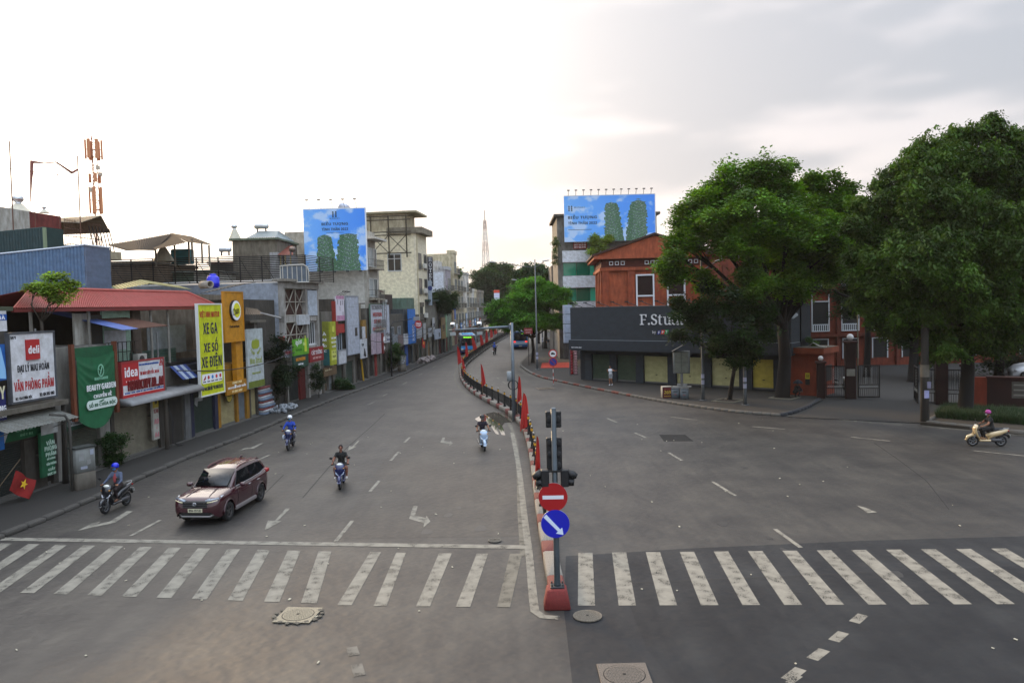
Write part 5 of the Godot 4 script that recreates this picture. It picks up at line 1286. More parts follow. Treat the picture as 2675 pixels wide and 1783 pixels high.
func mast_left() -> void:
	# phone mast: slim lattice with panel antennas in two rings
	var base := v3(-41.06,17.38,-78)
	var o := thing("phone_mast", "slim phone mast crowded with panel antennas on the left skyline", "antenna", v3(base.x, base.y - 4.0, base.z), 0.3)
	var b := B.new()
	var h := 11.8
	for i in 3:
		var a := TAU * i / 3
		var p := v3(cos(a), 0, sin(a)) * 0.28
		b.bar(p, p + v3(0, h, 0), 0.035, 5)
		var q := v3(cos(a + TAU / 3), 0, sin(a + TAU / 3)) * 0.28
		for k in 16:
			var y := h * k / 16.0
			b.bar(p + v3(0, y, 0), q + v3(0, y + h / 16.0, 0), 0.018, 4)
			b.bar(p + v3(0, y, 0), q + v3(0, y, 0), 0.018, 4)
	put(o, "lattice", b, M("a06a4c", 0.7, 0.2, ""))
	put(o, "spike", B.new().bar(v3(0, h, 0), v3(0, h + 0.9, 0), 0.02, 4), M("8a8580", 0.6, 0.3, ""))
	for g in [[10.4, 0.72, 6, 1.9, 0.32], [7.6, 0.5, 3, 0.9, 0.3], [5.4, 0.55, 5, 2.6, 0.28]]:
		for i in int(g[2]):
			var a: float = TAU * i / g[2] + g[0]
			var c := v3(cos(a) * g[1], g[0], sin(a) * g[1])
			put(o, "panel_antenna", B.new().bevel(c, v3(g[4], g[3], 0.16), 0.03, Basis(Vector3.UP, -a + PI / 2)), flat("c08057"))
			put(o, "arm", B.new().bar(v3(0, g[0], 0), c, 0.03, 4).bar(v3(0, g[0] - g[3] * 0.35, 0), c - v3(0, g[3] * 0.35, 0), 0.03, 4), M("96705a", 0.7, 0.2, ""))
	for p in [[0.35, 8.6, 0.2, 0.4], [-0.3, 6.4, 0.3, 0.45], [0.5, 8.0, -0.1, 0.35]]:
		put(o, "radio_box", B.new().bevel(v3(p[0], p[1], p[2]), v3(0.35, p[3], 0.25), 0.03), flat("b4a896"))
	put(o, "dish", B.new(true).ball(v3(-0.5, 3.2, 0.3), v3(0.35, 0.35, 0.12), 12), flat("c4beb2"))



func balcony(o: Node3D, x: float, y: float, z: float, w: float, d := 0.8) -> void:
	var f := put(o, "balcony", B.new().bb(x, y - 0.16, z, x + w, y, z + d), M("a8a294", 0.85, 0, "s"))
	var b := B.new()
	var n := int(w / 0.18)
	for i in n + 1:
		b.box(v3(x + w * i / n, y + 0.45, z + d - 0.04), v3(0.025, 0.88, 0.025))
	for yy in [0.35, 0.9]:
		b.box(v3(x + w / 2, y + yy, z + d - 0.04), v3(w, 0.04, 0.04))
		b.box(v3(x + 0.02, y + yy, z + d / 2), v3(0.04, 0.04, d)).box(v3(x + w - 0.02, y + yy, z + d / 2), v3(0.04, 0.04, d))
	put(f, "railing", b, M("6a675f", 0.6, 0.3, ""))


# flat printed picture, w x h, lower left corner at the parent's origin
func picture(par: Node3D, w: float, h: float, z: float, im: Image) -> void:
	var st := SurfaceTool.new(); st.begin(Mesh.PRIMITIVE_TRIANGLES)
	for v in [[0, 0], [0, 1], [1, 1], [0, 0], [1, 1], [1, 0]]:
		st.set_normal(Vector3.BACK); st.set_uv(Vector2(v[0], 1 - v[1])); st.add_vertex(v3(v[0] * w, v[1] * h, z))
	var m := StandardMaterial3D.new(); m.resource_name = "poster_print"; m.roughness = 0.5; m.albedo_texture = ImageTexture.create_from_image(im)
	put(par, "printed_sheet", st.commit(), m)


# the print: blue sky with clouds and two stepped green towers
func tower_print(w: int, h: int, t1: Vector3, t2: Vector3, sd: int) -> Image:
	var im := Image.create(w, h, false, Image.FORMAT_RGBA8)
	var n := FastNoiseLite.new(); n.seed = sd; n.frequency = 0.006; n.fractal_octaves = 5
	var n2 := FastNoiseLite.new(); n2.seed = sd + 1; n2.frequency = 0.09; n2.fractal_octaves = 3
	for y in h:
		for x in w:
			var fx := float(x) / w; var fy := float(y) / h
			var cl := smoothstep(-0.05, 0.35, n.get_noise_2d(x, y * 1.3) + 0.3 * (fy - 0.5) + 0.15 * (0.5 - fx))
			var c := Color(0.45, 0.7, 0.97).lerp(Color(0.26, 0.56, 0.95), fx).lerp(Color(0.74, 0.83, 0.95), cl * 0.9)
			var k := 0
			for t in [t1, t2]:
				k += 1
				var up: float = (fy - t.y) / (1.0 - t.y)
				var floor_ := floorf(fy * 30.0)
				var step_ := n2.get_noise_2d(k * 90.0, floor_ * 37.0)
				var half: float = t.z * (0.5 + 0.5 * sqrt(maxf(up, 0.0))) * (1.0 + 0.22 * step_)
				var dx: float = (fx - t.x - (0.03 if k == 1 else -0.03) * up) / half
				if absf(dx) > 1.0 or up < 0.04 * absf(dx) + 0.06 * step_:
					continue
				var side := -0.15 if k == 1 else 0.2
				var v := fy * 15.0 + absf(dx - side) * (1.6 if dx > side else 1.1) + 0.7 * n2.get_noise_2d(x * 0.7 + 300.0, y * 0.7)
				var f := v - floorf(v)
				var leaf := n2.get_noise_2d(x * 1.6, y * 1.6)
				if f < 0.14:
					c = Color(0.64, 0.7, 0.71)
				elif f < 0.5:
					c = Color(0.22, 0.29, 0.3).lerp(Color(0.5, 0.56, 0.56), 0.5 + leaf)
				else:
					c = Color(0.24, 0.42, 0.28).lerp(Color(0.45, 0.6, 0.42), 0.5 + leaf)
				if leaf > 0.16:
					c = Color(0.17, 0.33, 0.2)
				if dx * (1.0 if k == 1 else -1.0) > 0.45 and leaf > -0.1:
					c = c.lerp(Color(0.16, 0.34, 0.18), 0.7)
			im.set_pixel(x, y, c)
	return im


func billboard_marks(o: Node3D, cx: float, y: float, s: float, centred: bool) -> void:
	var ink := flat("22343c")
	var b := B.new()
	for i in 2:
		for j in 3:
			b.box(v3(cx + (i - 0.5) * 0.42 * s, y + (1 - j) * 0.3 * s, 0.06), v3(0.2 * s, 0.22 * s, 0.012))
	put(o, "emblem", b, ink)


func mid_houses() -> void:
	var grey := M("c8c5bd", 0.85, 0, "g"); var cream := M("ece2c4", 0.85, 0, "g"); var frame := flat("b9bbb8"); var dg := dark_glass("272c2e"); var iron := M("3f3529", 0.7, 0.2, "")
	var soot := M("2f2a27", 0.95, 0, "g")
	# grey house that carries the left hoarding: its side faces the junction
	var u0 := 53.4
	var p := L(u0)
	var o := thing("house", "tall grey house whose blank side carries the blue hoarding on the left", "house", p, TURN_L)
	put(o, "wall", B.new().bb(0, 0, -9.2, 4.6, 11.6, -0.4), grey); put(o, "upper_wall", B.new().bb(0.5, 11.6, -9, 4.6, 15.6, -0.42), M("c6c3ba", 0.85, 0, "s"))
	put(o, "front_wall", B.new().bb(0.02, 2.9, -0.398, 4.58, 11.58, -0.1), M("c8c5bd", 0.85, 0, "s"))
	for y in [5.2, 8.4, 11.6]:
		balcony(o, 0.4, y, -0.1, 3.6)
		window_at(o, 0.8, y + 0.2, 1.1, 1.9, -0.08, frame, M("8a8f90", 0.3, 0, ""), 1, false); window_at(o, 2.4, y + 0.2, 1.1, 1.9, -0.08, frame, dg, 1, false)
	put(o, "canopy_slab", B.new().bb(0.2, 14.6, -0.4, 4.7, 14.8, 0.9), grey)
	put(o, "rail", B.new().bar(v3(0, 7.9, -8.5), v3(0, 7.9, -0.4), 0.05, 4), iron)
	# the left hoarding
	var bl := v3(-21.03,11.3,-80); var br := v3(-14.63,11.38,-80); var tl := v3(-20.97,17.69,-80)
	o = thing("hoarding", "big blue hoarding of two green towers on the grey house on the left", "billboard", bl, 0.0)
	var w := br.x - bl.x; var h := tl.y - bl.y
	put(o, "panel", B.new().box(v3(w / 2, h / 2, -0.15), v3(w, h, 0.3)), flat("dfe3e6"))
	picture(o, w - 0.1, h - 0.1, 0.02, tower_print(400, 400, v3(0.33, 0.42, 0.17), v3(0.72, 0.38, 0.21), 4))
	var ink := flat("22343c")
	billboard_marks(o, w * 0.5, h * 0.9, 0.7, true)
	text(o, "M E R A K I", w * 0.5, h * 0.835, 1.0, 0.12, ink, 0.03, font_sans); text(o, "BIỂU TƯỢNG", w * 0.5, h * 0.755, 2.7, 0.5, ink, 0.03); text(o, "TÌNH THÂN 2022", w * 0.5, h * 0.67, 2.7, 0.34, ink, 0.03)
	put(o, "thin_rule", B.new().box(v3(w * 0.5, h * 0.61, 0.03), v3(1.8, 0.025, 0.01)), ink)
	for i in 5:
		put(o, "lamp_arm", B.new().bar(v3(w * (0.1 + i * 0.19), h, 0), v3(w * (0.1 + i * 0.19) - 0.1, h + 0.75, 0.5), 0.025, 4).box(v3(w * (0.1 + i * 0.19) - 0.1, h + 0.8, 0.55), v3(0.3, 0.1, 0.2)), M("6b6863", 0.6, 0.3, ""))
	for i in 5:
		put(o, "foot_lamp", B.new().box(v3(w * (0.06 + i * 0.21), -0.1, 0.3), v3(0.28, 0.14, 0.25)), flat("252525"))
	# cream tower block
	var c := L(76.4)
	o = thing("apartment_block", "tall cream apartment block with a rusty empty hoarding frame on its side", "building", c, TURN_L)
	put(o, "wall", B.new().bb(0, 0, -11.5, 6.4, 17.4, -0.4), cream); put(o, "penthouse", B.new().bb(1.0, 17.4, -9.5, 6.0, 20.0, -1.6), M("cfc6ac", 0.85, 0, "s")); put(o, "roof", B.new().bb(0.2, 20.0, -10.5, 6.9, 20.25, 0.0), M("9c9478", 0.8, 0, "g"))
	put(o, "front_wall", B.new().bb(0.02, 3.0, -0.398, 6.38, 17.38, -0.1), M("e8dfc6", 0.85, 0, "g"))
	put(o, "corner_slab", B.new().bb(-0.3, 17.2, -4.0, 6.6, 18.0, 0.8), M("8f8878", 0.85, 0, "s"))
	var sd := put(o, "side_window", B.new().box(v3(-0.02, 13.4, -3.1), v3(0.06, 2.4, 1.9)), frame)
	for i in 2:
		put(sd, "pane", B.new().box(v3(-0.06, 13.1, -3.55 + i * 0.9), v3(0.02, 1.5, 0.78)).box(v3(-0.06, 14.2, -3.55 + i * 0.9), v3(0.02, 0.5, 0.78)), dg)
	var b := B.new()
	for i in 5:
		b.bar(v3(-0.7, 14.0, -10.8 + i * 2.4), v3(-0.7, 19.6, -10.8 + i * 2.4), 0.09, 4)
		if i < 4:
			b.bar(v3(-0.7, 14.6, -10.8 + i * 2.4), v3(-0.7, 17.0, -8.4 + i * 2.4), 0.05, 4).bar(v3(-0.7, 17.0, -10.8 + i * 2.4), v3(-0.7, 14.6, -8.4 + i * 2.4), 0.05, 4)
	for y in [14.6, 17.0, 17.4, 19.0, 19.5]:
		b.bar(v3(-0.7, y, -11.2), v3(-0.7, y, -0.6), 0.07, 4)
	put(o, "hoarding_frame", b, M("3a3324", 0.8, 0.2, ""))
	for y in [5.8, 9.2, 12.6]:
		window_at(o, 1.0, y, 1.6, 2.0, -0.08, flat("5c5a54"), dg, 1)
		var ac := put(o, "air_conditioner", B.new().bevel(v3(3.6, y + 0.4, 0.2), v3(0.9, 0.65, 0.4), 0.03), flat("c2c0b8"))
		window_at(o, 4.4, y, 1.4, 2.0, -0.08, flat("5c5a54"), dg, 1)
	put(o, "drain_pipe", B.new().bar(v3(0.2, 3, 0.0), v3(0.2, 17, 0.0), 0.09, 6), M("b8ad90", 0.7, 0, ""))
	put(o, "teal_annex", B.new().bb(-4.2, 0, -6, -0.02, 8.6, -0.6), M("6a8578", 0.85, 0, "s"))
	# sooty old house in front of it
	o = block("sooty old house with a rusty red roof before the cream apartment block", "house", L(61.5, 0, -3.4), TURN_L, 9.0, 9.4, 6.0, M("4c4741", 0.95, 0, "s"))
	put(o, "roof", B.new().ribs4(v3(-0.4, 9.3, 0.4), v3(9.2, 9.3, 0.4), v3(8.0, 11.2, -3), v3(0.8, 11.2, -3), 30, 0.05).ribs4(v3(-0.4, 9.3, -6.4), v3(-0.4, 9.3, 0.4), v3(0.8, 11.2, -3), v3(0.8, 11.2, -3.001), 20, 0.05), M("5c3029", 0.8, 0, "g"))
	put(o, "hanging_room", B.new().bb(2.0, 5.5, 0.0, 7.5, 9.0, 1.8), stained("4a3c36")); window_at(o, 3.0, 6.6, 1.4, 1.5, 1.82, flat("8c9694"), M("7f8c8c", 0.4, 0, ""), 1)
	o = block("maroon boarded extension with a blue tin roof left of the sooty house", "house", L(57.0, 0, -2.8), TURN_L, 4.2, 9.6, 5.0, stained("4a2f2a"), M("6f8096", 0.6, 0.1, "g"))
	tank("blue and steel water tank above the maroon extension", L(58.6, 9.8, -4.0), TURN_L, "7f93b8", 0.55, 1.6)
	tank("steel water tank on the roof edge left of the cream apartment block", L(74.0, 19.6, -9.0), TURN_L, "b4b8c4", 0.6, 1.8)


func hotel_letters(o: Node3D, w: float, h: float) -> void:
	var y := h - 0.6
	for s in ["H", "O", "T", "E", "L"]:
		text(o, s, w / 2, y, 0.62, 0.85, flat("e6e6e8"), 0.03, font_serif)
		y -= 1.15


# narrow street house of several floors, along the bend of the row
func tube_house(label: String, u: float, w: float, floors: int, wall: Material, accent: Material, set_back := 0.0, seed_ := 1) -> Node3D:
	var o := thing("shop_house", label, "house", L2(u, 0, -set_back), TURN_L2)
	var h := 1.0 + floors * 3.2
	put(o, "wall", B.new().bb(0, 0, -9, w, h, -0.3), wall)
	put(o, "front_wall", B.new().bb(0.02, 2.9, -0.298, w - 0.02, h - 0.02, 0.0), accent)
	put(o, "parapet", B.new().bb(-0.08, h, -1.2, w + 0.08, h + 0.6, 0.12), wall)
	roller(o, 0.3, w - 0.3, 0.1, 2.6, -0.2, pick([M("55524a", 0.6, 0.1, "g"), M("4a5450", 0.6, 0.1, "g"), M("6a3a30", 0.7, 0, "g")]))
	for k in range(1, floors):
		var y := 0.6 + k * 3.2
		balcony(o, 0.2, y, 0.0, w - 0.4, 0.7)
		window_at(o, w * 0.2, y + 0.15, w * 0.22, 2.0, 0.02, flat("8e8f8b"), dark_glass("272c2e"), 0, false)
		window_at(o, w * 0.58, y + 0.15, w * 0.22, 2.0, 0.02, flat("8e8f8b"), dark_glass("272c2e"), 0, false)
	return o



# ---------------------------------------------------------------- the far end of the left row

func left_far() -> void:
	var cream := M("dcd2b4", 0.85, 0, "s"); var grey := M("bcbec0", 0.85, 0, "s"); var white := M("dcdddc", 0.85, 0, "s"); var brown := M("7a7064", 0.85, 0, "s"); var pale := M("d6d0bf", 0.85, 0, "s")
	var iron := M("2a2a2a", 0.6, 0.2, "")
	var o := thing("hotel_sign", "tall black upright hotel sign with white letters on the cream block", "sign", L(82.4, 10.2, 0.1), TURN_L - 1.1); o.scale = Vector3.ONE * 0.66
	put(o, "panel", B.new().box(v3(0.55, 3.2, -0.1), v3(1.1, 6.4, 0.2)), flat("23202a")); put(o, "frame", B.new().box(v3(1.16, 3.2, -0.1), v3(0.06, 6.6, 0.26)).box(v3(-0.06, 3.2, -0.1), v3(0.06, 6.6, 0.26)), M("a9a7a2", 0.6, 0.2, ""))
	hotel_letters(o, 1.1, 6.4)
	o = thing("hotel_sign", "smaller blue and white upright sign left of the hotel letters", "sign", L(81.8, 7.6, 0.2), TURN_L - 1.1); o.scale = Vector3.ONE * 0.66
	put(o, "panel", B.new().box(v3(0.4, 2.6, -0.1), v3(0.8, 5.2, 0.2)), worn("9aa6b4")); put(o, "blue_disc", B.new().prism(circle(0.5, 14), 0.0, 0.05, Transform3D(Basis(), v3(0.4, 3.6, 0.02))), flat("1f2f66"))
	# house with a gable and columns, then on to the end of the street
	o = tube_house("old house with a pointed gable and columned balconies behind the hotel sign", 12.0, 6.4, 4, stained("8a7f6e"), stained("8f8474"), 3.0)
	put(o, "gable", B.new().prism([Vector2(2.6, 13.8), Vector2(6.4, 13.8), Vector2(6.4, 15.2), Vector2(4.5, 18.0), Vector2(2.6, 15.2)], -1.5, 0.3), stained("7a5f52"))
	for x in [0.3, 2.2, 4.2, 6.1]:
		put(o, "column", B.new().bar(v3(x, 3.0, 0.6), v3(x, 13.6, 0.6), 0.16, 8), M("b0a893", 0.85, 0, ""))
	o = tube_house("low shop with a red awning before the gabled house", 1.0, 5.0, 2, brown, stained("6f6a60"))
	o = tube_house("low grey shop with an orange panel after the red awning", 6.2, 5.5, 2, grey, stained("74726c"))
	put(o, "orange_panel", B.new().bb(0.6, 3.0, 0.02, 2.6, 5.4, 0.2), M("b0522f", 0.7, 0, "g"))
	o = tube_house("low shop with a torn brown roof", 20.0, 6.0, 2, brown, stained("665d52"))
	o = tube_house("tall grey house with a white poster on its blank side", 33.0, 5.2, 4, M("c6cad0", 0.85, 0, "s"), M("b0abb8", 0.85, 0, "s"), 0.5)
	put(o, "side_poster", B.new().bb(-0.06, 9.6, -4.4, -0.01, 13.4, -0.6), worn("cdd6e2"))
	put(o, "roof_terrace", B.new().bb(0.2, 13.8, -6, 5.0, 15.4, -1.5), white)
	for c in [["plum", 0.05, 9.4, "6a5566"], ["tan", 0.05, 6.8, "8a7452"], ["white", 0.05, 4.9, "c0c4c8"]]:
		put(o, "front_panel", B.new().bb(0.1, c[2] - 2.3, 0.03, 2.4, c[2], 0.85), M(c[3], 0.7, 0, "g"))
	put(o, "blue_panel", B.new().bb(2.5, 5.0, 0.03, 3.6, 8.4, 0.95), worn("2c62b4"))
	o = tube_house("cream house with stacked balconies and tall windows", 39.0, 4.4, 5, cream, M("e0d6ba", 0.85, 0, "s"))
	o = tube_house("second cream house with stacked balconies, lower than its neighbour", 44.0, 4.2, 4, cream, M("d8ceb4", 0.85, 0, "s"))
	o = tube_house("white house with a cluttered top terrace", 48.8, 4.6, 4, white, pale)
	o = tube_house("low yellowish shop house between two taller ones", 54.0, 5.2, 2, pale, cream)
	o = tube_house("grey four storey house near the far trees", 60.0, 4.6, 4, grey, white)
	o = tube_house("brown shop house near the far trees", 65.0, 5.2, 3, brown, pale)
	o = tube_house("white shop house near the far trees", 70.6, 5.0, 3, white, white)
	o = tube_house("cream shop house near the far trees", 76.0, 5.2, 3, cream, cream)
	o = tube_house("last grey shop house before the far trees", 81.6, 5.2, 2, grey, grey)
	for k in [[27.0, 5.4, 2, "dull pink shop house left of the tall grey house", "8a6f6a"], [88.0, 6.0, 3, "shop house at the end of the street under the far trees", "8f8b84"], [95.0, 6.0, 3, "furthest shop house at the end of the street", "a09a8c"]]:
		o = tube_house(k[3], k[0], k[1], k[2], M(k[4], 0.85, 0, "s"), M(k[4], 0.85, 0, "s"))
	# their signboards
	var rows := [[3.0, 3.2, 2.6, 1.2, "a9b0ba", "pale board over the red awning shop"], [7.0, 3.4, 1.6, 2.4, "b9bcc0", "white upright board over the orange panel"], [13.5, 3.0, 2.4, 1.6, "9a3a34", "red board under the gabled house"], [17.0, 3.2, 1.2, 3.0, "8f9cc0", "blue grey upright board under the gabled house"],
		[21.5, 3.0, 3.0, 1.3, "c2c4c6", "white board of the torn roof shop"], [25.2, 3.1, 1.1, 4.4, "8ea0c8", "tall pale blue board past the torn roof shop"], [29.0, 3.0, 2.6, 1.3, "b04a3c", "red board of the dull pink shop house"], [34.0, 3.0, 2.0, 1.2, "d0d4d8", "white board at the foot of the tall grey house"],
		[41.0, 3.0, 2.4, 1.2, "4a78b4", "blue board at the foot of the cream houses"], [46.0, 3.0, 2.2, 1.4, "c9cdd2", "white board under the second cream house"], [51.0, 3.2, 1.4, 2.6, "a8bcd8", "light blue upright board near the far trees"], [57.0, 3.0, 2.4, 1.3, "b05a44", "orange board near the far trees"], [63.0, 3.0, 2.6, 1.3, "c8ccd2", "white board of the far grey house"], [68.0, 3.0, 2.6, 1.5, "5a86bc", "blue board of the far brown house"], [74.0, 3.0, 2.6, 1.5, "cfd2d6", "white board of the far white house"], [80.0, 3.0, 2.6, 1.4, "9a4a40", "dull red board of the far cream house"]]
	for r in rows:
		o = board(r[5], r[0], r[1], r[2], r[3], 0.8, M(r[4], 0.6, 0, "g"), null, "signboard", true)
		put(o, "lettering_band", B.new().box(v3(r[2] / 2, r[3] * 0.55, 0.008), v3(r[2] * 0.75, r[3] * 0.22, 0.012)), M("4a4a54" if r[4][0] in "abc" else "d9d9dc", 0.6, 0, ""))
	# lit advertising box on a pole over the roofs
	o = thing("light_box", "white and red light box on a pole above the far shops", "sign", v3(-3.4, 0, -188), 0.2)
	put(o, "box", B.new().bevel(v3(0, 9.0, 0), v3(1.3, 2.6, 0.35), 0.05), M("c9cbe0", 0.5, 0, "")); put(o, "red_head", B.new().bevel(v3(0, 10.6, 0), v3(1.34, 0.7, 0.38), 0.05), M("c2432c", 0.5, 0, "")); put(o, "pole", B.new().bar(v3(0, 0, 0), v3(0, 7.8, 0), 0.09, 8), iron)
	# lattice mast far off, red and white paled to paint in haze
	var mp := v3(-13.35,15.14,-430)
	o = thing("lattice_mast", "tall red and white lattice mast paled with painted haze far away above the trees", "tower", v3(mp.x, 0, mp.z), 0.4)
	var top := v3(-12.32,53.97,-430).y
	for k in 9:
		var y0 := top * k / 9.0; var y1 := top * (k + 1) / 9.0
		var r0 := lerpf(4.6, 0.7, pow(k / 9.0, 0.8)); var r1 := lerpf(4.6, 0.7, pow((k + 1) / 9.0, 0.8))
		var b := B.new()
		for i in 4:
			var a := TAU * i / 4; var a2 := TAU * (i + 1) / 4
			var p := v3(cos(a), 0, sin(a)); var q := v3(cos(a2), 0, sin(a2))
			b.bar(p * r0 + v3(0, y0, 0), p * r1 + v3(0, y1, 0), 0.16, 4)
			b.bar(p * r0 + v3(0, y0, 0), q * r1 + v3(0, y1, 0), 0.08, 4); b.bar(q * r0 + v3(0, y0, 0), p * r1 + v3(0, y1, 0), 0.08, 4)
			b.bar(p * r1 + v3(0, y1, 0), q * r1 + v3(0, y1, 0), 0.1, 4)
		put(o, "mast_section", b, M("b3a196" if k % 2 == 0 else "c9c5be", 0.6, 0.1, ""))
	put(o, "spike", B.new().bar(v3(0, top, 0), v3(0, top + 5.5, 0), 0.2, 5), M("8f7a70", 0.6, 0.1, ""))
	# low hazy buildings closing the view
	for k in [[v3(1.59,6.56,-330), 0, 9, 14, "far pale block to the right of the far trees"], [v3(-25.7,7.17,-360), 0, 14, 11, "far low block left of the far trees"], [v3(-10.37,6.64,-420), 0, 30, 9, "far block behind the far trees"]]:
		var p: Vector3 = k[0]
		block(k[4], "building", v3(p.x, 0, p.z), 0.0, k[2], k[3], 10, stained("a9a49c"), M("8a8680", 0.9, 0, "g"))



# ---------------------------------------------------------------- the right corner

func right_shop() -> void:
	var slate := M("2c343c", 0.7, 0, "g"); var deep := M("1f252b", 0.75, 0, "g"); var wht := flat("e2e2e4")
	var o := thing("shop_building", "long dark grey corner shop with six roller shutters and raised white serif lettering", "shop", v3(7.08,0,-72.44), TURN_R)
	put(o, "wall", B.new().bb(-1.2, 0, -9.0, 11.0, 6.9, -0.35).bb(11.0, 0, -2.2, 20.0, 6.9, -0.35), deep)
	put(o, "plinth", B.new().bb(-0.6, 0, -0.6, 20.0, 0.2, 0.12), M("24282c", 0.9, 0, "g"))
	put(o, "lintel", B.new().bb(-0.4, 2.6, -0.5, 20.0, 3.05, 0.0), deep)
	var bays := [[0.35, 2.38, "4a5a48"], [3.15, 5.21, "4a5a48"], [6.0, 8.45, "c6c28e"], [9.27, 11.75, "cfcb98"], [12.57, 15.04, "cfcb98"], [16.14, 17.9, "d8c65a"]]
	var x := -0.4
	for k in bays:
		put(o, "pillar", B.new().bb(x, 0.2, -0.5, k[0], 2.6, -0.02), slate)
		roller(o, k[0], k[1], 0.22, 2.6, -0.28, M(k[2], 0.6, 0.1, "g"))
		put(o, "lock_plate", B.new().box(v3((k[0] + k[1]) / 2, 0.95, -0.24), v3(0.16, 0.06, 0.06)), M("33332f", 0.5, 0.3, ""))
		x = k[1]
	put(o, "pillar", B.new().bb(x, 0.2, -0.5, 20.0, 2.6, -0.02), slate)
	put(o, "fascia", B.new().bb(-1.0, 4.02, -0.9, 19.9, 6.98, 1.3), slate)
	put(o, "lower_band", B.new().bb(-1.2, 3.06, -0.9, 19.95, 3.98, 1.36), M("262e37", 0.7, 0, "g"))
	put(o, "pale_trim", B.new().bb(-1.0, 3.98, -0.8, 19.9, 4.02, 1.33), M("7f878c", 0.6, 0.2, ""))
	put(o, "soffit", B.new().bb(-1.0, 3.0, -0.3, 19.8, 3.055, 1.3), deep)
	text(o, "F.Studio", 9.1, 5.85, 4.9, 0.95, wht, 1.36, font_serif, 0.0, 0.08)
	text(o, "by", 8.0, 4.72, 0.34, 0.3, wht, 1.31, font_serif)
	for i in 3:
		var at := Transform3D(Basis(), v3(8.3 + i * 0.36, 4.62, 1.305))
		put(o, "logo_block", B.new().prism([Vector2(0.0, -0.06 + i * 0.03), Vector2(0.32, -0.06 + i * 0.03), Vector2(0.44, 0.28 + i * 0.03), Vector2(0.12, 0.28 + i * 0.03)], 0.0, 0.03, at), M(["20357f", "c23a22", "1f8a4c"][i], 0.6, 0, ""))
		text(o, ["F", "P", "T"][i], 8.52 + i * 0.36, 4.72 + i * 0.03, 0.15, 0.2, wht, 1.345)
	text(o, "269 CHÙA BỘC", -0.3, 3.3, 1.2, 0.14, wht, 1.365)
	for i in 14:
		var sx := -0.4 + i * 1.5
		put(o, "spotlight", B.new().bar(v3(sx + 0.5, 7.0, 0.9), v3(sx, 7.35, 1.7), 0.03, 4).box(v3(sx - 0.03, 7.4, 1.75), v3(0.3, 0.1, 0.16)), flat("1c1c1e"))
	# its left flank along the street: narrow shutters and stacked light boxes
	for i in 2:
		put(o, "side_panel", B.new().bb(-1.25, 0.2, -1.2 - i * 1.2, -1.2, 2.5, -0.5 - i * 1.2), M("8f8c78", 0.7, 0, "g"))
	o = thing("signboard", "stack of white light boxes on the street side of the dark grey shop", "sign", v3(5.59,0,-77.43), 0.35)
	for i in 4:
		put(o, "light_box", B.new().bevel(v3(0, 3.9 + i * 0.95, 0), v3(0.9, 0.9, 0.35), 0.03), M("a9b2c4", 0.5, 0, "g"))
	put(o, "post", B.new().bar(v3(0.2, 0, -0.1), v3(0.2, 7.4, -0.1), 0.06, 6), M("5a5c60", 0.6, 0.3, ""))
	o = thing("balloon_column", "column of red and white balloons by the street side of the shop", "balloons", v3(6.17,0,-79.38), 0.0)
	for i in 26:
		var a := i * 2.1
		put(o, "balloon", B.new(true).ball(v3(cos(a) * 0.28, 0.2 + i * 0.095, sin(a) * 0.28), v3(0.2, 0.23, 0.2), 8), M("8e1a22" if i % 3 else "b98f92", 0.3, 0, ""))
	solo("carpet", "two strips of orange red carpet across the right pavement", "carpet", B.new().slab([Vector2(3.19,-87.82), Vector2(3.61,-95.04), Vector2(7.32,-95.05), Vector2(6.79,-87.26)], 0.14, 0.165), M("b53a26", 0.95, 0, "g"))
	# orange building behind
	var org := M("b85c38", 0.85, 0, "s"); var org2 := M("ad5231", 0.85, 0, "s"); var white := M("d6d6d8", 0.7, 0, "")
	o = thing("gabled_building", "orange colonial building with a shallow gable and white framed windows behind the grey shop", "building", v3(9.9, 0, -84), -0.05)
	var w := 11.2
	put(o, "wall", B.new().bb(0, 0, -13, w, 11.1, -0.2), org)
	put(o, "frieze", B.new().bb(-0.1, 11.1, -13.1, w + 0.1, 12.0, 0.0), M("5c2a1f", 0.9, 0, "g"))
	put(o, "beam", B.new().bb(-0.25, 10.75, -13.2, w + 0.25, 11.1, 0.12), org)
	put(o, "cornice", B.new().bb(-0.9, 12.0, -13.5, w + 0.9, 12.35, 0.6), org)
	put(o, "gable", B.new().prism([Vector2(-0.9, 12.35), Vector2(w + 0.9, 12.35), Vector2(w / 2, 14.35)], -0.6, 0.4), org)
	put(o, "roof", B.new().prism([Vector2(-1.1, 12.3), Vector2(w / 2, 14.45), Vector2(w + 1.1, 12.3), Vector2(w + 1.1, 12.5), Vector2(w / 2, 14.68), Vector2(-1.1, 12.5)], -13.4, 0.62), M("4a322a", 0.9, 0, "g"))
	for c in [1.6, 5.4, 9.4]:
		for i in 3:
			var q := v3(c + (i - 1) * 0.62, 11.55, 0.03)
			put(o, "vent_frame", B.new().box(q + v3(0, 0.17, 0), v3(0.42, 0.07, 0.08)).box(q - v3(0, 0.17, 0), v3(0.42, 0.07, 0.08)).box(q + v3(0.175, 0, 0), v3(0.07, 0.27, 0.08)).box(q - v3(0.175, 0, 0), v3(0.07, 0.27, 0.08)), white)
	for px in [0.35, 3.1, 5.95, 9.2, 10.85]:
		put(o, "pilaster", B.new().bb(px - 0.35, 0, -0.198, px + 0.35, 10.748, 0.05), org2)
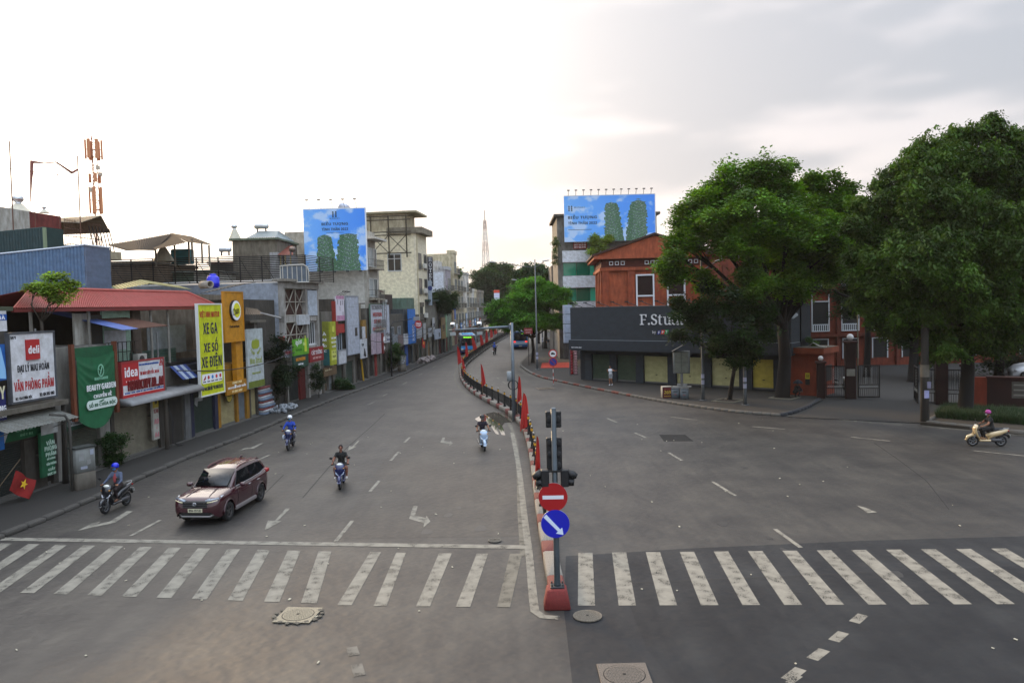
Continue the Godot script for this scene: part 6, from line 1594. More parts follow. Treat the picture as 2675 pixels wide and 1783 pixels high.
	for wx in [3.6, 6.9]:
		put(o, "window", B.new().bb(wx, 6.3, -0.15, wx + 0.16, 10.3, 0.06).bb(wx + 1.8, 6.3, -0.15, wx + 1.96, 10.3, 0.06).bb(wx + 0.162, 10.14, -0.15, wx + 1.798, 10.3, 0.055).bb(wx + 0.162, 7.9, -0.15, wx + 1.798, 8.06, 0.055), white)
		put(o, "louvre_shutter", B.new().ribs(v3(wx + 1.8, 8.06, -0.12), v3(0, 2.08, 0), v3(-1.64, 0, 0), 22, 0.04), M("2f1712", 0.8, 0, "g"))
	for i in 4:   # flank windows
		put(o, "side_window", B.new().bb(-0.06, 7.4, -2.4 - i * 2.8, -0.002, 10.2, -1.2 - i * 2.8), M("4a241b", 0.8, 0, "g")); put(o, "side_pilaster", B.new().bb(-0.18, 0, -0.7 - i * 2.8, -0.002, 10.74, -0.2 - i * 2.8), org2)
	# hoarding building
	var bz := -101.0
	var bx := v3(6.8,11.94,-101).x; var bw := v3(19.14,11.63,-101).x - bx
	o = thing("office_building", "white banded office building with green glass and a hoarding on top", "building", v3(bx, 0, bz), 0.0)
	put(o, "wall", B.new().bb(-0.6, 0, -12, bw, 18.6, -0.4), stained("8b8a86"))
	for k in [[v3(6.82,12.68,-101).y, v3(6.85,14.16,-101).y], [v3(6.75,9.37,-101).y, v3(6.78,10.9,-101).y], [4.6, v3(6.71,7.58,-101).y]]:
		put(o, "white_band", B.new().bb(0, k[0], -0.398, bw - 0.1, k[1], 0.1), worn("e4e8f0"))
	for k in [[v3(6.78,10.95,-101).y, v3(6.82,12.63,-101).y], [v3(6.71,7.63,-101).y, v3(6.75,9.32,-101).y]]:
		var nw := 7
		for i in nw:
			put(o, "glass_pane", B.new().bb(0.1 + (bw - 0.3) * i / nw, k[0], -0.39, 0.1 + (bw - 0.3) * (i + 1) / nw - 0.07, k[1], -0.2), M(["1f7a5e", "14604a", "3fae8c", "17503e", "167058", "1d5a48", "124a3c"][i], 0.08, 0, ""))
	put(o, "parapet", B.new().bb(-1.0, 18.6, -12, bw + 0.4, 18.9, 0.1), M("55524c", 0.9, 0, "g"))
	put(o, "shopfront", B.new().bb(0, 0, -0.398, bw, 4.5, -0.1), M("77797c", 0.8, 0, "s"))
	var hl := v3(7.07,15.22,-100.2); var hr := v3(18.81,15.22,-100.2); var ht := v3(7.02,21.12,-100.2)
	w = hr.x - hl.x; var h := ht.y - hl.y
	o = thing("hoarding", "wide blue hoarding of two green towers on the white banded office building", "billboard", hl, 0.0)
	put(o, "panel", B.new().box(v3(w / 2, h / 2, -0.15), v3(w, h, 0.3)), flat("c9d0da"))
	picture(o, w - 0.1, h - 0.1, 0.02, tower_print(640, 352, v3(0.52, 0.13, 0.105), v3(0.82, 0.1, 0.125), 14))
	var ink := flat("22343c")
	billboard_marks(o, w * 0.07, h * 0.72, 0.8, false)
	text(o, "M E R A K I", w * 0.17, h * 0.74, 1.35, 0.22, ink, 0.03, font_sans); text(o, "BIỂU TƯỢNG", w * 0.2, h * 0.535, 3.7, 0.66, ink, 0.03); text(o, "TÌNH THÂN 2022", w * 0.2, h * 0.41, 3.7, 0.42, ink, 0.03); put(o, "thin_rule", B.new().box(v3(w * 0.17, h * 0.26, 0.03), v3(3.0, 0.05, 0.01)), ink)
	for i in 12:
		put(o, "lamp_arm", B.new().bar(v3(w * (0.05 + i * 0.082), h, 0), v3(w * (0.05 + i * 0.082), h + 0.55, 0.4), 0.03, 4).box(v3(w * (0.05 + i * 0.082), h + 0.6, 0.42), v3(0.32, 0.12, 0.2)), M("4f4c48", 0.6, 0.3, ""))
	o = thing("sign", "small red board with white phone numbers under the wide blue hoarding", "sign", v3(8.24,14.37,-101) + v3(0, 0, 0.1), 0.0)
	put(o, "panel", B.new().bb(0, 0, -0.08, 1.75, 0.95, 0), worn("9c2f2c"))
	for i in 3:
		text(o, ["KIM NGÂN AD", "0977 44 33 88", "0977 68 23 93"][i], 0.87, 0.8 - i * 0.3, 1.5, 0.2, wht, 0.01)
	# grey house further along, glimpsed left of the office building
	o = thing("house", "old grey concrete house with a balcony left of the white banded office building", "house", v3(v3(6.11,12.65,-116).x, 0, -116), 0.0)
	put(o, "wall", B.new().bb(0, 0, -9, 6.0, 13.0, 0), stained("8d8984")); put(o, "balcony_wall", B.new().bb(-0.4, 9.6, -3, 2.0, 10.6, 0.9), stained("9a958c")); put(o, "stair_head", B.new().bb(0.4, 13.0, -5, 3.0, 15.4, -0.5), stained("807d7c"))
	o = thing("house", "narrow shop house on the right pavement beyond the trees", "house", v3(6.4, 0, -122), -0.1)
	put(o, "wall", B.new().bb(0, 0, -30, 9.0, 8.0, 0), stained("6f6b66")); put(o, "front_sign", B.new().bb(-0.2, 3.0, -4.0, -0.02, 4.6, -0.4), M("8a3a34", 0.7, 0, "g"))


func right_school() -> void:
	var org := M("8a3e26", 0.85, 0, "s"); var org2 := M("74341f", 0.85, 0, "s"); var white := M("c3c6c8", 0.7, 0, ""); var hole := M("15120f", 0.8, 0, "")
	var o := thing("school_building", "long orange school wing with tall white framed windows and balustrades behind the trees", "building", v3(21.3, 0, -81), 0.02)
	var w := 40.0
	put(o, "wall", B.new().bb(0, 0, -11, w, 12.2, -0.3), org)
	put(o, "string_course", B.new().bb(-0.1, 3.2, -0.298, w, 3.5, 0.12).bb(-0.1, 7.9, -0.298, w, 8.15, 0.1), org2)
	put(o, "eaves", B.new().bb(-0.5, 12.2, -11.4, w + 0.3, 12.55, 0.8), M("4f3a30", 0.9, 0, "g"))
	put(o, "roof", B.new().ribs4(v3(-0.5, 12.55, 0.8), v3(w, 12.55, 0.8), v3(w, 15.0, -5.5), v3(-0.5, 15.0, -5.5), 90, 0.06), M("6a3a2c", 0.8, 0, "g"))
	for i in 12:
		var x := 0.7 + i * 3.15
		put(o, "pilaster", B.new().bb(x - 0.55, 0, -0.297, x - 0.15, 12.19, 0.0), org2)
		for y in [3.75, 8.3]:
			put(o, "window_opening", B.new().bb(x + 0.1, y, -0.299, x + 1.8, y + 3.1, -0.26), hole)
			put(o, "window_frame", B.new().bb(x, y, -0.295, x + 0.1, y + 3.9, -0.16).bb(x + 1.8, y, -0.295, x + 1.9, y + 3.9, -0.16).bb(x + 0.102, y + 3.1, -0.295, x + 1.798, y + 3.2, -0.162), white)
			var b := B.new().bb(x + 0.1, y + 0.68, -0.24, x + 1.8, y + 0.78, -0.14).bb(x + 0.1, y, -0.24, x + 1.8, y + 0.1, -0.14)
			for k in 8:
				b.bb(x + 0.16 + k * 0.21, y + 0.1, -0.22, x + 0.24 + k * 0.21, y + 0.68, -0.16)
			put(o, "balustrade", b, white)
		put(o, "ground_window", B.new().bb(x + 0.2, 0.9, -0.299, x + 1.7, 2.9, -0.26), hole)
		put(o, "ground_frame", B.new().bb(x + 0.1, 0.85, -0.296, x + 0.2, 3.0, -0.17).bb(x + 1.7, 0.85, -0.296, x + 1.8, 3.0, -0.17).bb(x + 0.202, 2.9, -0.296, x + 1.698, 3.0, -0.172), white)
	o = thing("building", "plain orange linking block between the gabled building and the school wing", "building", v3(20.2, 0, -78.6), 0.0)
	put(o, "wall", B.new().bb(0.9, 0, -9, 6.0, 11.4, 0), org)
	for i in 3:
		put(o, "pilaster", B.new().bb(1.2 + i * 1.9, 0, 0, 1.7 + i * 1.9, 10.9, 0.15), org2)


func gate_leaf(label: String, at: Vector3, turn: float, w: float, h: float) -> void:
	var iron := M("131110", 0.6, 0.2, "")
	var o := thing("gate", label, "gate", at, turn)
	put(o, "rim", B.new().bb(0, 0.1, -0.03, 0.08, h, 0.03).bb(w - 0.08, 0.1, -0.03, w, h, 0.03).bb(0.082, h - 0.08, -0.028, w - 0.082, h, 0.028).bb(0.082, 0.1, -0.028, w - 0.082, 0.2, 0.028).bb(0.082, 0.75, -0.028, w - 0.082, 0.8, 0.028).bb(0.082, 1.0, -0.028, w - 0.082, 1.05, 0.028), iron)
	var n := int(w / 0.16)
	for i in n:
		var x := 0.1 + (w - 0.2) * (i + 0.5) / n
		put(o, "bar", B.new().bb(x - 0.012, 0.2, -0.012, x + 0.012, 0.75, 0.012).bb(x - 0.012, 1.05, -0.012, x + 0.012, h - 0.08, 0.012), iron)
	var b := B.new()
	for i in 8:
		var x := 0.15 + (w - 0.3) * i / 8.0
		b.bar(v3(x, 0.81, 0), v3(x + w / 9.0, 0.99, 0), 0.014, 4).bar(v3(x, 0.99, 0), v3(x + w / 9.0, 0.81, 0), 0.014, 4)
	for i in 6:
		var y := 1.1 + (h - 1.3) * i / 6.0
		for s in [0.38, 0.62]:
			b.bar(v3(w * s - 0.07, y, 0), v3(w * s + 0.07, y + 0.2, 0), 0.014, 4).bar(v3(w * s + 0.07, y, 0), v3(w * s - 0.07, y + 0.2, 0), 0.014, 4)
	put(o, "scrollwork", b, M("8d8f8c", 0.6, 0.1, ""))


func gate_pillar(label: String, at: Vector3, turn: float, h: float, w: float) -> Node3D:
	var o := thing("gate_pillar", label, "pillar", at, turn)
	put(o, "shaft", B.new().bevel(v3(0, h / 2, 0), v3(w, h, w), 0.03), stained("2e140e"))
	put(o, "cap", B.new().bevel(v3(0, h + 0.06, 0), v3(w + 0.2, 0.16, w + 0.2), 0.03), M("3a1c15", 0.9, 0, "g"))
	put(o, "globe_lamp", B.new(true).ball(v3(0, h + 0.14 + w * 0.38, 0), Vector3.ONE * w * 0.33, 14), M("d8d4d2", 0.4, 0, ""))
	put(o, "lamp_neck", B.new().bar(v3(0, h + 0.1, 0), v3(0, h + 0.2, 0), 0.06, 8), flat("222020"))
	return o


func right_gate() -> void:
	var org := M("8e3d22", 0.88, 0, "s"); var org2 := M("9a4a2c", 0.88, 0, "s")
	var tr := -0.72
	var o := thing("guard_hut", "small orange guard hut with a flat mossy roof beside the school gate", "hut", v3(20.67,0,-59.02), tr)
	put(o, "wall", B.new().bb(0, 0, -2.6, 2.85, 3.2, 0), org); put(o, "roof", B.new().bb(-0.25, 3.2, -2.9, 3.1, 3.62, 0.3), org2)
	put(o, "roof_top", B.new().bb(-0.2, 3.62, -2.85, 3.05, 3.66, 0.25), M("5f584c", 0.95, 0, "g"))
	put(o, "window", B.new().bb(2.851, 1.1, -2.0, 2.88, 2.3, -0.9), M("1a1512", 0.5, 0, "")); put(o, "yellow_notice", B.new().bb(1.62, 1.3, 0.002, 1.95, 1.75, 0.012), M("b0a020", 0.7, 0, "")); put(o, "black_notice", B.new().bb(1.62, 0.85, 0.002, 1.95, 1.28, 0.012), M("17150f", 0.7, 0, "")); put(o, "meter_box", B.new().bb(0.2, 1.5, 0.002, 0.42, 1.72, 0.1).bb(0.2, 0.95, 0.002, 0.5, 1.15, 0.1), flat("9a928c"))
	put(o, "pipe", B.new(true).tube([v3(1.3, 3.7, -1.5), v3(1.9, 3.95, -0.9), v3(2.6, 3.75, -0.3), v3(3.1, 3.7, -0.2)], [0.035], 6), flat("c9c7be"))
	text(o, "SE", 1.8, 1.52, 0.2, 0.22, M("17150f", 0.7, 0, ""), 0.014)
	o = thing("air_conditioner", "grey air conditioner with a round fan on the roof edge of the guard hut", "air conditioner", v3(20.67,0,-59.02) + v3(0.1, 3.7, -0.6), tr)
	aircon(o)
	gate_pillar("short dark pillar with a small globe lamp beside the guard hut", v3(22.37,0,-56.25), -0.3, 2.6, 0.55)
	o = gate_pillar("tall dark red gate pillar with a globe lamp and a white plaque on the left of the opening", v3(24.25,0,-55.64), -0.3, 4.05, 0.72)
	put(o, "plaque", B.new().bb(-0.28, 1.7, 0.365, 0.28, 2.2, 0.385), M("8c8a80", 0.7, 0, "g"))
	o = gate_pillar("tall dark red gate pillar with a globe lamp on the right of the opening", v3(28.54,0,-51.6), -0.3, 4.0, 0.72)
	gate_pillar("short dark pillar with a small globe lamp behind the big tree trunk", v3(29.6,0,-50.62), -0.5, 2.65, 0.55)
	gate_leaf("small iron gate between the short pillar and the tall left pillar", v3(22.68,0,-56.19), -0.22, 1.4, 2.4)
	gate_leaf("open iron gate leaf swung beside the tall left pillar", v3(24.75,0,-55.54), -0.12, 1.5, 2.45)
	gate_leaf("open iron gate leaf seen edge on at the right of the opening", v3(27.15,0,-51.87), 1.2, 2.2, 2.5)
	gate_leaf("iron gate panel between the two right pillars", v3(28.74,0,-51.36), -0.6, 1.3, 2.4)
	gate_leaf("iron gate panel just left of the tall right pillar", v3(27.73,0,-51.96), -0.5, 1.1, 2.4)
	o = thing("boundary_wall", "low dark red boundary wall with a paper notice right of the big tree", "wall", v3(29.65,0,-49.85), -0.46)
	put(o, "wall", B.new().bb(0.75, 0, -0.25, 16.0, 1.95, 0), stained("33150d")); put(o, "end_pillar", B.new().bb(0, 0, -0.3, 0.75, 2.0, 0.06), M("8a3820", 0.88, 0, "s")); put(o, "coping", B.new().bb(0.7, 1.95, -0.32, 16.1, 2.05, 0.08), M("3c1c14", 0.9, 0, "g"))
	put(o, "notice", B.new().bb(2.1, 0.7, 0.001, 3.3, 1.75, 0.008), M("57534c", 0.9, 0, "g"))
	for i in 3:
		put(o, "notice_line", B.new().bb(2.2, 0.85 + i * 0.32, 0.009, 3.2, 0.95 + i * 0.32, 0.013), M("77736a", 0.9, 0, ""))
	# surveillance camera and flagpole
	o = thing("flag_pole", "thin bare pole standing behind the left gate pillar", "pole", v3(25.32,0,-56.81), 0.0)
	put(o, "pole", B.new().tube([v3(0, 0, 0), v3(0, 8.2, 0)], [0.05, 0.03], 6), M("6f6a55", 0.6, 0.2, ""))
	o = thing("security_camera", "white security camera on a bracket above the guard hut", "camera", v3(21.13,6.02,-58), 0.4)
	put(o, "housing", B.new().bevel(v3(0, 0, 0), v3(0.55, 0.2, 0.22), 0.03, Basis(Vector3.BACK, 0.5)), M("c4ccd4", 0.5, 0, "")); put(o, "arm", B.new().bar(v3(-0.2, -0.1, 0), v3(-0.6, -0.5, -0.5), 0.03, 6), flat("33373a"))



# ---------------------------------------------------------------- trees

# one spray of leaves about half a metre across; kind 0 broad, 1 feathery and flat, 2 drooping
func spray(kind: int) -> ArrayMesh:
	var b := B.new()
	var n: int = [18, 22, 18][kind]
	for i in n:
		var c := v3(rng.randfn(0, 0.2), rng.randfn(0, 0.16 if kind != 1 else 0.06), rng.randfn(0, 0.2))
		var l: float = [0.17, 0.14, 0.24][kind] * rng.randf_range(0.7, 1.3); var w: float = l * [0.42, 0.3, 0.26][kind]
		var q := Basis.from_euler(v3(rng.randf_range(-0.7, 0.7), rng.randf() * TAU, rng.randf_range(-0.5, 0.5)))
		if kind == 2:
			q = Basis.from_euler(v3(rng.randf_range(0.3, 1.2), rng.randf() * TAU, 0))
		var a := c; var t := c + q * v3(0, 0, l); var m1 := c + q * v3(w, 0.02, l * 0.5); var m2 := c + q * v3(-w, 0.02, l * 0.5)
		b.tri(a, m1, t); b.tri(a, t, m2)
	return b.mesh()


var sprays := []


# blobs: [centre, radius, flattening]; the crown is scattered through the outer part of each blob
func tree(label: String, foot: Vector3, fork: float, r0: float, blobs: Array, per: float, kind: int, hex: String, size := 1.0, bark := "2a221b", cat := "tree", lean := Vector3.ZERO, group := "") -> void:
	if sprays.is_empty():
		for k in 3:
			sprays.append(spray(k))
	var o := thing("tree" if cat == "tree" else "shrub", label, cat, foot, 0.0, group)
	var tb := B.new(true)
	var top := v3(lean.x, fork, lean.z)
	tb.tube([v3(0, -0.1, 0), v3(lean.x * 0.1, 0.25, lean.z * 0.1), v3(lean.x * 0.35 + r0 * 0.4, fork * 0.5, lean.z * 0.4), top], [r0 * 1.5, r0 * 1.05, r0 * 0.85, r0 * 0.75], 10)
	var xf := []; var tint := []
	var leaf := Color(hex).srgb_to_linear()
	for q in blobs:
		var c: Vector3 = (q[0] as Vector3) - foot; var r: float = q[1]; var fl: float = q[2] if q.size() > 2 else 0.95
		if c.y > fork and cat == "tree":
			var mid := top.lerp(c, 0.5) + v3(rng.randf_range(-0.3, 0.3), -0.12 * r, rng.randf_range(-0.3, 0.3))
			tb.tube([top - v3(0, r0, 0), mid, c + v3(0, r * 0.2, 0)], [r0 * 0.5, r0 * 0.3, r0 * 0.1], 7)
			for k in 3:
				var e := c + v3(rng.randf_range(-1, 1), rng.randf_range(-0.3, 0.8), rng.randf_range(-1, 1)) * r * 0.75
				tb.tube([mid.lerp(c, 0.4), e], [r0 * 0.16, r0 * 0.05], 5)
		var cnt := int(per * r * r)
		# clusters within the blob, so that gaps stay between them
		var heads := []
		for k in maxi(7, int(cnt / 34)):
			var d := v3(rng.randfn(), rng.randfn(), rng.randfn()).normalized()
			heads.append([d * r * (0.4 + 0.6 * sqrt(rng.randf())), rng.randf_range(0.6, 1.5)])
		for k in cnt:
			var hd: Array = heads[rng.randi() % heads.size()]
			var p: Vector3 = hd[0] + v3(rng.randfn(), rng.randfn() * 0.85, rng.randfn()) * minf(0.21 * r, 0.6)
			p.y *= fl
			xf.append(Transform3D(Basis.from_euler(v3(rng.randf_range(-0.5, 0.5), rng.randf() * TAU, rng.randf_range(-0.5, 0.5))).scaled(Vector3.ONE * size * rng.randf_range(0.7, 1.3)), c + p))
			var t: float = hd[1] * rng.randf_range(0.6, 1.45)
			tint.append(Color(leaf.r * t * rng.randf_range(0.9, 1.25), leaf.g * t, leaf.b * t))
	put(o, "trunk" if cat == "tree" else "stem", tb, M(bark, 0.95, 0, "f"))
	var mm := MultiMesh.new(); mm.transform_format = MultiMesh.TRANSFORM_3D; mm.use_colors = true; mm.mesh = sprays[kind]; mm.instance_count = xf.size()
	for i in xf.size():
		mm.set_instance_transform(i, xf[i]); mm.set_instance_color(i, tint[i])
	var mi := MultiMeshInstance3D.new(); mi.name = "crown"; mi.multimesh = mm; mi.material_override = vmat(0.75, 0.9)
	mi.set_meta("kind", "stuff")
	o.add_child(mi, true)


func trees() -> void:
	var z := -56.0
	# the big tree before the grey shop
	tree("big broad tree in front of the right end of the grey shop", v3(19.7,0,-56.58), 6.0, 0.5, [[v3(13.57,13.09,-56), 1.6], [v3(14.69,14.42,-56), 1.5], [v3(16.34,15.33,-56), 1.6], [v3(17.99,15.62,-56), 1.6], [v3(19.49,15.79,-56), 1.4], [v3(10.94,10.57,-54), 1.0], [v3(11.45,9.1,-54), 0.85], [v3(12.5,11.26,-55), 1.0], [v3(14.66,12.09,-53), 1.5], [v3(16.2,12.77,-52.5), 1.7], [v3(19.47,13.35,-56), 1.8], [v3(22.45,15.34,-58), 1.4], [v3(24.29,15.15,-58), 1.4], [v3(22.05,12.85,-57), 1.7], [v3(24.28,12.33,-58), 1.6], [v3(19.18,10.9,-56), 1.7], [v3(21.75,10.35,-57), 1.8], [v3(16.22,8.26,-51.5), 1.2], [v3(19.53,8.37,-54), 1.3], [v3(23.84,9.79,-58), 1.5], [v3(13.43,8.52,-54), 0.8], [v3(18.68,11.73,-53), 1.8], [v3(22.07,11.03,-55), 1.8], [v3(15.25,10.46,-52), 1.1], [v3(24.84,13.33,-57), 1.2]], 210.0, 0, "466a14", 1.15, "221a15")
	# the small street tree
	tree("small dark street tree with a leaning trunk in front of the beige shutters", v3(15.57,0,-55.83), 3.0, 0.17, [[v3(11.83,6.71,-53.5), 0.9], [v3(13.55,7.19,-53.5), 1.1], [v3(14.85,7.16,-51.6), 1.15], [v3(16.23,6.36,-51.6), 1.0], [v3(13.24,5.33,-54.5), 1.05], [v3(14.57,5.26,-51.6), 1.2], [v3(16.22,4.84,-51.6), 0.95], [v3(14.7,3.65,-55), 0.9], [v3(15.43,3.68,-52), 0.9], [v3(11.95,4.94,-55), 0.6]], 230.0, 0, "1c360a", 0.95, "231c17", "tree", v3(0.5, 0, 0))
	# the big tree at the right edge
	tree("tall dark tree with drooping leaves at the right edge of the picture", v3(26.84,0,-45.92), 6.0, 0.42, [[v3(21.63,13.04,-46), 1.0], [v3(22.98,13.9,-46), 1.4], [v3(24.77,15.19,-46), 1.5], [v3(26.34,15.71,-46), 1.4], [v3(28.14,16.11,-46), 1.4], [v3(30.05,15.51,-46), 1.6], [v3(20.61,11.5,-46), 1.0], [v3(22.3,11.46,-46), 1.6], [v3(24.02,12.85,-45), 1.9], [v3(27.02,13.58,-46), 2.0], [v3(29.5,12.85,-46), 2.1], [v3(20.94,9.47,-46), 1.1], [v3(22.03,8.95,-45), 1.6], [v3(23.7,10.15,-44), 2.0], [v3(26.29,10.52,-44), 2.1], [v3(29.76,10.08,-45), 2.2], [v3(21.16,7.44,-46), 1.0], [v3(22.47,6.95,-45), 1.3], [v3(24.13,7.34,-44), 1.6], [v3(26.51,7.5,-44), 1.8], [v3(28.9,7,-44), 2.0], [v3(22.51,5.59,-46), 0.8], [v3(24.78,5.08,-46), 1.0], [v3(26.68,4.85,-45), 1.2], [v3(28.25,17.1,-46), 0.6], [v3(27.39,5.31,-44), 1.3], [v3(22.32,8.85,-43), 1.4], [v3(24.43,8.58,-43), 1.6], [v3(21.36,6.31,-45), 0.9], [v3(24.79,4.5,-44), 0.9]], 260.0, 2, "37530f", 0.85, "1d1713")
	# trees in the school yard
	tree("tree with a slim trunk in the school yard behind the guard hut", v3(32.15,0,-70.33), 7.0, 0.3, [[v3(31.5,10.43,-74), 2.6], [v3(34.78,12.15,-74), 2.8], [v3(28.17,8.64,-72), 1.8], [v3(32.58,6.77,-74), 2.0]], 90.0, 0, "1d3810", 1.2, "1d1713")
	tree("tree in the school yard seen through the open gate", v3(33.77,0,-65.39), 6.0, 0.4, [[v3(34.58,8.97,-66), 3.0], [v3(36.85,5.67,-66), 2.4], [v3(33.78,4.41,-67), 1.8], [v3(35.98,2.5,-65), 1.4]], 90.0, 0, "1f3c10", 1.2, "1d1713")
	tree("dark tree in the school yard behind the boundary wall", v3(42.42,0,-67.58), 6.0, 0.4, [[v3(39.77,7.54,-66), 3.6], [v3(43.03,5.52,-66), 3.4], [v3(40.99,2.86,-68), 2.2], [v3(45.03,2.08,-68), 2.0]], 70.0, 0, "1a330e", 1.2, "1d1713")
	# the feathery trees on the right pavement
	tree("bright feathery tree leaning over the right carriageway by the lamp post", v3(2.51,0,-96.01), 3.4, 0.24, [[v3(0.2,6.22,-96), 2.0, 0.45], [v3(-1.19,7.2,-96), 1.6, 0.4], [v3(2.61,8.05,-96), 2.6, 0.45], [v3(4.96,7.51,-96), 2.2, 0.45], [v3(2.18,9.7,-96), 1.8, 0.4], [v3(4.09,9.11,-97), 1.8, 0.4], [v3(6.4,8.66,-96), 1.2, 0.4], [v3(-0.31,4.81,-96), 1.6, 0.5], [v3(2.98,5.23,-95), 2.4, 0.5], [v3(5.38,5.14,-96), 1.8, 0.5]], 150.0, 1, "3f7016", 1.5, "2a231c")
	tree("dark leafed tree sticking up behind the feathery tree", v3(5.4, 0.1, -126), 5.0, 0.3, [[v3(2.28,11.98,-126), 1.6], [v3(5.07,12.53,-126), 1.5], [v3(5.96,10.66,-126), 2.4], [v3(2.54,9.52,-127), 2.4], [v3(7.2,8.16,-127), 2.4]], 90.0, 2, "26401c", 1.8, "2a231c")
	tree("feathery tree further along the right pavement behind the bus", v3(5.0, 0.1, -146), 4.0, 0.25, [[v3(1.73,4.85,-146), 2.6, 0.6], [v3(4.62,5.49,-146), 2.6, 0.6], [v3(6.74,4,-146), 2.4, 0.6]], 70.0, 1, "355e1a", 2.0, "2a231c")
	# the great trees that close the street
	tree("great rounded tree closing the end of the street", v3(-5.5, 0, -212), 6.0, 0.8, [[v3(-6.62,13.81,-212), 4.0], [v3(-2.44,14.23,-212), 3.6], [v3(-0.46,10.02,-212), 4.2], [v3(-7.81,8.12,-212), 4.6], [v3(-3.64,6.98,-210), 5.0], [v3(-8.88,4.01,-210), 3.6], [v3(0.44,4.84,-208), 4.6], [v3(-4.72,15.78,-213), 2.6]], 60.0, 0, "2c4626", 2.8, "3a3128")
	tree("small treetop over the roofs behind the tall grey house", v3(-14.5, 0, -150), 9.0, 0.3, [[v3(-12.37,13.67,-150), 1.6, 0.5], [v3(-10.89,13.78,-150), 1.5, 0.5]], 60.0, 0, "3b5a2a", 2.0)
	tree("dense round tree growing above the low shops beside the hotel sign", v3(-12.6, 0, -119), 6.0, 0.25, [[v3(-10.62,8.53,-117), 1.7], [v3(-11.78,8.27,-117), 1.3], [v3(-9.36,8.21,-117), 1.3], [v3(-10.65,7.38,-117), 1.6]], 190.0, 0, "1f3a16", 1.2)
	# left side
	tree("young yellow green tree growing through the shed roof on the left", L(4.8, 4.6, 0.3), 2.6, 0.07, [[v3(-19.98,8.71,-33), 0.55, 0.5], [v3(-19.24,8.93,-33), 0.55, 0.5], [v3(-18.77,8.6,-33), 0.5, 0.5], [v3(-19.68,8.3,-33), 0.5, 0.5], [v3(-20.23,8.6,-33), 0.35, 0.5], [v3(-19.04,8.15,-33), 0.4, 0.5]], 230.0, 0, "6a8a2a", 0.62, "4a4034")
	tree("leafy plant climbing the wall beside the grey junction box", L(9.5, 0.1, 0.5), 1.0, 0.03, [[v3(-19.29,1.19,-37), 0.42, 1.0], [v3(-19.18,0.54,-37), 0.36, 1.0], [v3(-19.51,0.18,-37), 0.3, 1.0], [v3(-18.86,1.37,-37), 0.25, 1.0]], 700.0, 0, "24441a", 0.6, "3a3128", "plant")
	tree("dark bushy tree in front of the alley beside the white banner", L(29.3, 0.1, 0.6), 1.2, 0.06, [[v3(-17.73,3.63,-57), 0.9], [v3(-17.35,4.75,-57), 0.7], [v3(-17.02,2.48,-57), 0.8], [v3(-17.61,1.79,-57), 0.7], [v3(-16.73,2.81,-58), 0.6], [v3(-17.93,0.95,-57), 0.6]], 330.0, 0, "1b3016", 0.75, "3a3128", "bush")
	tree("low bush on the pavement by the green shutter", L(42.6, 0.1, 0.6), 0.4, 0.04, [[v3(-15.47,0.57,-70), 0.75], [v3(-15.06,0.35,-70), 0.5]], 300.0, 0, "22401a", 0.8, "3a3128", "bush")
	tree("potted shrub before the souvenir shop door", L(36.0, 0.1, 0.7), 0.5, 0.04, [[v3(-16.03,1.43,-63), 0.5, 1.4], [v3(-16.09,2.37,-63), 0.4, 1.3]], 400.0, 0, "1d3716", 0.7, "3a3128", "shrub")
	tree("tall shrub in front of the stained grey shop", L(61.5, 0.1, 0.8), 0.8, 0.04, [[v3(-13.39,1.66,-88), 0.9], [v3(-12.93,2.52,-88), 0.8], [v3(-13.76,1.02,-88), 0.7]], 260.0, 0, "2c4a1e", 0.9, "3a3128", "shrub")
	tree("small weed at the foot of the grey junction box", L(6.3, 0.1, 1.2), 0.15, 0.02, [[v3(-19.28,0,-34), 0.28]], 900.0, 0, "2c521c", 0.5, "3a3128", "plant")
	tree("young yellow leaved tree on the office building ledge", v3(11.38,13.8,-99.5), 0.8, 0.08, [[v3(11.4,14.67,-99.5), 0.9], [v3(10.68,15.42,-99.5), 0.6], [v3(12.39,15.37,-99.5), 0.8], [v3(11.13,13.71,-99.5), 0.9], [v3(12,13.3,-99.5), 0.7]], 190.0, 0, "7c9440", 1.0, "5a4c3a")
	tree("little shrub growing on the roof of the guard hut", v3(20.67,0,-59.02) + v3(2.2, 3.66, -0.2), 0.3, 0.02, [[v3(20.67,0,-59.02) + v3(2.2, 3.95, -0.2), 0.35]], 700.0, 0, "3a5a1e", 0.5, "3a3128", "plant")
	tree("hanging creeper on the side of the hoarding building", v3(5.9, 15.5, -100.6), 0.3, 0.03, [[v3(5.9, 15.0, -100.6), 0.4, 2.2], [v3(5.8, 12.9, -100.6), 0.3, 2.6]], 300.0, 2, "4a5a34", 0.8, "3a3128", "plant")
	# grass on the verge by the big tree
	var mm := MultiMesh.new(); mm.transform_format = MultiMesh.TRANSFORM_3D; mm.use_colors = true
	var b := B.new()
	for i in 9:
		var a := rng.randf() * TAU; var d := v3(cos(a), 0, sin(a)); var h := rng.randf_range(0.35, 0.6)
		var s := v3(-d.z, 0, d.x) * 0.02
		var r := d * rng.randf_range(0.0, 0.08)
		b.tri(r - s, r + s, r + d * 0.22 + v3(0, h, 0))
	mm.mesh = b.mesh(); mm.instance_count = 2600
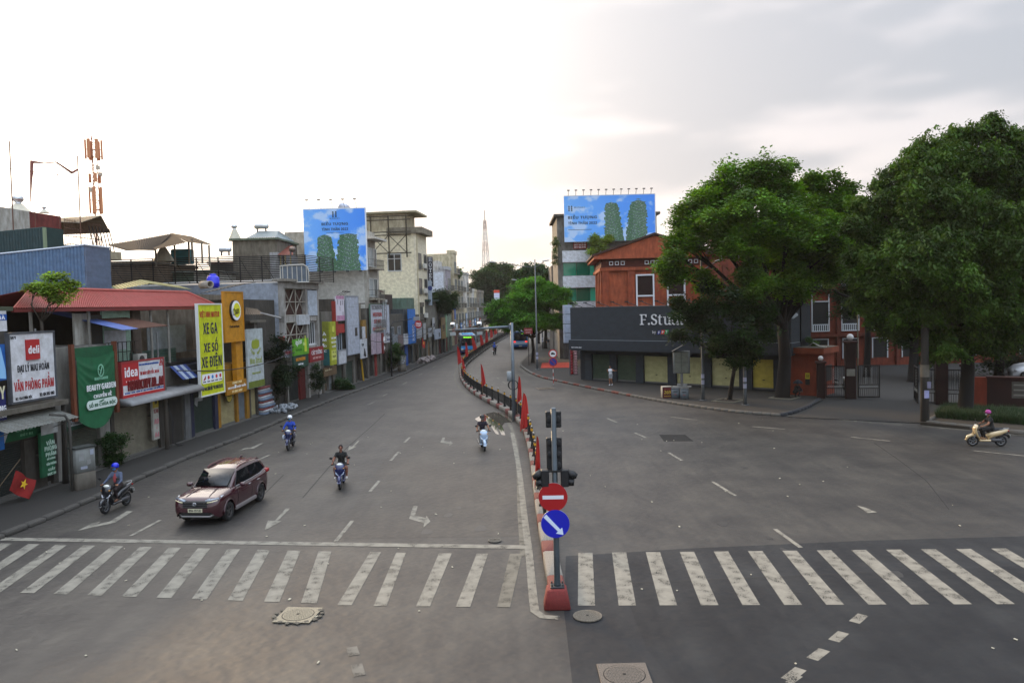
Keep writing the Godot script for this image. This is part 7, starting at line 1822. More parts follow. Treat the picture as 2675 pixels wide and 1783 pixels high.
	for i in 2600:
		var f := rng.randf(); var g := rng.randf()
		var p: Vector3 = (v3(24.8,0,-45.2) as Vector3).lerp(v3(27.96,0,-41.88), f).lerp((v3(26.84,0,-48.05) as Vector3).lerp(v3(30.18,0,-45.2), f), g)
		mm.set_instance_transform(i, Transform3D(Basis(Vector3.UP, rng.randf() * TAU).scaled(Vector3.ONE * rng.randf_range(0.7, 1.2)), p + v3(0, 0.15, 0)))
		var t := rng.randf_range(0.7, 1.3)
		mm.set_instance_color(i, Color(0.03 * t, 0.06 * t, 0.015 * t))
	var gr := MultiMeshInstance3D.new(); gr.name = "grass"; gr.multimesh = mm; gr.material_override = vmat(0.7, 0.3); add_child(gr, true)
	gr.set_meta("kind", "stuff"); tag(gr, "long dark grass planted on the verge round the big right tree", "grass")



# ---------------------------------------------------------------- street furniture

func lamp_post(label: String, at: Vector3, turn: float, h: float, arms: Array) -> void:
	var steel := M("62676a", 0.5, 0.4, "g")
	var o := thing("lamp_post", label, "lamp post", at, turn, "street lamps on the right pavement")
	put(o, "pole", B.new(true).tube([v3(0, 0, 0), v3(0, 1.2, 0), v3(0, h, 0)], [0.14, 0.11, 0.06], 10), steel)
	put(o, "base", B.new().bevel(v3(0, 0.1, 0), v3(0.42, 0.2, 0.42), 0.03), steel)
	for a in arms:
		put(o, "arm", B.new(true).tube([v3(0, h - 0.9, 0), v3(a * 0.3, h - 0.75, 0), v3(a, h - 0.25, 0)], [0.05, 0.04, 0.035], 6), steel)
		put(o, "lamp_head", B.new(true).ball(v3(a * 1.2, h - 0.18, 0), v3(0.45, 0.08, 0.16), 10, Basis(Vector3.BACK, 0.12 * signf(a))), M("9a9ea0", 0.4, 0.3, ""))
	for y in [1.3, 1.75]:
		put(o, "paper_label", B.new().lathe([Vector2(0.125, y), Vector2(0.122, y + 0.3)], 10), M("a9acc4", 0.8, 0, "g"))


func flag(label: String, at: Vector3, h: float, w: float, cloth_h: float, turn: float, lean := 0.0) -> void:
	# a red banner hung from a leaning staff, folded on itself, no wind
	var o := thing("red_flag", label, "flag", at, turn, "red flags along the median")
	var top := v3(lean, h, 0)
	put(o, "staff", B.new().bar(v3(0, 0, 0), top, 0.018, 5), M("6a5a44", 0.7, 0, ""))
	var b := B.new(true); var g := []
	var nx := 10; var ny := 12
	for j in ny + 1:
		var row := []
		for i in nx + 1:
			var x := float(i) / nx; var y := float(j) / ny
			var spread := w * (0.1 + 0.55 * pow(y, 0.6))
			row.append(v3(lean * (1.0 - y * cloth_h / h) + (x - 0.15) * spread, h - 0.05 - y * cloth_h * (1.0 - 0.16 * x), 0.07 * sin(x * 9.0 + y * 2.0) * (0.3 + y) + 0.04 * sin(x * 17.0)))
		g.append(row)
	for j in ny:
		for i in nx:
			b.quad(g[j][i], g[j][i + 1], g[j + 1][i + 1], g[j + 1][i])
	var m := M("a00c09", 0.8, 0, ""); m.backlight_enabled = true; m.backlight = Color(0.4, 0.2, 0.2)
	put(o, "cloth", b, m)


func street_things() -> void:
	var steel := M("6f7a84", 0.45, 0.4, "g"); var black := flat("131315"); var iron := M("1b1b1d", 0.6, 0.2, "")
	# signal post on the nose of the median
	var at: Vector3 = v3(0.94,0,-18.7)
	var o := thing("plinth", "red trapezoid concrete plinth at the nose of the median", "plinth", at, -0.02)
	put(o, "block", B.new(true).bevel(v3(0, 0.24, 0), v3(0.66, 0.48, 0.6), 0.03, Basis.IDENTITY, Vector2(0.72, 0.76)), M("963530", 0.85, 0, "f"))
	put(o, "anchor_plate", B.new().bevel(v3(0.02, 0.5, -0.02), v3(0.34, 0.04, 0.3), 0.01), M("33363a", 0.6, 0.4, ""))
	for sx in [-1, 1]:
		for sz in [-1, 1]:
			put(o, "bolt", B.new().bar(v3(0.02 + sx * 0.13, 0.5, -0.02 + sz * 0.11), v3(0.02 + sx * 0.13, 0.58, -0.02 + sz * 0.11), 0.022, 6), M("4a4a4a", 0.5, 0.5, ""))
	o = thing("traffic_signal", "grey post with black traffic signal heads seen from behind", "traffic light", at + v3(0.02, 0, -0.02), -0.03)
	put(o, "post", B.new(true).tube([v3(0, 0.5, 0), v3(0, 0.56, 0), v3(0, 0.7, 0), v3(0, 4.85, 0)], [0.09, 0.085, 0.075, 0.062], 12), M("434c52", 0.45, 0.3, "g"))
	put(o, "post_cap", B.new().lathe([Vector2(0.066, 4.85), Vector2(0.06, 4.88), Vector2(0, 4.885)], 12), steel)
	var bk := M("0f0f11", 0.55, 0, "")
	put(o, "small_head", B.new().bevel(v3(0, 4.58, -0.17), v3(0.38, 0.4, 0.18), 0.02), bk)
	put(o, "tall_head", B.new().bevel(v3(0, 3.72, -0.18), v3(0.38, 0.82, 0.18), 0.02), bk)
	for p in [[-0.105, 4.58, 0.08], [0.105, 4.58, 0.08], [-0.105, 4.0, 0.07], [0.105, 4.0, 0.07], [0.105, 3.72, 0.07], [-0.105, 3.72, 0.07], [0.105, 3.45, 0.07]]:
		put(o, "rear_dome", B.new(true).ball(v3(p[0], p[1], -0.085), v3(p[2], p[2] * 1.3, 0.018), 10), black)
	for s in [-1, 1]:
		var hd := put(o, "side_head", B.new().bevel(v3(s * 0.24, 3.17, 0), v3(0.2, 0.42, 0.24), 0.02), bk)
		put(hd, "visor", B.new(true).tube([v3(s * 0.32, 3.28, 0.0), v3(s * 0.44, 3.24, 0.03), v3(s * 0.53, 3.2, 0.05)], [0.105, 0.1, 0.06], 10), bk)
		put(hd, "visor", B.new(true).tube([v3(s * 0.3, 3.07, 0.02), v3(s * 0.46, 3.06, 0.05)], [0.1, 0.085], 10), bk)
	put(o, "clamp", B.new().bb(-0.25, 3.32, -0.1, 0.25, 3.36, 0.08), bk); put(o, "clamp", B.new().bb(-0.22, 2.98, -0.1, 0.22, 3.02, 0.08), bk)
	# the two discs
	o = thing("no_entry_sign", "round red no entry sign with a white bar on the signal post", "road sign", at + v3(-0.04, 2.72, 0.08), -0.03)
	put(o, "disc", B.new().prism(circle(0.35, 40), 0.0, 0.015), M("9c0d12", 0.4, 0, "")); put(o, "white_bar", B.new().bb(-0.255, -0.045, 0.0155, 0.255, 0.045, 0.02), M("d9dbe0", 0.4, 0, "")); put(o, "back_rim", B.new().prism(circle(0.352, 40), -0.02, -0.001), M("b9bcc0", 0.4, 0.4, ""))
	o = thing("direction_sign", "round blue sign with a white arrow pointing down right on the signal post", "road sign", at + v3(0.0, 2.07, 0.085), -0.03)
	put(o, "disc", B.new().prism(circle(0.345, 40), 0.0, 0.015), M("0a16a8", 0.4, 0, "")); put(o, "back_rim", B.new().prism(circle(0.347, 40), -0.02, -0.001), M("b9bcc0", 0.4, 0.4, ""))
	put(o, "white_arrow", B.new().prism([Vector2(-0.285, 0.165), Vector2(-0.215, 0.235), Vector2(0.115, -0.135), Vector2(0.165, -0.09), Vector2(0.19, -0.27), Vector2(0.01, -0.235), Vector2(0.06, -0.185)], 0.0155, 0.02), M("cfdcec", 0.4, 0, ""))
	# camera gantry
	at = v3(0.01,0,-49.36)
	o = thing("camera_gantry", "grey post with a long arm over the left carriageway carrying two cameras", "gantry", at, 0.0)
	put(o, "post", B.new(true).tube([v3(0, 0, 0), v3(0, 6.25, 0)], [0.125, 0.095], 12), steel)
	put(o, "arm", B.new(true).tube([v3(0, 6.0, 0), v3(-4.0, 5.86, 0.0)], [0.09, 0.05], 10), steel)
	put(o, "flange", B.new().bevel(v3(-0.14, 6.0, 0), v3(0.1, 0.34, 0.3), 0.02), steel)
	for x in [-2.05, -3.75]:
		put(o, "camera", B.new(true).bevel(v3(x, 6.22, 0.06), v3(0.28, 0.2, 0.42), 0.03, Basis(Vector3.RIGHT, 0.25)), M("c6c6c4", 0.5, 0, "")); put(o, "camera_lens", B.new().box(v3(x - 0.02, 6.17, 0.28), v3(0.2, 0.12, 0.02), Basis(Vector3.RIGHT, 0.25)), black)
		put(o, "camera_mount", B.new().bar(v3(x, 5.95, 0), v3(x, 6.14, 0), 0.06, 8), steel); put(o, "flash_panel", B.new().bevel(v3(x, 5.62, 0), v3(0.36, 0.2, 0.1), 0.01), M("8f9494", 0.5, 0.1, ""))
	put(o, "control_box", B.new(true).bevel(v3(-0.24, 2.85, 0.05), v3(0.3, 0.62, 0.3), 0.02), M("8d9498", 0.6, 0.2, "g"))
	var coil := B.new()
	for k in 3:
		for i in 16:
			var a := TAU * i / 16; var c := TAU * (i + 1) / 16
			coil.bar(v3(cos(a) * (0.28 + k * 0.03), 2.3 + sin(a) * 0.3, 0.2 + k * 0.02), v3(cos(c) * (0.28 + k * 0.03), 2.3 + sin(c) * 0.3, 0.2 + k * 0.02), 0.014, 4)
	put(o, "cable_coil", coil, black)
	# flags along the median: [foot, height, width, cloth length, turn, lean]
	flag("largest red flag nearest the camera by the blue round sign", v3(0.74,0,-29.4) + v3(0, 0.3, 0), 2.1, 0.42, 1.95, 0.1, 0.12)
	flag("big red flag just beyond the puddle on the median", v3(0.38,0,-42.62) + v3(0, 0.3, 0), 2.25, 0.85, 2.1, 0.1, 0.18)
	flag("red flag hung on the camera gantry post with one corner flying", v3(0.08,0,-49.34) + v3(0.1, 0.1, 0.25), 2.8, 0.5, 1.75, 0.0, 0.2)
	flag("tall slim red flag on the bend nearest the right lane", v3(-2.38,0,-60.62) + v3(0, 0.3, 0), 2.55, 0.5, 1.8, 0.0, -0.1)
	flag("slim red flag on the left of the bend, nearer one of a pair", v3(-4.71,0,-74.29) + v3(0, 0.3, 0), 2.3, 0.5, 1.8, 0.2, -0.15)
	flag("red flag at the far left of the bend beside the bus", v3(-5.59,0,-80.43) + v3(0, 0.3, 0), 3.0, 0.7, 2.0, 0.2, -0.1)
	flag("red flag standing before the bus windscreen", v3(-5.81,0,-95.65) + v3(0, 0.3, 0), 2.7, 0.7, 2.0, 0.2, 0.1)
	flag("red flag at the right corner of the bus", v3(-5.27,0,-108.39) + v3(0, 0.3, 0), 3.0, 0.9, 2.2, 0.2, -0.4)
	flag("red flag just right of the bus", v3(-4.76,0,-120.18) + v3(0, 0.3, 0), 3.0, 0.9, 2.2, 0.2, -0.2)
	flag("second red flag right of the bus", v3(-4.43,0,-128.15) + v3(0, 0.3, 0), 3.0, 0.9, 2.2, 0.2, 0.2)
	flag("small red flag far along the median", v3(-3.91,0,-142.32) + v3(0, 0.3, 0), 3.4, 0.9, 2.4, 0.2, 0.0)
	flag("furthest red flag along the median before the trees", v3(-3.3,0,-153.54) + v3(0, 0.3, 0), 3.6, 1.0, 2.4, 0.2, -0.2)
	# lamps and posts
	lamp_post("tall lamp post on the right pavement beside the feathery tree", v3(2.74,0,-85.92), 0.0, 12.3, [-3.9, 1.0])
	lamp_post("lamp post between the advertising panel and the small tree", v3(13.72,0,-55.98), 0.6, 10.4, [1.6])
	lamp_post("lamp post to the right of the small street tree", v3(15.83,0,-52.85), 0.6, 10.6, [-1.4])
	lamp_post("far lamp post showing above the trees on the right pavement", v3(4.9, 0, -124), 0.0, 11.5, [-3.6])
	var con := M("4c4842", 0.95, 0, "f")
	o = thing("utility_pole", "thick dark concrete pole with paper labels by the school driveway", "pole", v3(23.47,0,-44.1), 0.0)
	put(o, "pole", B.new(true).tube([v3(0, 0, 0), v3(0, 9.5, 0)], [0.24, 0.16], 12), con); put(o, "paper_label", B.new().bb(-0.14, 1.5, 0.2, 0.12, 1.95, 0.235), M("9496c0", 0.8, 0, "g")); put(o, "paper_label", B.new().bb(0.02, 2.05, 0.18, 0.24, 2.45, 0.215), M("77748a", 0.8, 0, "g")); put(o, "torn_label", B.new().lathe([Vector2(0.238, 2.7), Vector2(0.232, 3.4)], 12), M("6b665c", 0.9, 0, "g"))
	o = thing("utility_pole", "dark pole with a bent arm and grey panel before the pink light boxes", "pole", L(54.6, 0.1, 1.9), TURN_L)
	put(o, "pole", B.new(true).tube([v3(0, 0, 0), v3(0, 5.2, 0), v3(0.3, 5.7, 0.2), v3(3.0, 6.0, 1.6)], [0.09, 0.08, 0.06, 0.05], 8), iron); put(o, "panel", B.new().bevel(v3(4.1, 6.0, 1.9), v3(2.6, 0.42, 0.12), 0.02), worn("8f9296"))
	o = thing("no_entry_post", "post with a no cars sign above a blue no parking sign on the right pavement", "road sign", v3(3.68,0,-70.49), 0.05)
	for i in 5:
		put(o, "post_band", B.new().lathe([Vector2(0.04, 0.15 + i * 0.32), Vector2(0.04, 0.47 + i * 0.32)], 8), M("b9b6b2" if i % 2 else "8e2a26", 0.6, 0, ""))
	put(o, "post", B.new().bar(v3(0, 0, 0), v3(0, 3.2, 0), 0.035, 8), M("9a9a98", 0.5, 0.3, ""))
	put(o, "red_ring", B.new().prism(circle(0.4, 28), 0.04, 0.06, Transform3D(Basis(), v3(0, 2.85, 0))), M("a8201c", 0.5, 0, "")); put(o, "white_face", B.new().prism(circle(0.3, 28), 0.061, 0.068, Transform3D(Basis(), v3(0, 2.85, 0))), M("d3d3d3", 0.5, 0, ""))
	put(o, "car_symbol", B.new().prism([Vector2(-0.2, -0.08), Vector2(0.2, -0.08), Vector2(0.21, 0.03), Vector2(0.1, 0.05), Vector2(0.05, 0.12), Vector2(-0.12, 0.12), Vector2(-0.17, 0.03)], 0.069, 0.075, Transform3D(Basis(), v3(0, 2.85, 0))), black)
	put(o, "red_rim", B.new().prism(circle(0.4, 28), 0.04, 0.06, Transform3D(Basis(), v3(0, 2.1, 0))), M("8e1c20", 0.5, 0, "")); put(o, "blue_face", B.new().prism(circle(0.31, 28), 0.061, 0.068, Transform3D(Basis(), v3(0, 2.1, 0))), M("14207c", 0.5, 0, ""))
	put(o, "red_slash", B.new().box(v3(0, 2.1, 0.072), v3(0.56, 0.07, 0.006), Basis(Vector3.BACK, -0.8)), M("8e1c20", 0.5, 0, ""))
	o = thing("bus_stop_sign", "small red board on a thin dark pole at the kerb end", "road sign", v3(1.93,0,-91.46), 0.05)
	put(o, "pole", B.new().tube([v3(0, 0, 0), v3(0, 5.0, 0)], [0.05, 0.04], 6), iron); put(o, "red_board", B.new().bb(-0.5, 3.9, 0.05, 0.5, 4.6, 0.1), flat("7c2622"))
	text(o, "ĐIỂM DỪNG", 0.0, 4.4, 0.8, 0.16, flat("b9a8a4"), 0.11); text(o, "XE BUÝT", 0.0, 4.1, 0.6, 0.16, flat("b9a8a4"), 0.11)
	o = thing("advertising_panel", "framed poster panel with a sloping cap on a post before the beige shutters", "panel", v3(12.75,0,-58.48), TURN_R + 0.5)
	put(o, "post", B.new().bevel(v3(0, 0.95, 0), v3(0.2, 1.9, 0.2), 0.02), M("77797a", 0.6, 0.2, "g")); put(o, "casing", B.new(true).bevel(v3(0, 2.75, 0), v3(1.25, 1.7, 0.3), 0.03), M("7f8484", 0.6, 0.2, "g")); put(o, "poster_face", B.new().bb(-0.5, 2.0, 0.151, 0.5, 3.5, 0.158), M("6d7266", 0.4, 0, "g")); put(o, "cross_bar", B.new().bb(-0.5, 2.72, 0.159, 0.5, 2.75, 0.166).bb(-0.015, 2.0, 0.1595, 0.015, 3.5, 0.165), flat("3c403c"))
	put(o, "cap", B.new().box(v3(-0.25, 3.8, 0.1), v3(1.0, 0.06, 0.9), Basis(Vector3.BACK, 0.5)), M("4f5355", 0.6, 0.2, "g")); put(o, "shelf", B.new().bb(-0.7, 0.86, -0.2, 0.7, 0.92, 0.25).bb(-0.35, 0.921, -0.1, 0.4, 1.1, 0.1), M("9a9c9a", 0.6, 0.2, "g"))
	for k in [["left grey litter bin under the poster panel", v3(12.11,0,-57.67)], ["right grey litter bin under the poster panel", v3(12.64,0,-57.1)]]:
		o = thing("litter_bin", k[0], "bin", k[1], TURN_R + 0.45)
		put(o, "body", B.new(true).bevel(v3(0, 0.5, 0), v3(0.6, 0.7, 0.5), 0.03), M("6c757c", 0.6, 0.2, "g")); put(o, "lid", B.new(true).bevel(v3(0, 0.88, 0), v3(0.64, 0.08, 0.54), 0.02), M("5a6268", 0.6, 0.2, "g")); put(o, "flap", B.new().bb(-0.15, 0.62, 0.251, 0.15, 0.68, 0.262), black); put(o, "foot", B.new().bb(-0.25, 0.12, -0.2, 0.25, 0.16, 0.2), black)
		text(o, "RÁC", 0.0, 0.45, 0.16, 0.08, flat("9a3a34"), 0.255)
	o = thing("utility_box", "white and maroon cabinet with yellow digits on the right kerb", "cabinet", v3(11.5,0,-58.03), TURN_R + 0.75)
	put(o, "body", B.new(true).bevel(v3(0, 0.5, 0), v3(0.75, 1.0, 0.6), 0.02), M("a9a59a", 0.7, 0, "g")); put(o, "maroon_face", B.new().bb(-0.36, 0.06, 0.301, 0.36, 0.96, 0.308), M("5a1c1c", 0.7, 0, "g")); text(o, "269", 0, 0.58, 0.5, 0.26, flat("b89a2c"), 0.315); text(o, "PHÒNG", 0, 0.3, 0.5, 0.1, flat("b89a2c"), 0.315); text(o, "CHO THUÊ", 0, 0.82, 0.5, 0.1, flat("a8453c"), 0.315)
	# left pavement cabinets
	for k in [["pale grey junction box on a concrete plinth plastered with bills", v3(-18.19,0,-32.4), 1.0, TURN_L - 0.35], ["pale grey junction box further along by the tall shrub", L(60.3, 0.1, 1.6), 1.0, TURN_L - 0.5]]:
		o = thing("junction_box", k[0], "cabinet", k[1], k[3])
		put(o, "plinth", B.new(true).bevel(v3(0, 0.42, 0), v3(0.85, 0.84, 0.5), 0.02), stained("6f6a62")); put(o, "casing", B.new(true).bevel(v3(0, 1.35, 0), v3(0.86, 1.0, 0.5), 0.02), M("8d9292", 0.7, 0, "s")); put(o, "top", B.new().bb(-0.47, 1.86, -0.29, 0.47, 1.92, 0.29), M("2f3432", 0.8, 0, "g"))
		for p in [[-0.2, 1.5, 0.22, 0.3], [0.12, 1.25, 0.2, 0.2], [-0.1, 1.05, 0.3, 0.12], [0.28, 1.65, 0.16, 0.22]]:
			put(o, "paper_bill", B.new().box(v3(p[0], p[1], 0.254), v3(p[2], p[3], 0.006)), M(pick(["b7b9c0", "9da3b4", "8a8c8c"]), 0.8, 0, "g"))
			put(o, "paper_bill", B.new().box(v3(0.434, p[1], p[0] * 0.5), v3(0.006, p[3], p[2])), M(pick(["b7b9c0", "a4aac0"]), 0.8, 0, "g"))
	o = thing("drain_pipe", "dark bent pipe rising beside the junction box to the awning", "pipe", v3(-18.39,0,-31.96), TURN_L)
	put(o, "pipe", B.new(true).tube([v3(0, 0, 0), v3(0, 3.0, 0), v3(-0.1, 3.3, -0.1), v3(-0.5, 3.4, -0.5)], [0.06], 8), M("4c4a46", 0.8, 0, "g"))
	o = thing("utility_pole", "rough grey post leaning between the stationery shop and the white pillar", "pole", L(5.55, 0.1, 0.45), TURN_L)
	put(o, "pole", B.new(true).tube([v3(0, 0, 0), v3(0.05, 3.6, 0.05)], [0.13, 0.09], 8), M("3f3a33", 0.95, 0, "f"))
	o = thing("utility_pole", "rough grey post tangled with cables beside the leaning letter board", "pole", L(13.55, 0.1, 0.5), TURN_L)
	put(o, "pole", B.new(true).tube([v3(0, 0, 0), v3(0, 5.0, 0.0)], [0.12, 0.09], 8), M("6a635a", 0.95, 0, "f"))
	for i in 3:
		put(o, "cable", B.new(true).tube([v3(0.05, 2.5, 0.1), v3(0.3 + i * 0.05, 1.4, 0.2), v3(0.1, 0.5 - i * 0.1, 0.25), v3(0.6 + i * 0.2, 0.05, 0.3)], [0.02], 5), black)
	# manhole covers
	manhole("square manhole cover with a round lid in a broken pit left of the median nose", v3(-5.35,0,-18.51), 0.92, true, "b3a88f", -0.12, true)
	manhole("round cast iron manhole cover beside the red plinth", v3(1.62,0,-18), 0.68, false, "8a8070", 0.0, false)
	manhole("square patterned manhole cover at the bottom edge of the picture", v3(2.06,0,-15.05), 1.0, true, "7d7368", 0.0, false)
	manhole("worn square manhole cover in the right lane opposite the jogger", v3(2.81,0,-67.47), 1.5, true, "75695a", 0.2, false)
	manhole("small round manhole cover above the stop line", v3(-0.7,0,-24.08), 0.42, false, "8a8478", 0.0, false)
	for k in [["tree pit edged with pale stone round the small street tree", v3(15.34,0,-55.22)], ["tree pit edged with pale stone round the big broad tree", v3(19.68,0,-56.12)]]:
		o = thing("tree_pit", k[0], "tree pit", k[1] + v3(0, 0.14, 0), TURN_R)
		for s in [[-0.8, 0.0, 0.14, 1.74], [0.8, 0.0, 0.14, 1.74], [0.0, -0.8, 1.46, 0.14], [0.0, 0.8, 1.46, 0.14]]:
			put(o, "edging_stone", B.new(true).bevel(v3(s[0], 0.02, s[1]), v3(s[2], 0.1, s[3]), 0.02), M("8f8a78", 0.9, 0, "f"))
		put(o, "soil", B.new().bb(-0.73, -0.02, -0.73, 0.73, 0.015, 0.73), M("2f2720", 0.95, 0, "f"))


func manhole(label: String, at: Vector3, w: float, square: bool, hex: String, turn: float, broken: bool) -> void:
	var o := thing("manhole_cover", label, "manhole cover", at + v3(0, 0.012, 0), turn)
	var m := M(hex, 0.75, 0.0, "f"); var dark := M("1a1816", 0.9, 0, "f")
	if broken:
		var p := []
		for i in 22:
			var a := TAU * i / 22
			p.append(Vector2(cos(a) * w * 0.64 * rng.randf_range(0.85, 1.1) + 0.05, sin(a) * w * 0.58 * rng.randf_range(0.88, 1.08) - 0.03))
		put(o, "broken_pit", B.new().sheet(p, 0.002), dark)
		for i in 16:
			var a := TAU * i / 16 + 0.1
			if i in [10, 11, 12, 13]:
				continue
			put(o, "rubble", B.new().bevel(v3(cos(a) * w * 0.62, 0.012, sin(a) * w * 0.54), v3(rng.randf_range(0.08, 0.2), 0.03, rng.randf_range(0.06, 0.14)), 0.01, Basis(Vector3.UP, rng.randf() * 3.0)), M("7d7668", 0.95, 0, "f"))
	if square:
		put(o, "frame", B.new().bevel(v3(0, 0.014, 0), v3(w, 0.02, w), 0.006), m)
		put(o, "gap", B.new().slab(circle(w * 0.42, 30), 0.0242, 0.0258), dark)
	put(o, "lid", B.new().slab(circle(w * (0.4 if square else 0.5), 30), 0.006, 0.031), m)
	var n := 6; var r := w * (0.38 if square else 0.47)
	var b := B.new()
	for i in range(-n, n + 1):
		for j in range(-n, n + 1):
			var c := Vector2(i + 0.5 * (j % 2), j) * r / n
			if c.length() < r * 0.95:
				b.box(v3(c.x, 0.0345, c.y), v3(r / n * 0.55, 0.006, r / n * 0.55), Basis(Vector3.UP, 0.78))
	put(o, "tread", b, m)
	put(o, "lift_hole", B.new().bb(-0.03, 0.036, -0.03, 0.03, 0.0385, 0.03), dark)



# ---------------------------------------------------------------- vehicles

func at_curve(keys: Array, z: float) -> Array:   # rows [z, a, b, ...] with z falling; smooth in between
	for i in keys.size() - 1:
		var p: Array = keys[i]; var q: Array = keys[i + 1]
		if z <= p[0] and z >= q[0]:
			var t: float = (p[0] - z) / (p[0] - q[0])
			var o := []
			for k in p.size():
				o.append(lerpf(p[k], q[k], t))
			return o
	return keys[-1]


func wheel(par: Node3D, c: Vector3, r: float, w: float, spokes: int, rim_m: Material, nm := "wheel") -> void:
	var at := Transform3D(Basis(Vector3.BACK, PI / 2), c)
	var h := w / 2
	var o := put(par, nm, B.new(true).lathe([Vector2(r * 0.66, -h * 0.8), Vector2(r * 0.9, -h), Vector2(r * 0.985, -h * 0.7), Vector2(r, 0), Vector2(r * 0.985, h * 0.7), Vector2(r * 0.9, h), Vector2(r * 0.66, h * 0.8)], 26, at), M("141415", 0.85, 0, ""))
	var b := B.new()
	b.lathe([Vector2(r * 0.68, -h * 0.75), Vector2(r * 0.6, -h * 0.6), Vector2(r * 0.6, h * 0.6), Vector2(r * 0.68, h * 0.75)], 26, at)
	b.lathe([Vector2(0, -h * 0.7), Vector2(r * 0.15, -h * 0.7), Vector2(r * 0.15, h * 0.7), Vector2(0, h * 0.7)], 12, at)
	for i in spokes:
		var a := TAU * i / spokes
		for s in [-0.62, 0.62]:
			b.box(c + v3(s * h, cos(a) * r * 0.38, sin(a) * r * 0.38), v3(h * 0.14, r * 0.52, r * 0.14), Basis(Vector3.RIGHT, a))
	put(o, "rim", b, rim_m)
	put(o, "brake_disc", B.new().lathe([Vector2(0, 0), Vector2(r * 0.55, 0)], 20, at), M("1f2022", 0.6, 0.4, ""))


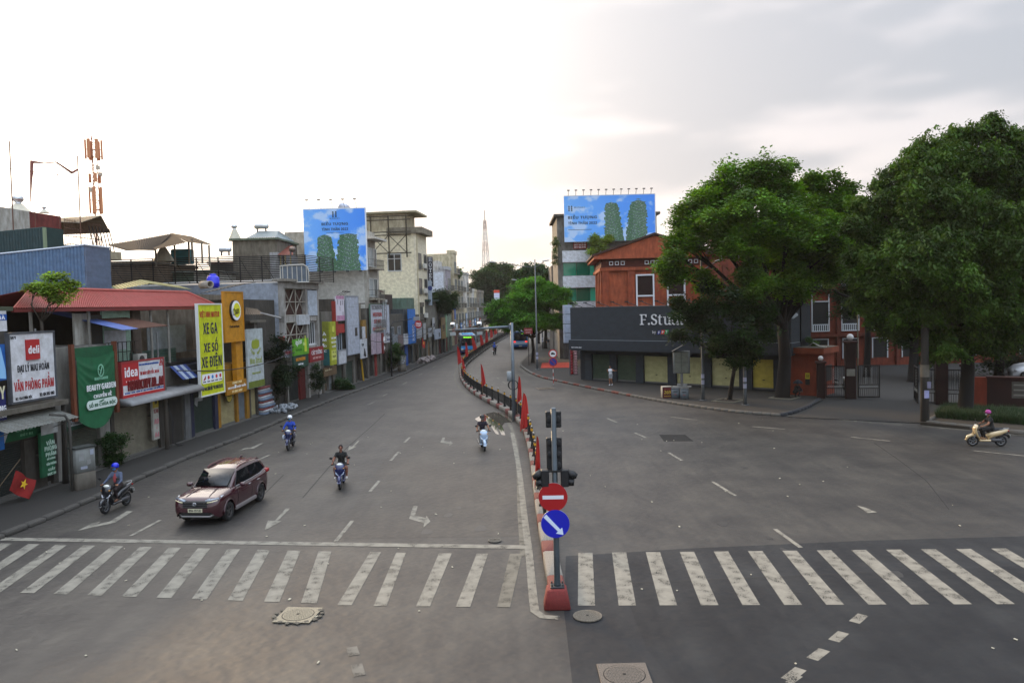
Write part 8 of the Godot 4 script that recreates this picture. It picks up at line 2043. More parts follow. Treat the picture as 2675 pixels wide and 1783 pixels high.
func suv(at: Vector3, turn: float) -> void:
	var paint := gloss("360b17", 0.25); var black := M("111113", 0.5, 0, ""); var chrome := M("b9bbc0", 0.15, 0.9, ""); var pane := M("090c0f", 0.04, 0, "")
	var o := thing("car", "dark red sport utility car with roof rails driving towards the stop line", "car", at, turn)
	# z, floor, belt height, top height, half width
	var keys := [[2.2, 0.5, 0.72, 0.76, 0.62], [2.14, 0.36, 0.86, 0.9, 0.76], [2.0, 0.29, 0.94, 0.99, 0.82], [1.7, 0.27, 0.98, 1.045, 0.845], [1.2, 0.27, 1.02, 1.09, 0.85], [0.95, 0.27, 1.04, 1.12, 0.85], [0.0, 0.27, 1.05, 1.06, 0.85], [-1.2, 0.27, 1.09, 1.1, 0.85], [-1.9, 0.3, 1.12, 1.13, 0.84], [-2.08, 0.36, 1.1, 1.12, 0.79], [-2.18, 0.48, 1.0, 1.02, 0.7]]
	var b := B.new(true); var rows := []; var clad := []
	var n := 90
	for i in n + 1:
		var z := 2.2 - 4.38 * i / n
		var k := at_curve(keys, z)
		var y0: float = k[1]
		for zw in [1.34, -1.34]:
			var d := absf(z - zw)
			if d < 0.42:
				y0 = maxf(y0, 0.33 + sqrt(0.42 * 0.42 - d * d))
		var hw: float = k[4]; var h: float = k[2] - k[1]
		y0 = minf(y0, k[2] - 0.12)
		var row := []
		for s in [[0.93, y0], [0.985, maxf(y0 + 0.01, k[1] + h * 0.3)], [1.0, maxf(y0 + 0.02, k[1] + h * 0.55)], [0.985, maxf(y0 + 0.04, k[1] + h * 0.82)], [0.945, k[2]], [0.82, lerpf(k[2], k[3], 0.65)], [0.5, lerpf(k[2], k[3], 0.9)], [0.0, k[3]]]:
			row.append(v3(s[0] * hw, s[1], z))
		for q in [6, 5, 4, 3, 2, 1, 0]:
			row.append(row[q] * v3(-1, 1, 1))
		rows.append(row)
	for i in n:
		for j in 14:
			b.quad(rows[i][j], rows[i][j + 1], rows[i + 1][j + 1], rows[i + 1][j])
	for j in range(0, 13):
		b.tri(rows[0][14], rows[0][j + 1], rows[0][j]); b.tri(rows[n][14], rows[n][j], rows[n][j + 1])
	put(o, "body", b, paint)
	put(o, "underbody", B.new().bb(-0.7, 0.24, -2.0, 0.7, 0.5, 2.0), black)
	# cabin: z, half width at the belt and at the roof, belt and roof heights
	var ck := [[1.0, 0.76, 0.74, 1.04, 1.1], [0.55, 0.78, 0.66, 1.05, 1.4], [0.2, 0.79, 0.6, 1.05, 1.6], [-0.2, 0.79, 0.6, 1.06, 1.655], [-0.9, 0.79, 0.6, 1.08, 1.66], [-1.6, 0.78, 0.6, 1.1, 1.62], [-1.85, 0.76, 0.59, 1.1, 1.56], [-2.1, 0.74, 0.7, 1.08, 1.14]]
	b = B.new(true); rows = []
	for i in 61:
		var k := at_curve(ck, 1.0 - 3.1 * i / 60)
		var z: float = k[0]
		var row := [v3(k[1], k[3] - 0.02, z), v3(lerpf(k[1], k[2], 0.55), lerpf(k[3], k[4], 0.55), z), v3(k[2] * 1.03, lerpf(k[3], k[4], 0.9), z), v3(k[2] * 0.93, k[4], z), v3(k[2] * 0.5, k[4] + 0.03, z), v3(0, k[4] + 0.04, z)]
		for q in [4, 3, 2, 1, 0]:
			row.append(row[q] * v3(-1, 1, 1))
		rows.append(row)
	for i in 60:
		for j in 10:
			b.quad(rows[i][j], rows[i][j + 1], rows[i + 1][j + 1], rows[i + 1][j])
	put(o, "cabin", b, paint)
	put(o, "windscreen", B.new(true).ribs4(v3(-0.68, 1.125, 0.985), v3(0.68, 1.125, 0.985), v3(0.53, 1.61, 0.25), v3(-0.53, 1.61, 0.25), 1, 0.0).box(v3(0, 1.385, 0.645), v3(1.2, 0.86, 0.012), Basis(Vector3.RIGHT, -0.987)), pane)
	for s in [-1, 1]:
		var side := B.new()
		for q in [[[0.72, 1.1], [0.28, 1.53], [-0.5, 1.56], [-0.5, 1.1]], [[-0.56, 1.1], [-0.56, 1.56], [-1.22, 1.55], [-1.22, 1.13]], [[-1.28, 1.13], [-1.28, 1.55], [-1.62, 1.5], [-1.86, 1.2]]]:
			var v := []
			for p in q:
				var k := at_curve(ck, p[0])
				var t: float = (p[1] - k[3]) / (k[4] - k[3])
				v.append(v3(s * (lerpf(k[1], k[2], t) + 0.022), p[1], p[0]))
			side.quad(v[0], v[1], v[2], v[3])
			for e in 4:
				side.quad(v[e], v[(e + 1) % 4], v[(e + 1) % 4] - v3(s * 0.03, 0, 0), v[e] - v3(s * 0.03, 0, 0))
		put(o, "side_windows", side, pane)
		put(o, "window_trim", B.new().tube([v3(s * 0.805, 1.08, 0.75), v3(s * 0.815, 1.09, -0.5), v3(s * 0.81, 1.12, -1.3), v3(s * 0.77, 1.2, -1.9)], [0.014], 5), chrome)
		put(o, "roof_rail", B.new(true).tube([v3(s * 0.57, 1.62, 0.1), v3(s * 0.575, 1.685, -0.1), v3(s * 0.575, 1.7, -0.9), v3(s * 0.57, 1.665, -1.55), v3(s * 0.56, 1.58, -1.75)], [0.022], 6), M("5a2a30", 0.4, 0.3, ""))
		var hl := put(o, "headlight", B.new(true).ribs4(v3(s * 0.34, 0.84, 2.18), v3(s * 0.76, 0.88, 2.05), v3(s * 0.83, 1.0, 1.72), v3(s * 0.42, 0.945, 2.12), 1, 0.0).box(v3(s * 0.565, 0.9, 2.06), v3(0.46, 0.09, 0.1), Basis(Vector3.UP, s * 0.45) * Basis(Vector3.BACK, s * 0.12)), M("8f97a0", 0.08, 0.4, ""))
		put(hl, "light_strip", B.new().tube([v3(s * 0.33, 0.83, 2.205), v3(s * 0.56, 0.85, 2.18), v3(s * 0.76, 0.89, 2.07)], [0.014], 5), M("d9d2a8", 0.3, 0, ""))
		put(o, "fog_light", B.new(true).ball(v3(s * 0.66, 0.52, 2.1), v3(0.05, 0.05, 0.04), 10), chrome)
		put(o, "fog_light_recess", B.new().bevel(v3(s * 0.66, 0.53, 2.05), v3(0.2, 0.2, 0.14), 0.03, Basis(Vector3.UP, s * 0.3)), black)
		var mr := put(o, "mirror", B.new(true).bevel(v3(s * 1.0, 1.12, 0.62), v3(0.22, 0.15, 0.12), 0.03, Basis(Vector3.UP, -s * 0.25)), paint)
		put(mr, "mirror_arm", B.new().bar(v3(s * 0.82, 1.06, 0.66), v3(s * 0.95, 1.1, 0.64), 0.025), black)
		for z in [-0.3, -1.05]:
			put(o, "door_handle", B.new().bevel(v3(s * 0.86, 0.94, z), v3(0.04, 0.035, 0.2), 0.01), chrome)
		for z in [-0.53, 0.66]:
			put(o, "door_seam", B.new().bb(s * 0.852 - 0.003, 0.4, z - 0.006, s * 0.852 + 0.003, 1.04, z + 0.006), black)
		put(o, "sill", B.new().bevel(v3(s * 0.82, 0.31, 0), v3(0.08, 0.14, 1.75), 0.02), M("77706f", 0.5, 0.2, ""))
		put(o, "tail_light", B.new(true).bevel(v3(s * 0.74, 1.08, -2.04), v3(0.2, 0.16, 0.26), 0.03), M("8e1a1c", 0.2, 0, ""))
		for z in [1.34, -1.34]:
			var ar := B.new(true); var pts := []
			for i in 13:
				var a := PI * i / 12
				pts.append(v3(s * 0.835, 0.33 + sin(a) * 0.425, z + cos(a) * 0.425))
			put(o, "arch_lip", ar.tube(pts, [0.03], 5), paint)
			wheel(o, v3(s * 0.73, 0.335, z), 0.335, 0.22, 5, M("5e5c5c", 0.35, 0.7, ""))
			put(o, "wheel_well", B.new().bb(s * 0.55 - 0.15, 0.3, z - 0.4, s * 0.55 + 0.15, 0.74, z + 0.4), black)
	var gr := B.new()
	gr.bevel(v3(0, 0.76, 2.16), v3(0.92, 0.26, 0.1), 0.03)
	put(o, "grille", gr, black)
	gr = B.new()
	for i in 3:
		gr.bevel(v3(0, 0.68 + i * 0.08, 2.215), v3(0.94 - i * 0.06, 0.022, 0.02), 0.006)
	put(o, "grille_bar", gr, M("3a3a3c", 0.3, 0.6, ""))
	var em := B.new(true)
	for q in [[0.075, 0.05, 0.0], [0.03, 0.05, 0.0], [0.05, 0.02, 0.02]]:
		for i in 16:
			var a := TAU * i / 16; var c := TAU * (i + 1) / 16
			em.bar(v3(cos(a) * q[0], 0.79 + q[2] + sin(a) * q[1], 2.235), v3(cos(c) * q[0], 0.79 + q[2] + sin(c) * q[1], 2.235), 0.009, 4)
	put(o, "emblem", em, chrome)
	put(o, "lower_intake", B.new().bevel(v3(0, 0.45, 2.13), v3(1.1, 0.14, 0.1), 0.03), black)
	put(o, "skid_plate", B.new(true).tube([v3(-0.66, 0.42, 2.04), v3(-0.5, 0.345, 2.15), v3(0.5, 0.345, 2.15), v3(0.66, 0.42, 2.04)], [0.035], 6), M("8f8d8c", 0.4, 0.4, ""))
	var pl := put(o, "number_plate", B.new().bb(-0.26, 0.5, 2.19, 0.26, 0.63, 2.205), M("c9c5a8", 0.5, 0, ""))
	text(pl, "89A-197.82", 0, 0.565, 0.44, 0.085, flat("17161a"), 2.207)
	for i in 5:
		put(o, "roof_rib", B.new().bar(v3(-0.4 + i * 0.2, 1.69, -0.25), v3(-0.4 + i * 0.2, 1.685, -1.5), 0.014, 5), M("7a3a40", 0.3, 0.3, ""))
	for s in [-1, 1]:
		put(o, "bonnet_crease", B.new(true).tube([v3(s * 0.3, 1.105, 0.95), v3(s * 0.36, 1.075, 1.5), v3(s * 0.42, 1.0, 2.0)], [0.012, 0.02, 0.008], 6), paint)
		put(o, "wiper", B.new().bar(v3(s * 0.1 - 0.1, 1.15, 0.98), v3(s * 0.1 + 0.42, 1.16, 0.96), 0.012, 4), black)
	put(o, "aerial_fin", B.new(true).bevel(v3(0, 1.73, -1.5), v3(0.05, 0.1, 0.16), 0.015), paint)


func motorbike(label: String, at: Vector3, turn: float, body: String, trim: String, big: bool) -> Node3D:
	# forward is +z; body panels, trim panels; big = step-through scooter with a floor, else slim underbone
	var o := thing("motorbike", label, "motorbike", at, turn, "motorbikes on the road")
	var bm := gloss(body, 0.3); var tm := M(trim, 0.35, 0.2, ""); var black := flat("121214"); var steel := M("8a8c8e", 0.3, 0.7, "")
	var r := 0.27 if big else 0.29
	for z in [0.62, -0.62]:
		wheel(o, v3(0, r, z), r, 0.1, 5 if big else 9, M("77797c", 0.3, 0.6, ""), "front_wheel" if z > 0 else "rear_wheel")
	for s in [-1, 1]:
		put(o, "fork", B.new(true).tube([v3(s * 0.075, r, 0.62), v3(s * 0.07, 0.66, 0.5)], [0.025], 6), steel)
		put(o, "mirror", B.new(true).bar(v3(s * 0.24, 1.0, 0.4), v3(s * 0.33, 1.22, 0.36), 0.01, 4).ball(v3(s * 0.36, 1.25, 0.36), v3(0.075, 0.05, 0.015), 10), black)
		put(o, "grip", B.new().bar(v3(s * 0.24, 0.99, 0.38), v3(s * 0.37, 0.97, 0.33), 0.022, 8), black)
		put(o, "indicator", B.new(true).ball(v3(s * 0.15, 0.86, 0.56), v3(0.05, 0.03, 0.04), 8), M("b07a30", 0.3, 0, ""))
	put(o, "handlebar", B.new().tube([v3(-0.37, 0.97, 0.33), v3(-0.2, 1.0, 0.4), v3(0.2, 1.0, 0.4), v3(0.37, 0.97, 0.33)], [0.016], 6), black)
	put(o, "front_fender", B.new(true).ribs4(v3(-0.07, r + 0.05, 0.97), v3(0.07, r + 0.05, 0.97), v3(0.07, r + 0.31, 0.62), v3(-0.07, r + 0.31, 0.62), 1, 0.0).tube([v3(0, r + 0.02, 0.92), v3(0, r + 0.2, 0.84), v3(0, r + 0.28, 0.66), v3(0, r + 0.2, 0.4)], [0.04, 0.08, 0.085, 0.04], 8), bm)
	# front shield lofted from nose to floor
	var b := B.new(true); var rows := []
	for q in [[1.06, 0.42, 0.09, 0.06], [0.98, 0.46, 0.19, 0.09], [0.86, 0.52, 0.2, 0.11], [0.7, 0.5, 0.21 if big else 0.13, 0.1], [0.5, 0.42, 0.2 if big else 0.1, 0.08], [0.34, 0.3, 0.16 if big else 0.08, 0.07]]:
		var row := []
		for i in 12:
			var a := TAU * i / 12
			row.append(v3(cos(a) * q[2], q[0] + sin(a) * 0.02, q[1] + sin(a) * q[3] * (1.0 if sin(a) > 0 else 0.6)))
		rows.append(row)
	for i in rows.size() - 1:
		for j in 12:
			b.quad(rows[i][j], rows[i][(j + 1) % 12], rows[i + 1][(j + 1) % 12], rows[i + 1][j])
	put(o, "front_shield", b, bm)
	put(o, "trim_panel", B.new(true).tube([v3(-0.2, 0.78, 0.5), v3(-0.13, 0.62, 0.58), v3(0, 0.55, 0.6), v3(0.13, 0.62, 0.58), v3(0.2, 0.78, 0.5)], [0.015, 0.025, 0.03, 0.025, 0.015], 6), tm)
	put(o, "headlight", B.new(true).ball(v3(0, 1.0, 0.5), v3(0.13, 0.065, 0.06), 12), M("d5d6cc", 0.1, 0.1, ""))
	put(o, "dash", B.new(true).bevel(v3(0, 1.06, 0.4), v3(0.2, 0.04, 0.14), 0.015), black)
	if big:
		put(o, "floor", B.new(true).bevel(v3(0, 0.3, 0.1), v3(0.36, 0.1, 0.5), 0.03), bm)
	else:
		put(o, "frame_cover", B.new(true).tube([v3(0, 0.74, 0.42), v3(0, 0.58, 0.2), v3(0, 0.6, -0.1)], [0.1, 0.09, 0.1], 8), bm)
		put(o, "engine", B.new(true).bevel(v3(0, 0.36, 0.1), v3(0.2, 0.2, 0.42), 0.04), M("3a3a3c", 0.5, 0.5, ""))
	put(o, "rear_body", B.new(true).tube([v3(0, 0.46, 0.0), v3(0, 0.58, -0.2), v3(0, 0.66, -0.5), v3(0, 0.76, -0.84), v3(0, 0.8, -0.95)], [0.13, 0.17, 0.16, 0.1, 0.04], 10), bm)
	put(o, "seat", B.new(true).tube([v3(0, 0.76, 0.06), v3(0, 0.76, -0.1), v3(0, 0.79, -0.4), v3(0, 0.84, -0.72)], [0.06, 0.12, 0.12, 0.07], 10), black)
	put(o, "grab_rail", B.new(true).tube([v3(-0.12, 0.82, -0.5), v3(-0.11, 0.87, -0.85), v3(0, 0.89, -0.98), v3(0.11, 0.87, -0.85), v3(0.12, 0.82, -0.5)], [0.016], 6), steel)
	put(o, "tail_light", B.new(true).ball(v3(0, 0.76, -0.95), v3(0.11, 0.04, 0.04), 8), M("a01a18", 0.2, 0, ""))
	put(o, "rear_fender", B.new(true).tube([v3(0, 0.62, -0.7), v3(0, 0.55, -0.92), v3(0, 0.42, -1.0)], [0.08, 0.07, 0.05], 6), black)
	put(o, "number_plate", B.new().box(v3(0, 0.55, -1.01), v3(0.19, 0.14, 0.01), Basis(Vector3.RIGHT, 0.3)), M("c4c4c0", 0.5, 0, ""))
	put(o, "exhaust", B.new(true).tube([v3(-0.1, 0.3, 0.1), v3(-0.16, 0.27, -0.3), v3(-0.17, 0.36, -0.85)], [0.025, 0.05, 0.055], 8), steel)
	put(o, "swing_arm", B.new(true).bevel(v3(0.1, 0.31, -0.4), v3(0.1, 0.16, 0.5), 0.03), M("4a4a4c", 0.5, 0.4, ""))
	return o


func bus(label: String, at: Vector3, turn: float, front_sign: bool) -> void:
	var blue := M("1d64a6", 0.35, 0, ""); var pale := M("93a7b8", 0.4, 0, ""); var pane := M("10161a", 0.08, 0, ""); var black := flat("141416"); var deep := M("152a66", 0.4, 0, "")
	var o := thing("bus", label, "bus", at, turn)
	put(o, "body", B.new(true).bevel(v3(0, 1.62, -4.5), v3(2.45, 2.5, 9.0), 0.14), blue if front_sign == false else M("5a5f66", 0.4, 0, ""))
	put(o, "skirt", B.new(true).bevel(v3(0, 0.5, -4.5), v3(2.46, 0.4, 8.96), 0.06), deep)
	put(o, "roof", B.new(true).bevel(v3(0, 2.92, -4.5), v3(2.3, 0.16, 8.8), 0.06), pale); put(o, "roof_unit", B.new(true).bevel(v3(0, 3.08, -2.2), v3(1.7, 0.22, 2.4), 0.08), M("4aa0d8", 0.4, 0, ""))
	var z := 0.015 if front_sign else -9.015
	put(o, "windscreen" if front_sign else "rear_window", B.new().box(v3(0, 1.95, z), v3(2.1, 1.0, 0.04)), pane)
	put(o, "face_panel", B.new().box(v3(0, 1.05, z), v3(2.2, 0.5, 0.05)), M("1f86c8", 0.35, 0, "") if front_sign else pale)
	for s in [-1, 1]:
		put(o, "light", B.new().box(v3(s * 0.95, 0.85 if front_sign else 1.25, z * 1.002), v3(0.34, 0.2, 0.06)), M("d5d8d8", 0.15, 0, "") if front_sign else glow("ff3018", 1.5))
		for k in 5:
			put(o, "side_window", B.new().box(v3(s * 1.228, 1.95, -1.1 - k * 1.7), v3(0.02, 0.9, 1.5)), pane)
		put(o, "mirror", B.new(true).bevel(v3(s * 1.4, 2.2, 0.15 if front_sign else 0.1), v3(0.2, 0.4, 0.14), 0.03), black)
		for k in [-1.8, -7.0]:
			wheel(o, v3(s * 1.08, 0.46, k), 0.46, 0.26, 6, M("6a6c6e", 0.4, 0.5, ""))
	put(o, "sign_panel", B.new().box(v3(0, 2.62, z * 1.003), v3(2.0, 0.34, 0.05)), black)
	var t := text(o, "TRANSERCO" if front_sign else "26", 0, 2.62, 1.5 if front_sign else 0.4, 0.2, glow("8ff03a", 1.6), z + 0.04)
	if not front_sign:
		t.rotation.y = PI; t.position.z = z - 0.05
	put(o, "number_plate", B.new().box(v3(0, 0.55, z * 1.004), v3(0.5, 0.12, 0.05)), M("c9c5a8", 0.5, 0, ""))


func vehicles() -> void:
	suv(v3(-10.88, 0, -28.75), -0.1)
	motorbike("navy blue scooter with white trim ridden along the left kerb", v3(-15.21,0,-29.24), -0.14, "080b14", "b9bcc4", true)
	motorbike("slim dark blue motorbike with its lamp lit by a rider in blue", v3(-12.03,0,-41.44), 0.06, "141f4a", "1f2c66", false)
	motorbike("dark blue scooter seen head on in the middle lane", v3(-7.27,0,-32.2), 0.1, "141f52", "9aa4b8", true)
	motorbike("white and pale blue scooter beside the puddle", v3(-1.63,0,-39.82), 0.15, "a9bdd4", "c9d2dc", true)
	motorbike("cream coloured scooter seen from its side on the right carriageway", v3(22.79,0,-37.22), -1.75, "c9b083", "a99468", true)
	motorbike("dark scooter riding away in the right carriageway by the median", v3(-2.66,0,-116.58), 2.95, "1a1c20", "3a3c40", true)
	motorbike("far motorbike in the left carriageway behind the red flags", v3(-4.99,0,-154.41), 0.15, "26282c", "3a3c40", false)
	motorbike("cream and dark scooter parked in the school yard behind the gate", v3(25.75,0,-61.32), 0.8, "77766e", "55554f", true)
	bus("blue topped bus coming towards the junction in the left carriageway", v3(-6.61,0,-117.22), 0.1, true)
	bus("blue bus driving away under the feathery tree in the right carriageway", v3(1.3, 0, -128) + v3(-0.1, 0, -9.0), PI + 0.02, false)
	# white car in the yard, only its nose shows
	var c := thing("car", "white saloon car parked in the school yard at the right edge", "car", v3(44.77,0,-66.6), -1.5)
	put(c, "body", B.new(true).tube([v3(0, 0.55, 2.1), v3(0, 0.62, 1.6), v3(0, 0.68, 0.6), v3(0, 0.7, -1.2), v3(0, 0.72, -2.1)], [0.4, 0.62, 0.72, 0.72, 0.5], 16), gloss("d5d6d8", 0.3))
	put(c, "cabin", B.new(true).tube([v3(0, 0.95, 1.0), v3(0, 1.05, 0.3), v3(0, 1.08, -1.0), v3(0, 0.95, -1.9)], [0.3, 0.48, 0.5, 0.3], 14), M("15181b", 0.08, 0, ""))
	for s in [-1, 1]:
		for z in [1.35, -1.35]:
			wheel(c, v3(s * 0.7, 0.31, z), 0.31, 0.2, 5, M("5e5c5c", 0.35, 0.7, ""))
		put(c, "headlight", B.new(true).ball(v3(s * 0.45, 0.72, 1.95), v3(0.18, 0.08, 0.12), 10), M("b9bdc0", 0.1, 0.3, ""))



# ---------------------------------------------------------------- people

# one continuous skin over tapered bones [a, b, ra, rb, colour]
func skin(st: SurfaceTool, bones: Array, cell: float, at := Transform3D.IDENTITY) -> void:
	var k := 1.6 / cell
	var lo := Vector3.INF; var hi := -Vector3.INF
	for q in bones:
		var m: float = maxf(q[2], q[3]) + cell * 3.0
		lo = lo.min((q[0] as Vector3).min(q[1]) - Vector3.ONE * m); hi = hi.max((q[0] as Vector3).max(q[1]) + Vector3.ONE * m)
	var n := Vector3i(((hi - lo) / cell).ceil()) + Vector3i.ONE
	var sum := PackedFloat32Array(); sum.resize(n.x * n.y * n.z)
	var near := PackedFloat32Array(); near.resize(sum.size()); near.fill(1e9)
	var who := PackedInt32Array(); who.resize(sum.size())
	for bi in bones.size():
		var q: Array = bones[bi]
		var a: Vector3 = q[0]; var ab: Vector3 = q[1] - a; var l2 := maxf(ab.length_squared(), 1e-8); var ra: float = q[2]; var rb: float = q[3]
		var m := maxf(ra, rb) + cell * 3.0
		var i0 := Vector3i(((a.min(q[1]) - Vector3.ONE * m - lo) / cell).floor()).maxi(0); var i1 := Vector3i(((a.max(q[1]) + Vector3.ONE * m - lo) / cell).ceil()).min(n - Vector3i.ONE)
		for z in range(i0.z, i1.z + 1):
			for y in range(i0.y, i1.y + 1):
				for x in range(i0.x, i1.x + 1):
					var p := lo + v3(x, y, z) * cell - a
					var t := clampf(p.dot(ab) / l2, 0, 1)
					var d := (p - ab * t).length() - lerpf(ra, rb, t)
					var id := (z * n.y + y) * n.x + x
					sum[id] += exp(-k * d)
					if d < near[id]:
						near[id] = d; who[id] = bi
	var made := {}
	var step := [1, n.x, n.x * n.y]
	for z in n.z - 1:
		for y in n.y - 1:
			for x in n.x - 1:
				var id := (z * n.y + y) * n.x + x
				if near[id] > cell * 2.5:
					continue
				var c := Vector3.ZERO; var cnt := 0
				for e in 12:
					var ax := e / 4; var o1 := e % 2; var o2 := (e / 2) % 2
					var base: int = id + o1 * step[(ax + 1) % 3] + o2 * step[(ax + 2) % 3]
					var f0 := 1.0 - sum[base]; var f1: float = 1.0 - sum[base + step[ax]]
					if (f0 < 0) != (f1 < 0):
						var v := Vector3.ZERO
						v[ax] = f0 / (f0 - f1); v[(ax + 1) % 3] = o1; v[(ax + 2) % 3] = o2
						c += v; cnt += 1
				if cnt > 0:
					made[id] = lo + (v3(x, y, z) + c / cnt) * cell
	for id in made:
		for ax in 3:
			var f0: float = 1.0 - sum[id]; var f1: float = 1.0 - sum[id + step[ax]]
			if (f0 < 0) == (f1 < 0):
				continue
			var u: int = step[(ax + 1) % 3]; var v: int = step[(ax + 2) % 3]
			var ids := [id, id - u, id - u - v, id - v]
			if not (made.has(ids[1]) and made.has(ids[2]) and made.has(ids[3])):
				continue
			var order := [0, 2, 1, 0, 3, 2] if f0 < 0 else [0, 1, 2, 0, 2, 3]
			for i in order:
				st.set_color(bones[who[ids[i]]][4]); st.add_vertex(at * made[ids[i]])


func col(hex: String) -> Color:
	return Color(hex).srgb_to_linear()


func head_bones(sk: Color, hair: Color, bald: bool) -> Array:
	var o := Vector3.ZERO
	var b := [[v3(0, 0.03, -0.015), v3(0, 0.05, -0.02), 0.088, 0.085, sk if bald else hair], [v3(0, -0.02, 0.02), v3(0, -0.075, 0.04), 0.066, 0.042, sk], [v3(0, 0.02, 0.045), v3(0, 0.03, 0.04), 0.05, 0.05, sk],
		[v3(0, 0.005, 0.093), v3(0, -0.022, 0.108), 0.009, 0.014, sk], [v3(-0.02, -0.055, 0.082), v3(0.02, -0.055, 0.082), 0.008, 0.008, col("7a3f38")], [v3(0, -0.17, -0.03), v3(0, -0.05, -0.01), 0.052, 0.05, sk]]
	for s in [-1, 1]:
		b.append([v3(s * 0.03, 0.012, 0.085), v3(s * 0.034, 0.012, 0.084), 0.009, 0.009, col("1a1210")])
		b.append([v3(s * 0.083, 0.015, -0.01), v3(s * 0.086, -0.02, -0.005), 0.014, 0.011, sk])
		b.append([v3(s * 0.018, 0.032, 0.087), v3(s * 0.045, 0.034, 0.078), 0.006, 0.005, hair])
	return b


func hand_bones(sk: Color, side: float, grip: float) -> Array:   # palm along +z from the wrist, thumb towards the body
	var b := [[v3(0, 0, 0), v3(0, 0, 0.05), 0.024, 0.026, sk], [v3(-0.022, 0, 0.045), v3(0.022, 0, 0.07), 0.017, 0.017, sk], [v3(0.022, 0, 0.045), v3(-0.02, 0, 0.078), 0.017, 0.017, sk]]
	var ln := [0.062, 0.078, 0.072, 0.055]
	for i in 4:
		var p := v3((1.5 - i) * 0.021 * side, 0.002, 0.082 - absf(i - 1.3) * 0.005)
		var d := v3(0, 0, 1)
		for j in 3:
			d = d.rotated(Vector3.RIGHT, grip * (0.5 if j == 0 else 0.95))
			var q: Vector3 = p + d * ln[i] * [0.45, 0.32, 0.23][j]
			b.append([p, q, 0.0095 - j * 0.001, 0.0088 - j * 0.001, sk]); p = q
	var t := v3(0.026 * side, -0.004, 0.022); var e := t + v3(0.026 * side, -0.012 - grip * 0.012, 0.026); var g := e + v3(0.004 * side, -0.012 - grip * 0.014, 0.026)
	b.append([t, e, 0.013, 0.0105, sk]); b.append([e, g, 0.0105, 0.0085, sk])
	return b


# j: joints hip, chest, neck, head, and elbow, hand, knee, ankle, toe for left (x > 0) then right; c: top, legs, shoes, sleeve, skin, hair
func person(label: String, at: Vector3, turn: float, j: Dictionary, c: Array, bare_arm: bool, bare_leg: bool, cell := 0.024, group := "") -> Node3D:
	var o := thing("person", label, "person", at, turn, group)
	var top := col(c[0]); var leg := col(c[1]); var shoe := col(c[2]); var sk := col(c[3]); var hair := col(c[4])
	var up: Vector3 = j.chest - j.hip
	var ax: Vector3 = j.get("across", Vector3.RIGHT)
	var b := [[j.hip, j.hip.lerp(j.chest, 0.45), 0.13, 0.125, leg.lerp(top, 0.0)], [j.hip.lerp(j.chest, 0.3), j.chest, 0.128, 0.135, top], [j.chest - ax * 0.09, j.chest + ax * 0.09, 0.115, 0.115, top], [j.chest + up.normalized() * 0.08 - ax * 0.15, j.chest + up.normalized() * 0.08 + ax * 0.15, 0.062, 0.062, top], [j.hip - ax * 0.07, j.hip + ax * 0.07, 0.12, 0.12, leg], [j.chest + up.normalized() * 0.1, j.neck, 0.075, 0.055, top], [j.neck, j.neck.lerp(j.head, 0.4), 0.052, 0.05, sk]]
	for i in 2:
		var s := 1.0 if i == 0 else -1.0
		var sh: Vector3 = j.chest + up.normalized() * 0.09 + ax * 0.175 * s
		var el: Vector3 = j.elbow[i]; var ha: Vector3 = j.hand[i]; var mid := sh.lerp(el, 0.55)
		b.append([sh, mid, 0.058, 0.052, top if j.get("sleeves", true) else sk]); b.append([mid, el, 0.046, 0.04, sk if bare_arm else top]); b.append([el, ha, 0.039, 0.027, sk if bare_arm else top])
		var hp: Vector3 = j.hip + ax * 0.09 * s; var kn: Vector3 = j.knee[i]; var an: Vector3 = j.ankle[i]; var to: Vector3 = j.toe[i]
		b.append([hp, hp.lerp(kn, 0.7), 0.088, 0.068, leg]); b.append([hp.lerp(kn, 0.7), kn, 0.066, 0.057, sk if bare_leg else leg]); b.append([kn, kn.lerp(an, 0.4), 0.056, 0.054, sk if bare_leg else leg]); b.append([kn.lerp(an, 0.4), an, 0.052, 0.036, sk if bare_leg else leg])
		b.append([an - v3(0, 0.03, 0), to, 0.042, 0.036, shoe])
	var st := SurfaceTool.new(); st.begin(Mesh.PRIMITIVE_TRIANGLES); st.set_smooth_group(0)
	skin(st, b, cell)
	var look: Basis = j.get("look", Basis.IDENTITY)
	skin(st, head_bones(sk, hair, false), 0.011 if cell < 0.03 else 0.02, Transform3D(look, j.head))
	for i in 2:
		var d: Vector3 = (j.hand[i] - j.elbow[i]).normalized()
		var side := d.cross(Vector3.UP).normalized()
		if cell < 0.03:
			skin(st, hand_bones(sk, -1.0 if i == 0 else 1.0, j.get("grip", 1.0)), 0.0065, Transform3D(Basis(-side, d.cross(-side) * -1.0, d).orthonormalized(), j.hand[i]))
	st.index(); st.generate_normals()
	put(o, "body", st.commit(), vmat(0.85))
	return o


func helmet(o: Node3D, head: Vector3, hex: String, look := Basis.IDENTITY) -> void:
	var at := Transform3D(look, head)
	put(o, "helmet", B.new(true).lathe([Vector2(0.128, -0.005), Vector2(0.134, 0.03), Vector2(0.127, 0.09), Vector2(0.095, 0.14), Vector2(0.05, 0.163), Vector2(0, 0.168)], 20, at.translated_local(v3(0, 0.01, -0.015))), M(hex, 0.25, 0.1, ""))
	put(o, "helmet_peak", B.new(true).bevel(at * v3(0, 0.03, 0.135), v3(0.17, 0.015, 0.08), 0.006, look * Basis(Vector3.RIGHT, 0.25)), M("141416", 0.4, 0, ""))
	put(o, "chin_strap", B.new().tube([at * v3(-0.1, 0.02, 0.02), at * v3(-0.06, -0.1, 0.05), at * v3(0.06, -0.1, 0.05), at * v3(0.1, 0.02, 0.02)], [0.007], 4), M("141416", 0.7, 0, ""))


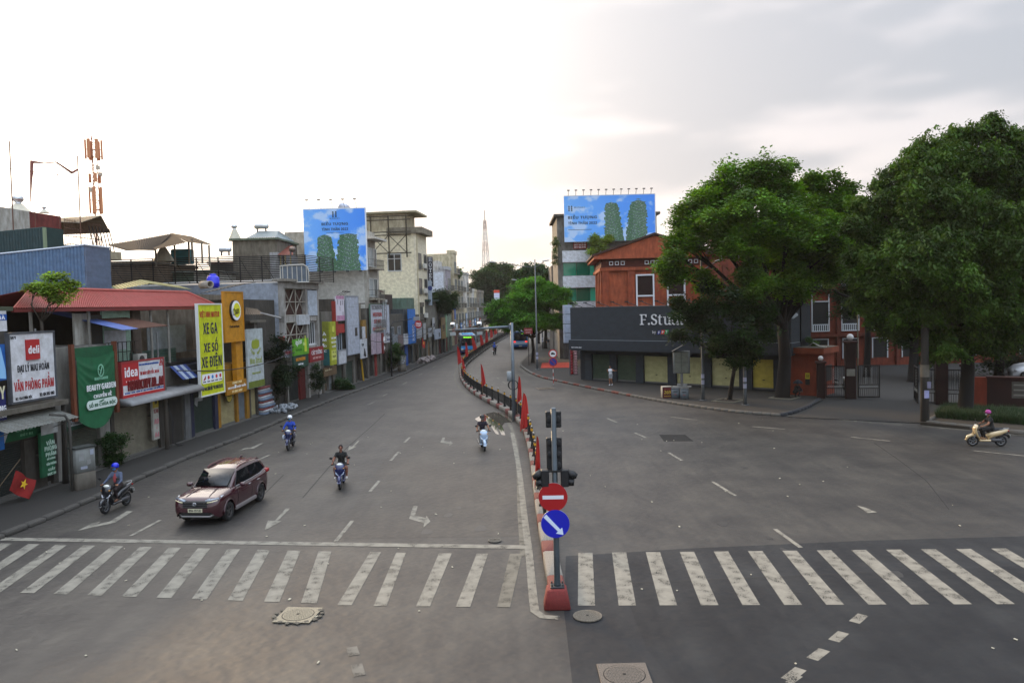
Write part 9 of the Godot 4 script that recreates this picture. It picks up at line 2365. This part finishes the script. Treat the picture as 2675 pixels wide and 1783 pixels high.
func mask(o: Node3D, head: Vector3, hex: String, look := Basis.IDENTITY) -> void:
	put(o, "face_mask", B.new(true).ball(Transform3D(look, head) * v3(0, -0.045, 0.062), v3(0.062, 0.05, 0.052), 12, look), M(hex, 0.9, 0, ""))


func rider(label: String, at: Vector3, turn: float, c: Array, bare_arm: bool, bare_leg: bool, wide: float, cell := 0.024) -> Node3D:
	var j := {"hip": v3(0, 0.9, -0.2), "chest": v3(0, 1.27, -0.13), "neck": v3(0, 1.46, -0.1), "head": v3(0, 1.6, -0.05),
		"elbow": [v3(0.3, 1.12, 0.05), v3(-0.3, 1.12, 0.05)], "hand": [v3(0.31, 1.03, 0.27), v3(-0.31, 1.03, 0.27)],
		"knee": [v3(wide, 0.8, 0.22), v3(-wide, 0.8, 0.22)], "ankle": [v3(wide * 0.95, 0.43, 0.12), v3(-wide * 0.95, 0.43, 0.12)], "toe": [v3(wide, 0.385, 0.28), v3(-wide, 0.385, 0.28)]}
	return person(label, at, turn, j, c, bare_arm, bare_leg, cell)


func people() -> void:
	var sk := "8a5f48"; var hair := "15110f"
	var hd := v3(0, 1.6, -0.05)
	var o := rider("person in a blue helmet, blue mask and grey cardigan riding the navy scooter", v3(-15.21,0,-29.24), -0.14, ["4a5468", "241a1c", "6a4a3a", sk, hair], false, false, 0.15)
	helmet(o, hd, "1226b8"); mask(o, hd, "3f86c8")
	put(o, "red_blouse", B.new(true).ball(v3(0, 1.2, -0.015), v3(0.085, 0.19, 0.04), 12, Basis(Vector3.RIGHT, -0.1)), M("8e3c40", 0.9, 0, ""))
	o = rider("person in a white helmet, blue mask and bright blue shirt riding the slim motorbike", v3(-12.03,0,-41.44), 0.06, ["1f3f9c", "12131a", "1a1a1c", sk, hair], false, false, 0.16)
	helmet(o, hd, "d2d4d8"); mask(o, hd, "58a0c8")
	put(o, "plastic_bag", B.new(true).ball(v3(-0.3, 0.62, 0.2), v3(0.09, 0.16, 0.1), 10), M("b4bcc4", 0.3, 0, ""))
	o = rider("bareheaded person in a black shirt and shorts riding the dark blue scooter", v3(-7.27,0,-32.2), 0.1, ["101012", "17171a", "b8b4b0", "7c5240", "1a1512"], true, true, 0.24)
	o = rider("person in a dark helmet, grey mask and dark shirt riding the white scooter", v3(-1.63,0,-39.82), 0.15, ["1d1c22", "6a5f55", "2a2422", sk, hair], true, false, 0.17)
	helmet(o, hd, "15161a"); mask(o, hd, "6d7078")
	o = rider("person in a pink helmet and black clothes riding the cream scooter", v3(22.79,0,-37.22), -1.75, ["0f0f11", "121214", "8a6a4a", sk, hair], true, false, 0.15)
	helmet(o, hd, "9a2f7c"); mask(o, hd, "c4c4c6")
	o = rider("person in a blue helmet and blue top riding away in the right carriageway", v3(-2.66,0,-116.58), 2.95, ["26479c", "15151a", "1a1a1c", sk, hair], false, false, 0.18, 0.034)
	helmet(o, hd, "2a5ac0")
	o = rider("person on the far motorbike behind the red flags", v3(-4.99,0,-154.41), 0.15, ["2a2a30", "1a1a1c", "1a1a1c", sk, hair], false, false, 0.18, 0.04)
	# jogger before the dark green shutters
	o = person("person in a white tank top and grey shorts jogging on the right pavement", v3(8.55,0,-67.69) + v3(0, 0.12, 0), -0.5, {"hip": v3(0, 0.93, 0), "chest": v3(0, 1.3, 0.04), "neck": v3(0, 1.49, 0.06), "head": v3(0, 1.63, 0.1), "sleeves": false, "grip": 0.7,
		"elbow": [v3(0.36, 1.3, 0.16), v3(-0.32, 1.16, -0.08)], "hand": [v3(0.6, 1.33, 0.24), v3(-0.26, 1.32, 0.14)], "knee": [v3(0.1, 0.52, 0.1), v3(-0.1, 0.52, 0.02)], "ankle": [v3(0.1, 0.12, -0.1), v3(-0.1, 0.09, -0.02)], "toe": [v3(0.1, 0.05, 0.06), v3(-0.1, 0.04, 0.14)]}, ["d4d6dc", "8f9296", "cfd0d2", sk, hair], true, true)
	# crouching vendor by the big tree
	o = person("person in dark clothes and a wide dark hat crouching beside the guard hut", v3(20.53,0,-56.17) + v3(0, 0.12, 0), 0.4, {"hip": v3(0, 0.42, -0.1), "chest": v3(0, 0.75, 0.08), "neck": v3(0, 0.93, 0.15), "head": v3(0, 1.06, 0.21),
		"elbow": [v3(0.27, 0.6, 0.3), v3(-0.27, 0.6, 0.3)], "hand": [v3(0.12, 0.5, 0.5), v3(-0.12, 0.5, 0.5)], "knee": [v3(0.18, 0.62, 0.32), v3(-0.18, 0.62, 0.32)], "ankle": [v3(0.15, 0.16, 0.08), v3(-0.15, 0.16, 0.08)], "toe": [v3(0.16, 0.08, 0.24), v3(-0.16, 0.08, 0.24)]}, ["17171c", "121216", "2a2422", "5a4034", hair], false, false)
	put(o, "wide_hat", B.new(true).lathe([Vector2(0.34, 1.08), Vector2(0.33, 1.14), Vector2(0.2, 1.28), Vector2(0, 1.36)], 18, Transform3D(Basis(), v3(0, 0, 0.2))), M("14161f", 0.85, 0, ""))
	# figures far along the right pavement
	for k in [["person in pale shorts standing far along the right pavement", v3(5.83,0,-125.89), ["3a3c44", "9a9690", "2a2a2a", sk, hair], 0.4], ["person in dark clothes walking far along the right pavement", v3(6.86,0,-125.44), ["1a1a20", "17171a", "1a1a1a", sk, hair], 3.0]]:
		person(k[0], k[1] + v3(0, 0.12, 0), k[3], {"hip": v3(0, 0.93, 0), "chest": v3(0, 1.3, 0.0), "neck": v3(0, 1.49, 0.02), "head": v3(0, 1.63, 0.04), "elbow": [v3(0.26, 1.1, 0.0), v3(-0.26, 1.1, 0.05)], "hand": [v3(0.26, 0.86, 0.1), v3(-0.24, 0.86, 0.14)], "knee": [v3(0.1, 0.5, 0.08), v3(-0.1, 0.5, 0)], "ankle": [v3(0.1, 0.1, 0.08), v3(-0.1, 0.1, -0.1)], "toe": [v3(0.1, 0.05, 0.22), v3(-0.1, 0.05, 0.04)]}, k[2], true, false, 0.036)


func litter() -> void:
	var b := B.new()
	for i in 90:
		var p := v3(rng.randf_range(-15, 16), 0.02, -rng.randf_range(12, 48))
		if absf(p.x - 0.5) < 1.0:
			continue
		b.box(p, v3(rng.randf_range(0.03, 0.09), 0.012, rng.randf_range(0.02, 0.06)), Basis.from_euler(v3(0, rng.randf() * 3.0, 0.15)))
	var o := solo("litter", "scraps of pale paper and leaves scattered over the road", "litter", b, M("a59f8c", 0.9, 0, "")); o.set_meta("kind", "stuff")
	b = B.new()
	for i in 40:
		b.bevel(L(26.8 + rng.randf() * 2.8, 0.2 + rng.randf() * 0.35, 0.6 + rng.randf() * 0.9), v3(rng.randf_range(0.15, 0.4), rng.randf_range(0.1, 0.25), rng.randf_range(0.15, 0.35)), 0.04, Basis.from_euler(v3(rng.randf(), rng.randf() * 3.0, rng.randf())))
	o = solo("rubbish_heap", "heap of white and blue plastic rubbish by the striped tarpaulin", "rubbish", b, worn("8d939a")); o.set_meta("kind", "stuff")
	b = B.new()
	for i in 50:
		b.bevel(L(72.5 + rng.randf() * 5.5, 0.2 + rng.randf() * 0.5, 0.5 + rng.randf() * 1.2), v3(rng.randf_range(0.2, 0.6), rng.randf_range(0.1, 0.3), rng.randf_range(0.2, 0.5)), 0.04, Basis.from_euler(v3(rng.randf(), rng.randf() * 3.0, rng.randf())))
	o = solo("rubbish_heap", "long heap of rubble and rubbish beyond the tall blue board", "rubbish", b, M("8a7f7c", 0.7, 0, "g")); o.set_meta("kind", "stuff")
	var f := thing("flag", "red flag with a yellow star hanging over the pavement by the blue pillar", "flag", L(73.2, 2.7, 0.5), TURN_L)
	put(f, "pole", B.new().bar(v3(-0.3, 0, -0.5), v3(0.4, 0.9, 0.6), 0.02), M("6a5a45", 0.7, 0, ""))
	var q := Transform3D(Basis(Vector3.BACK, -0.4), v3(0.3, 0.7, 0.5))
	put(f, "cloth", wavy(Vector2(1.5, 1.0), q, 0.08), M("a81a14", 0.85, 0, "g")); put(f, "star", B.new().prism(star(0.25), 0.05, 0.075, q.translated_local(v3(0.7, -0.5, 0.03))), M("d8b021", 0.8, 0, ""))
	f = thing("flag", "small red flag with a yellow star far along the right pavement", "flag", v3(7.69,0,-133.07) + v3(0, 2.2, 0), 0.0)
	put(f, "pole", B.new().bar(v3(0, 0, -0.4), v3(0, 1.3, 0.3), 0.03), M("6a5a45", 0.7, 0, "")); put(f, "cloth", wavy(Vector2(1.3, 1.5), Transform3D(Basis(), v3(0, 1.3, 0.3)), 0.08), M("b01a14", 0.85, 0, ""))
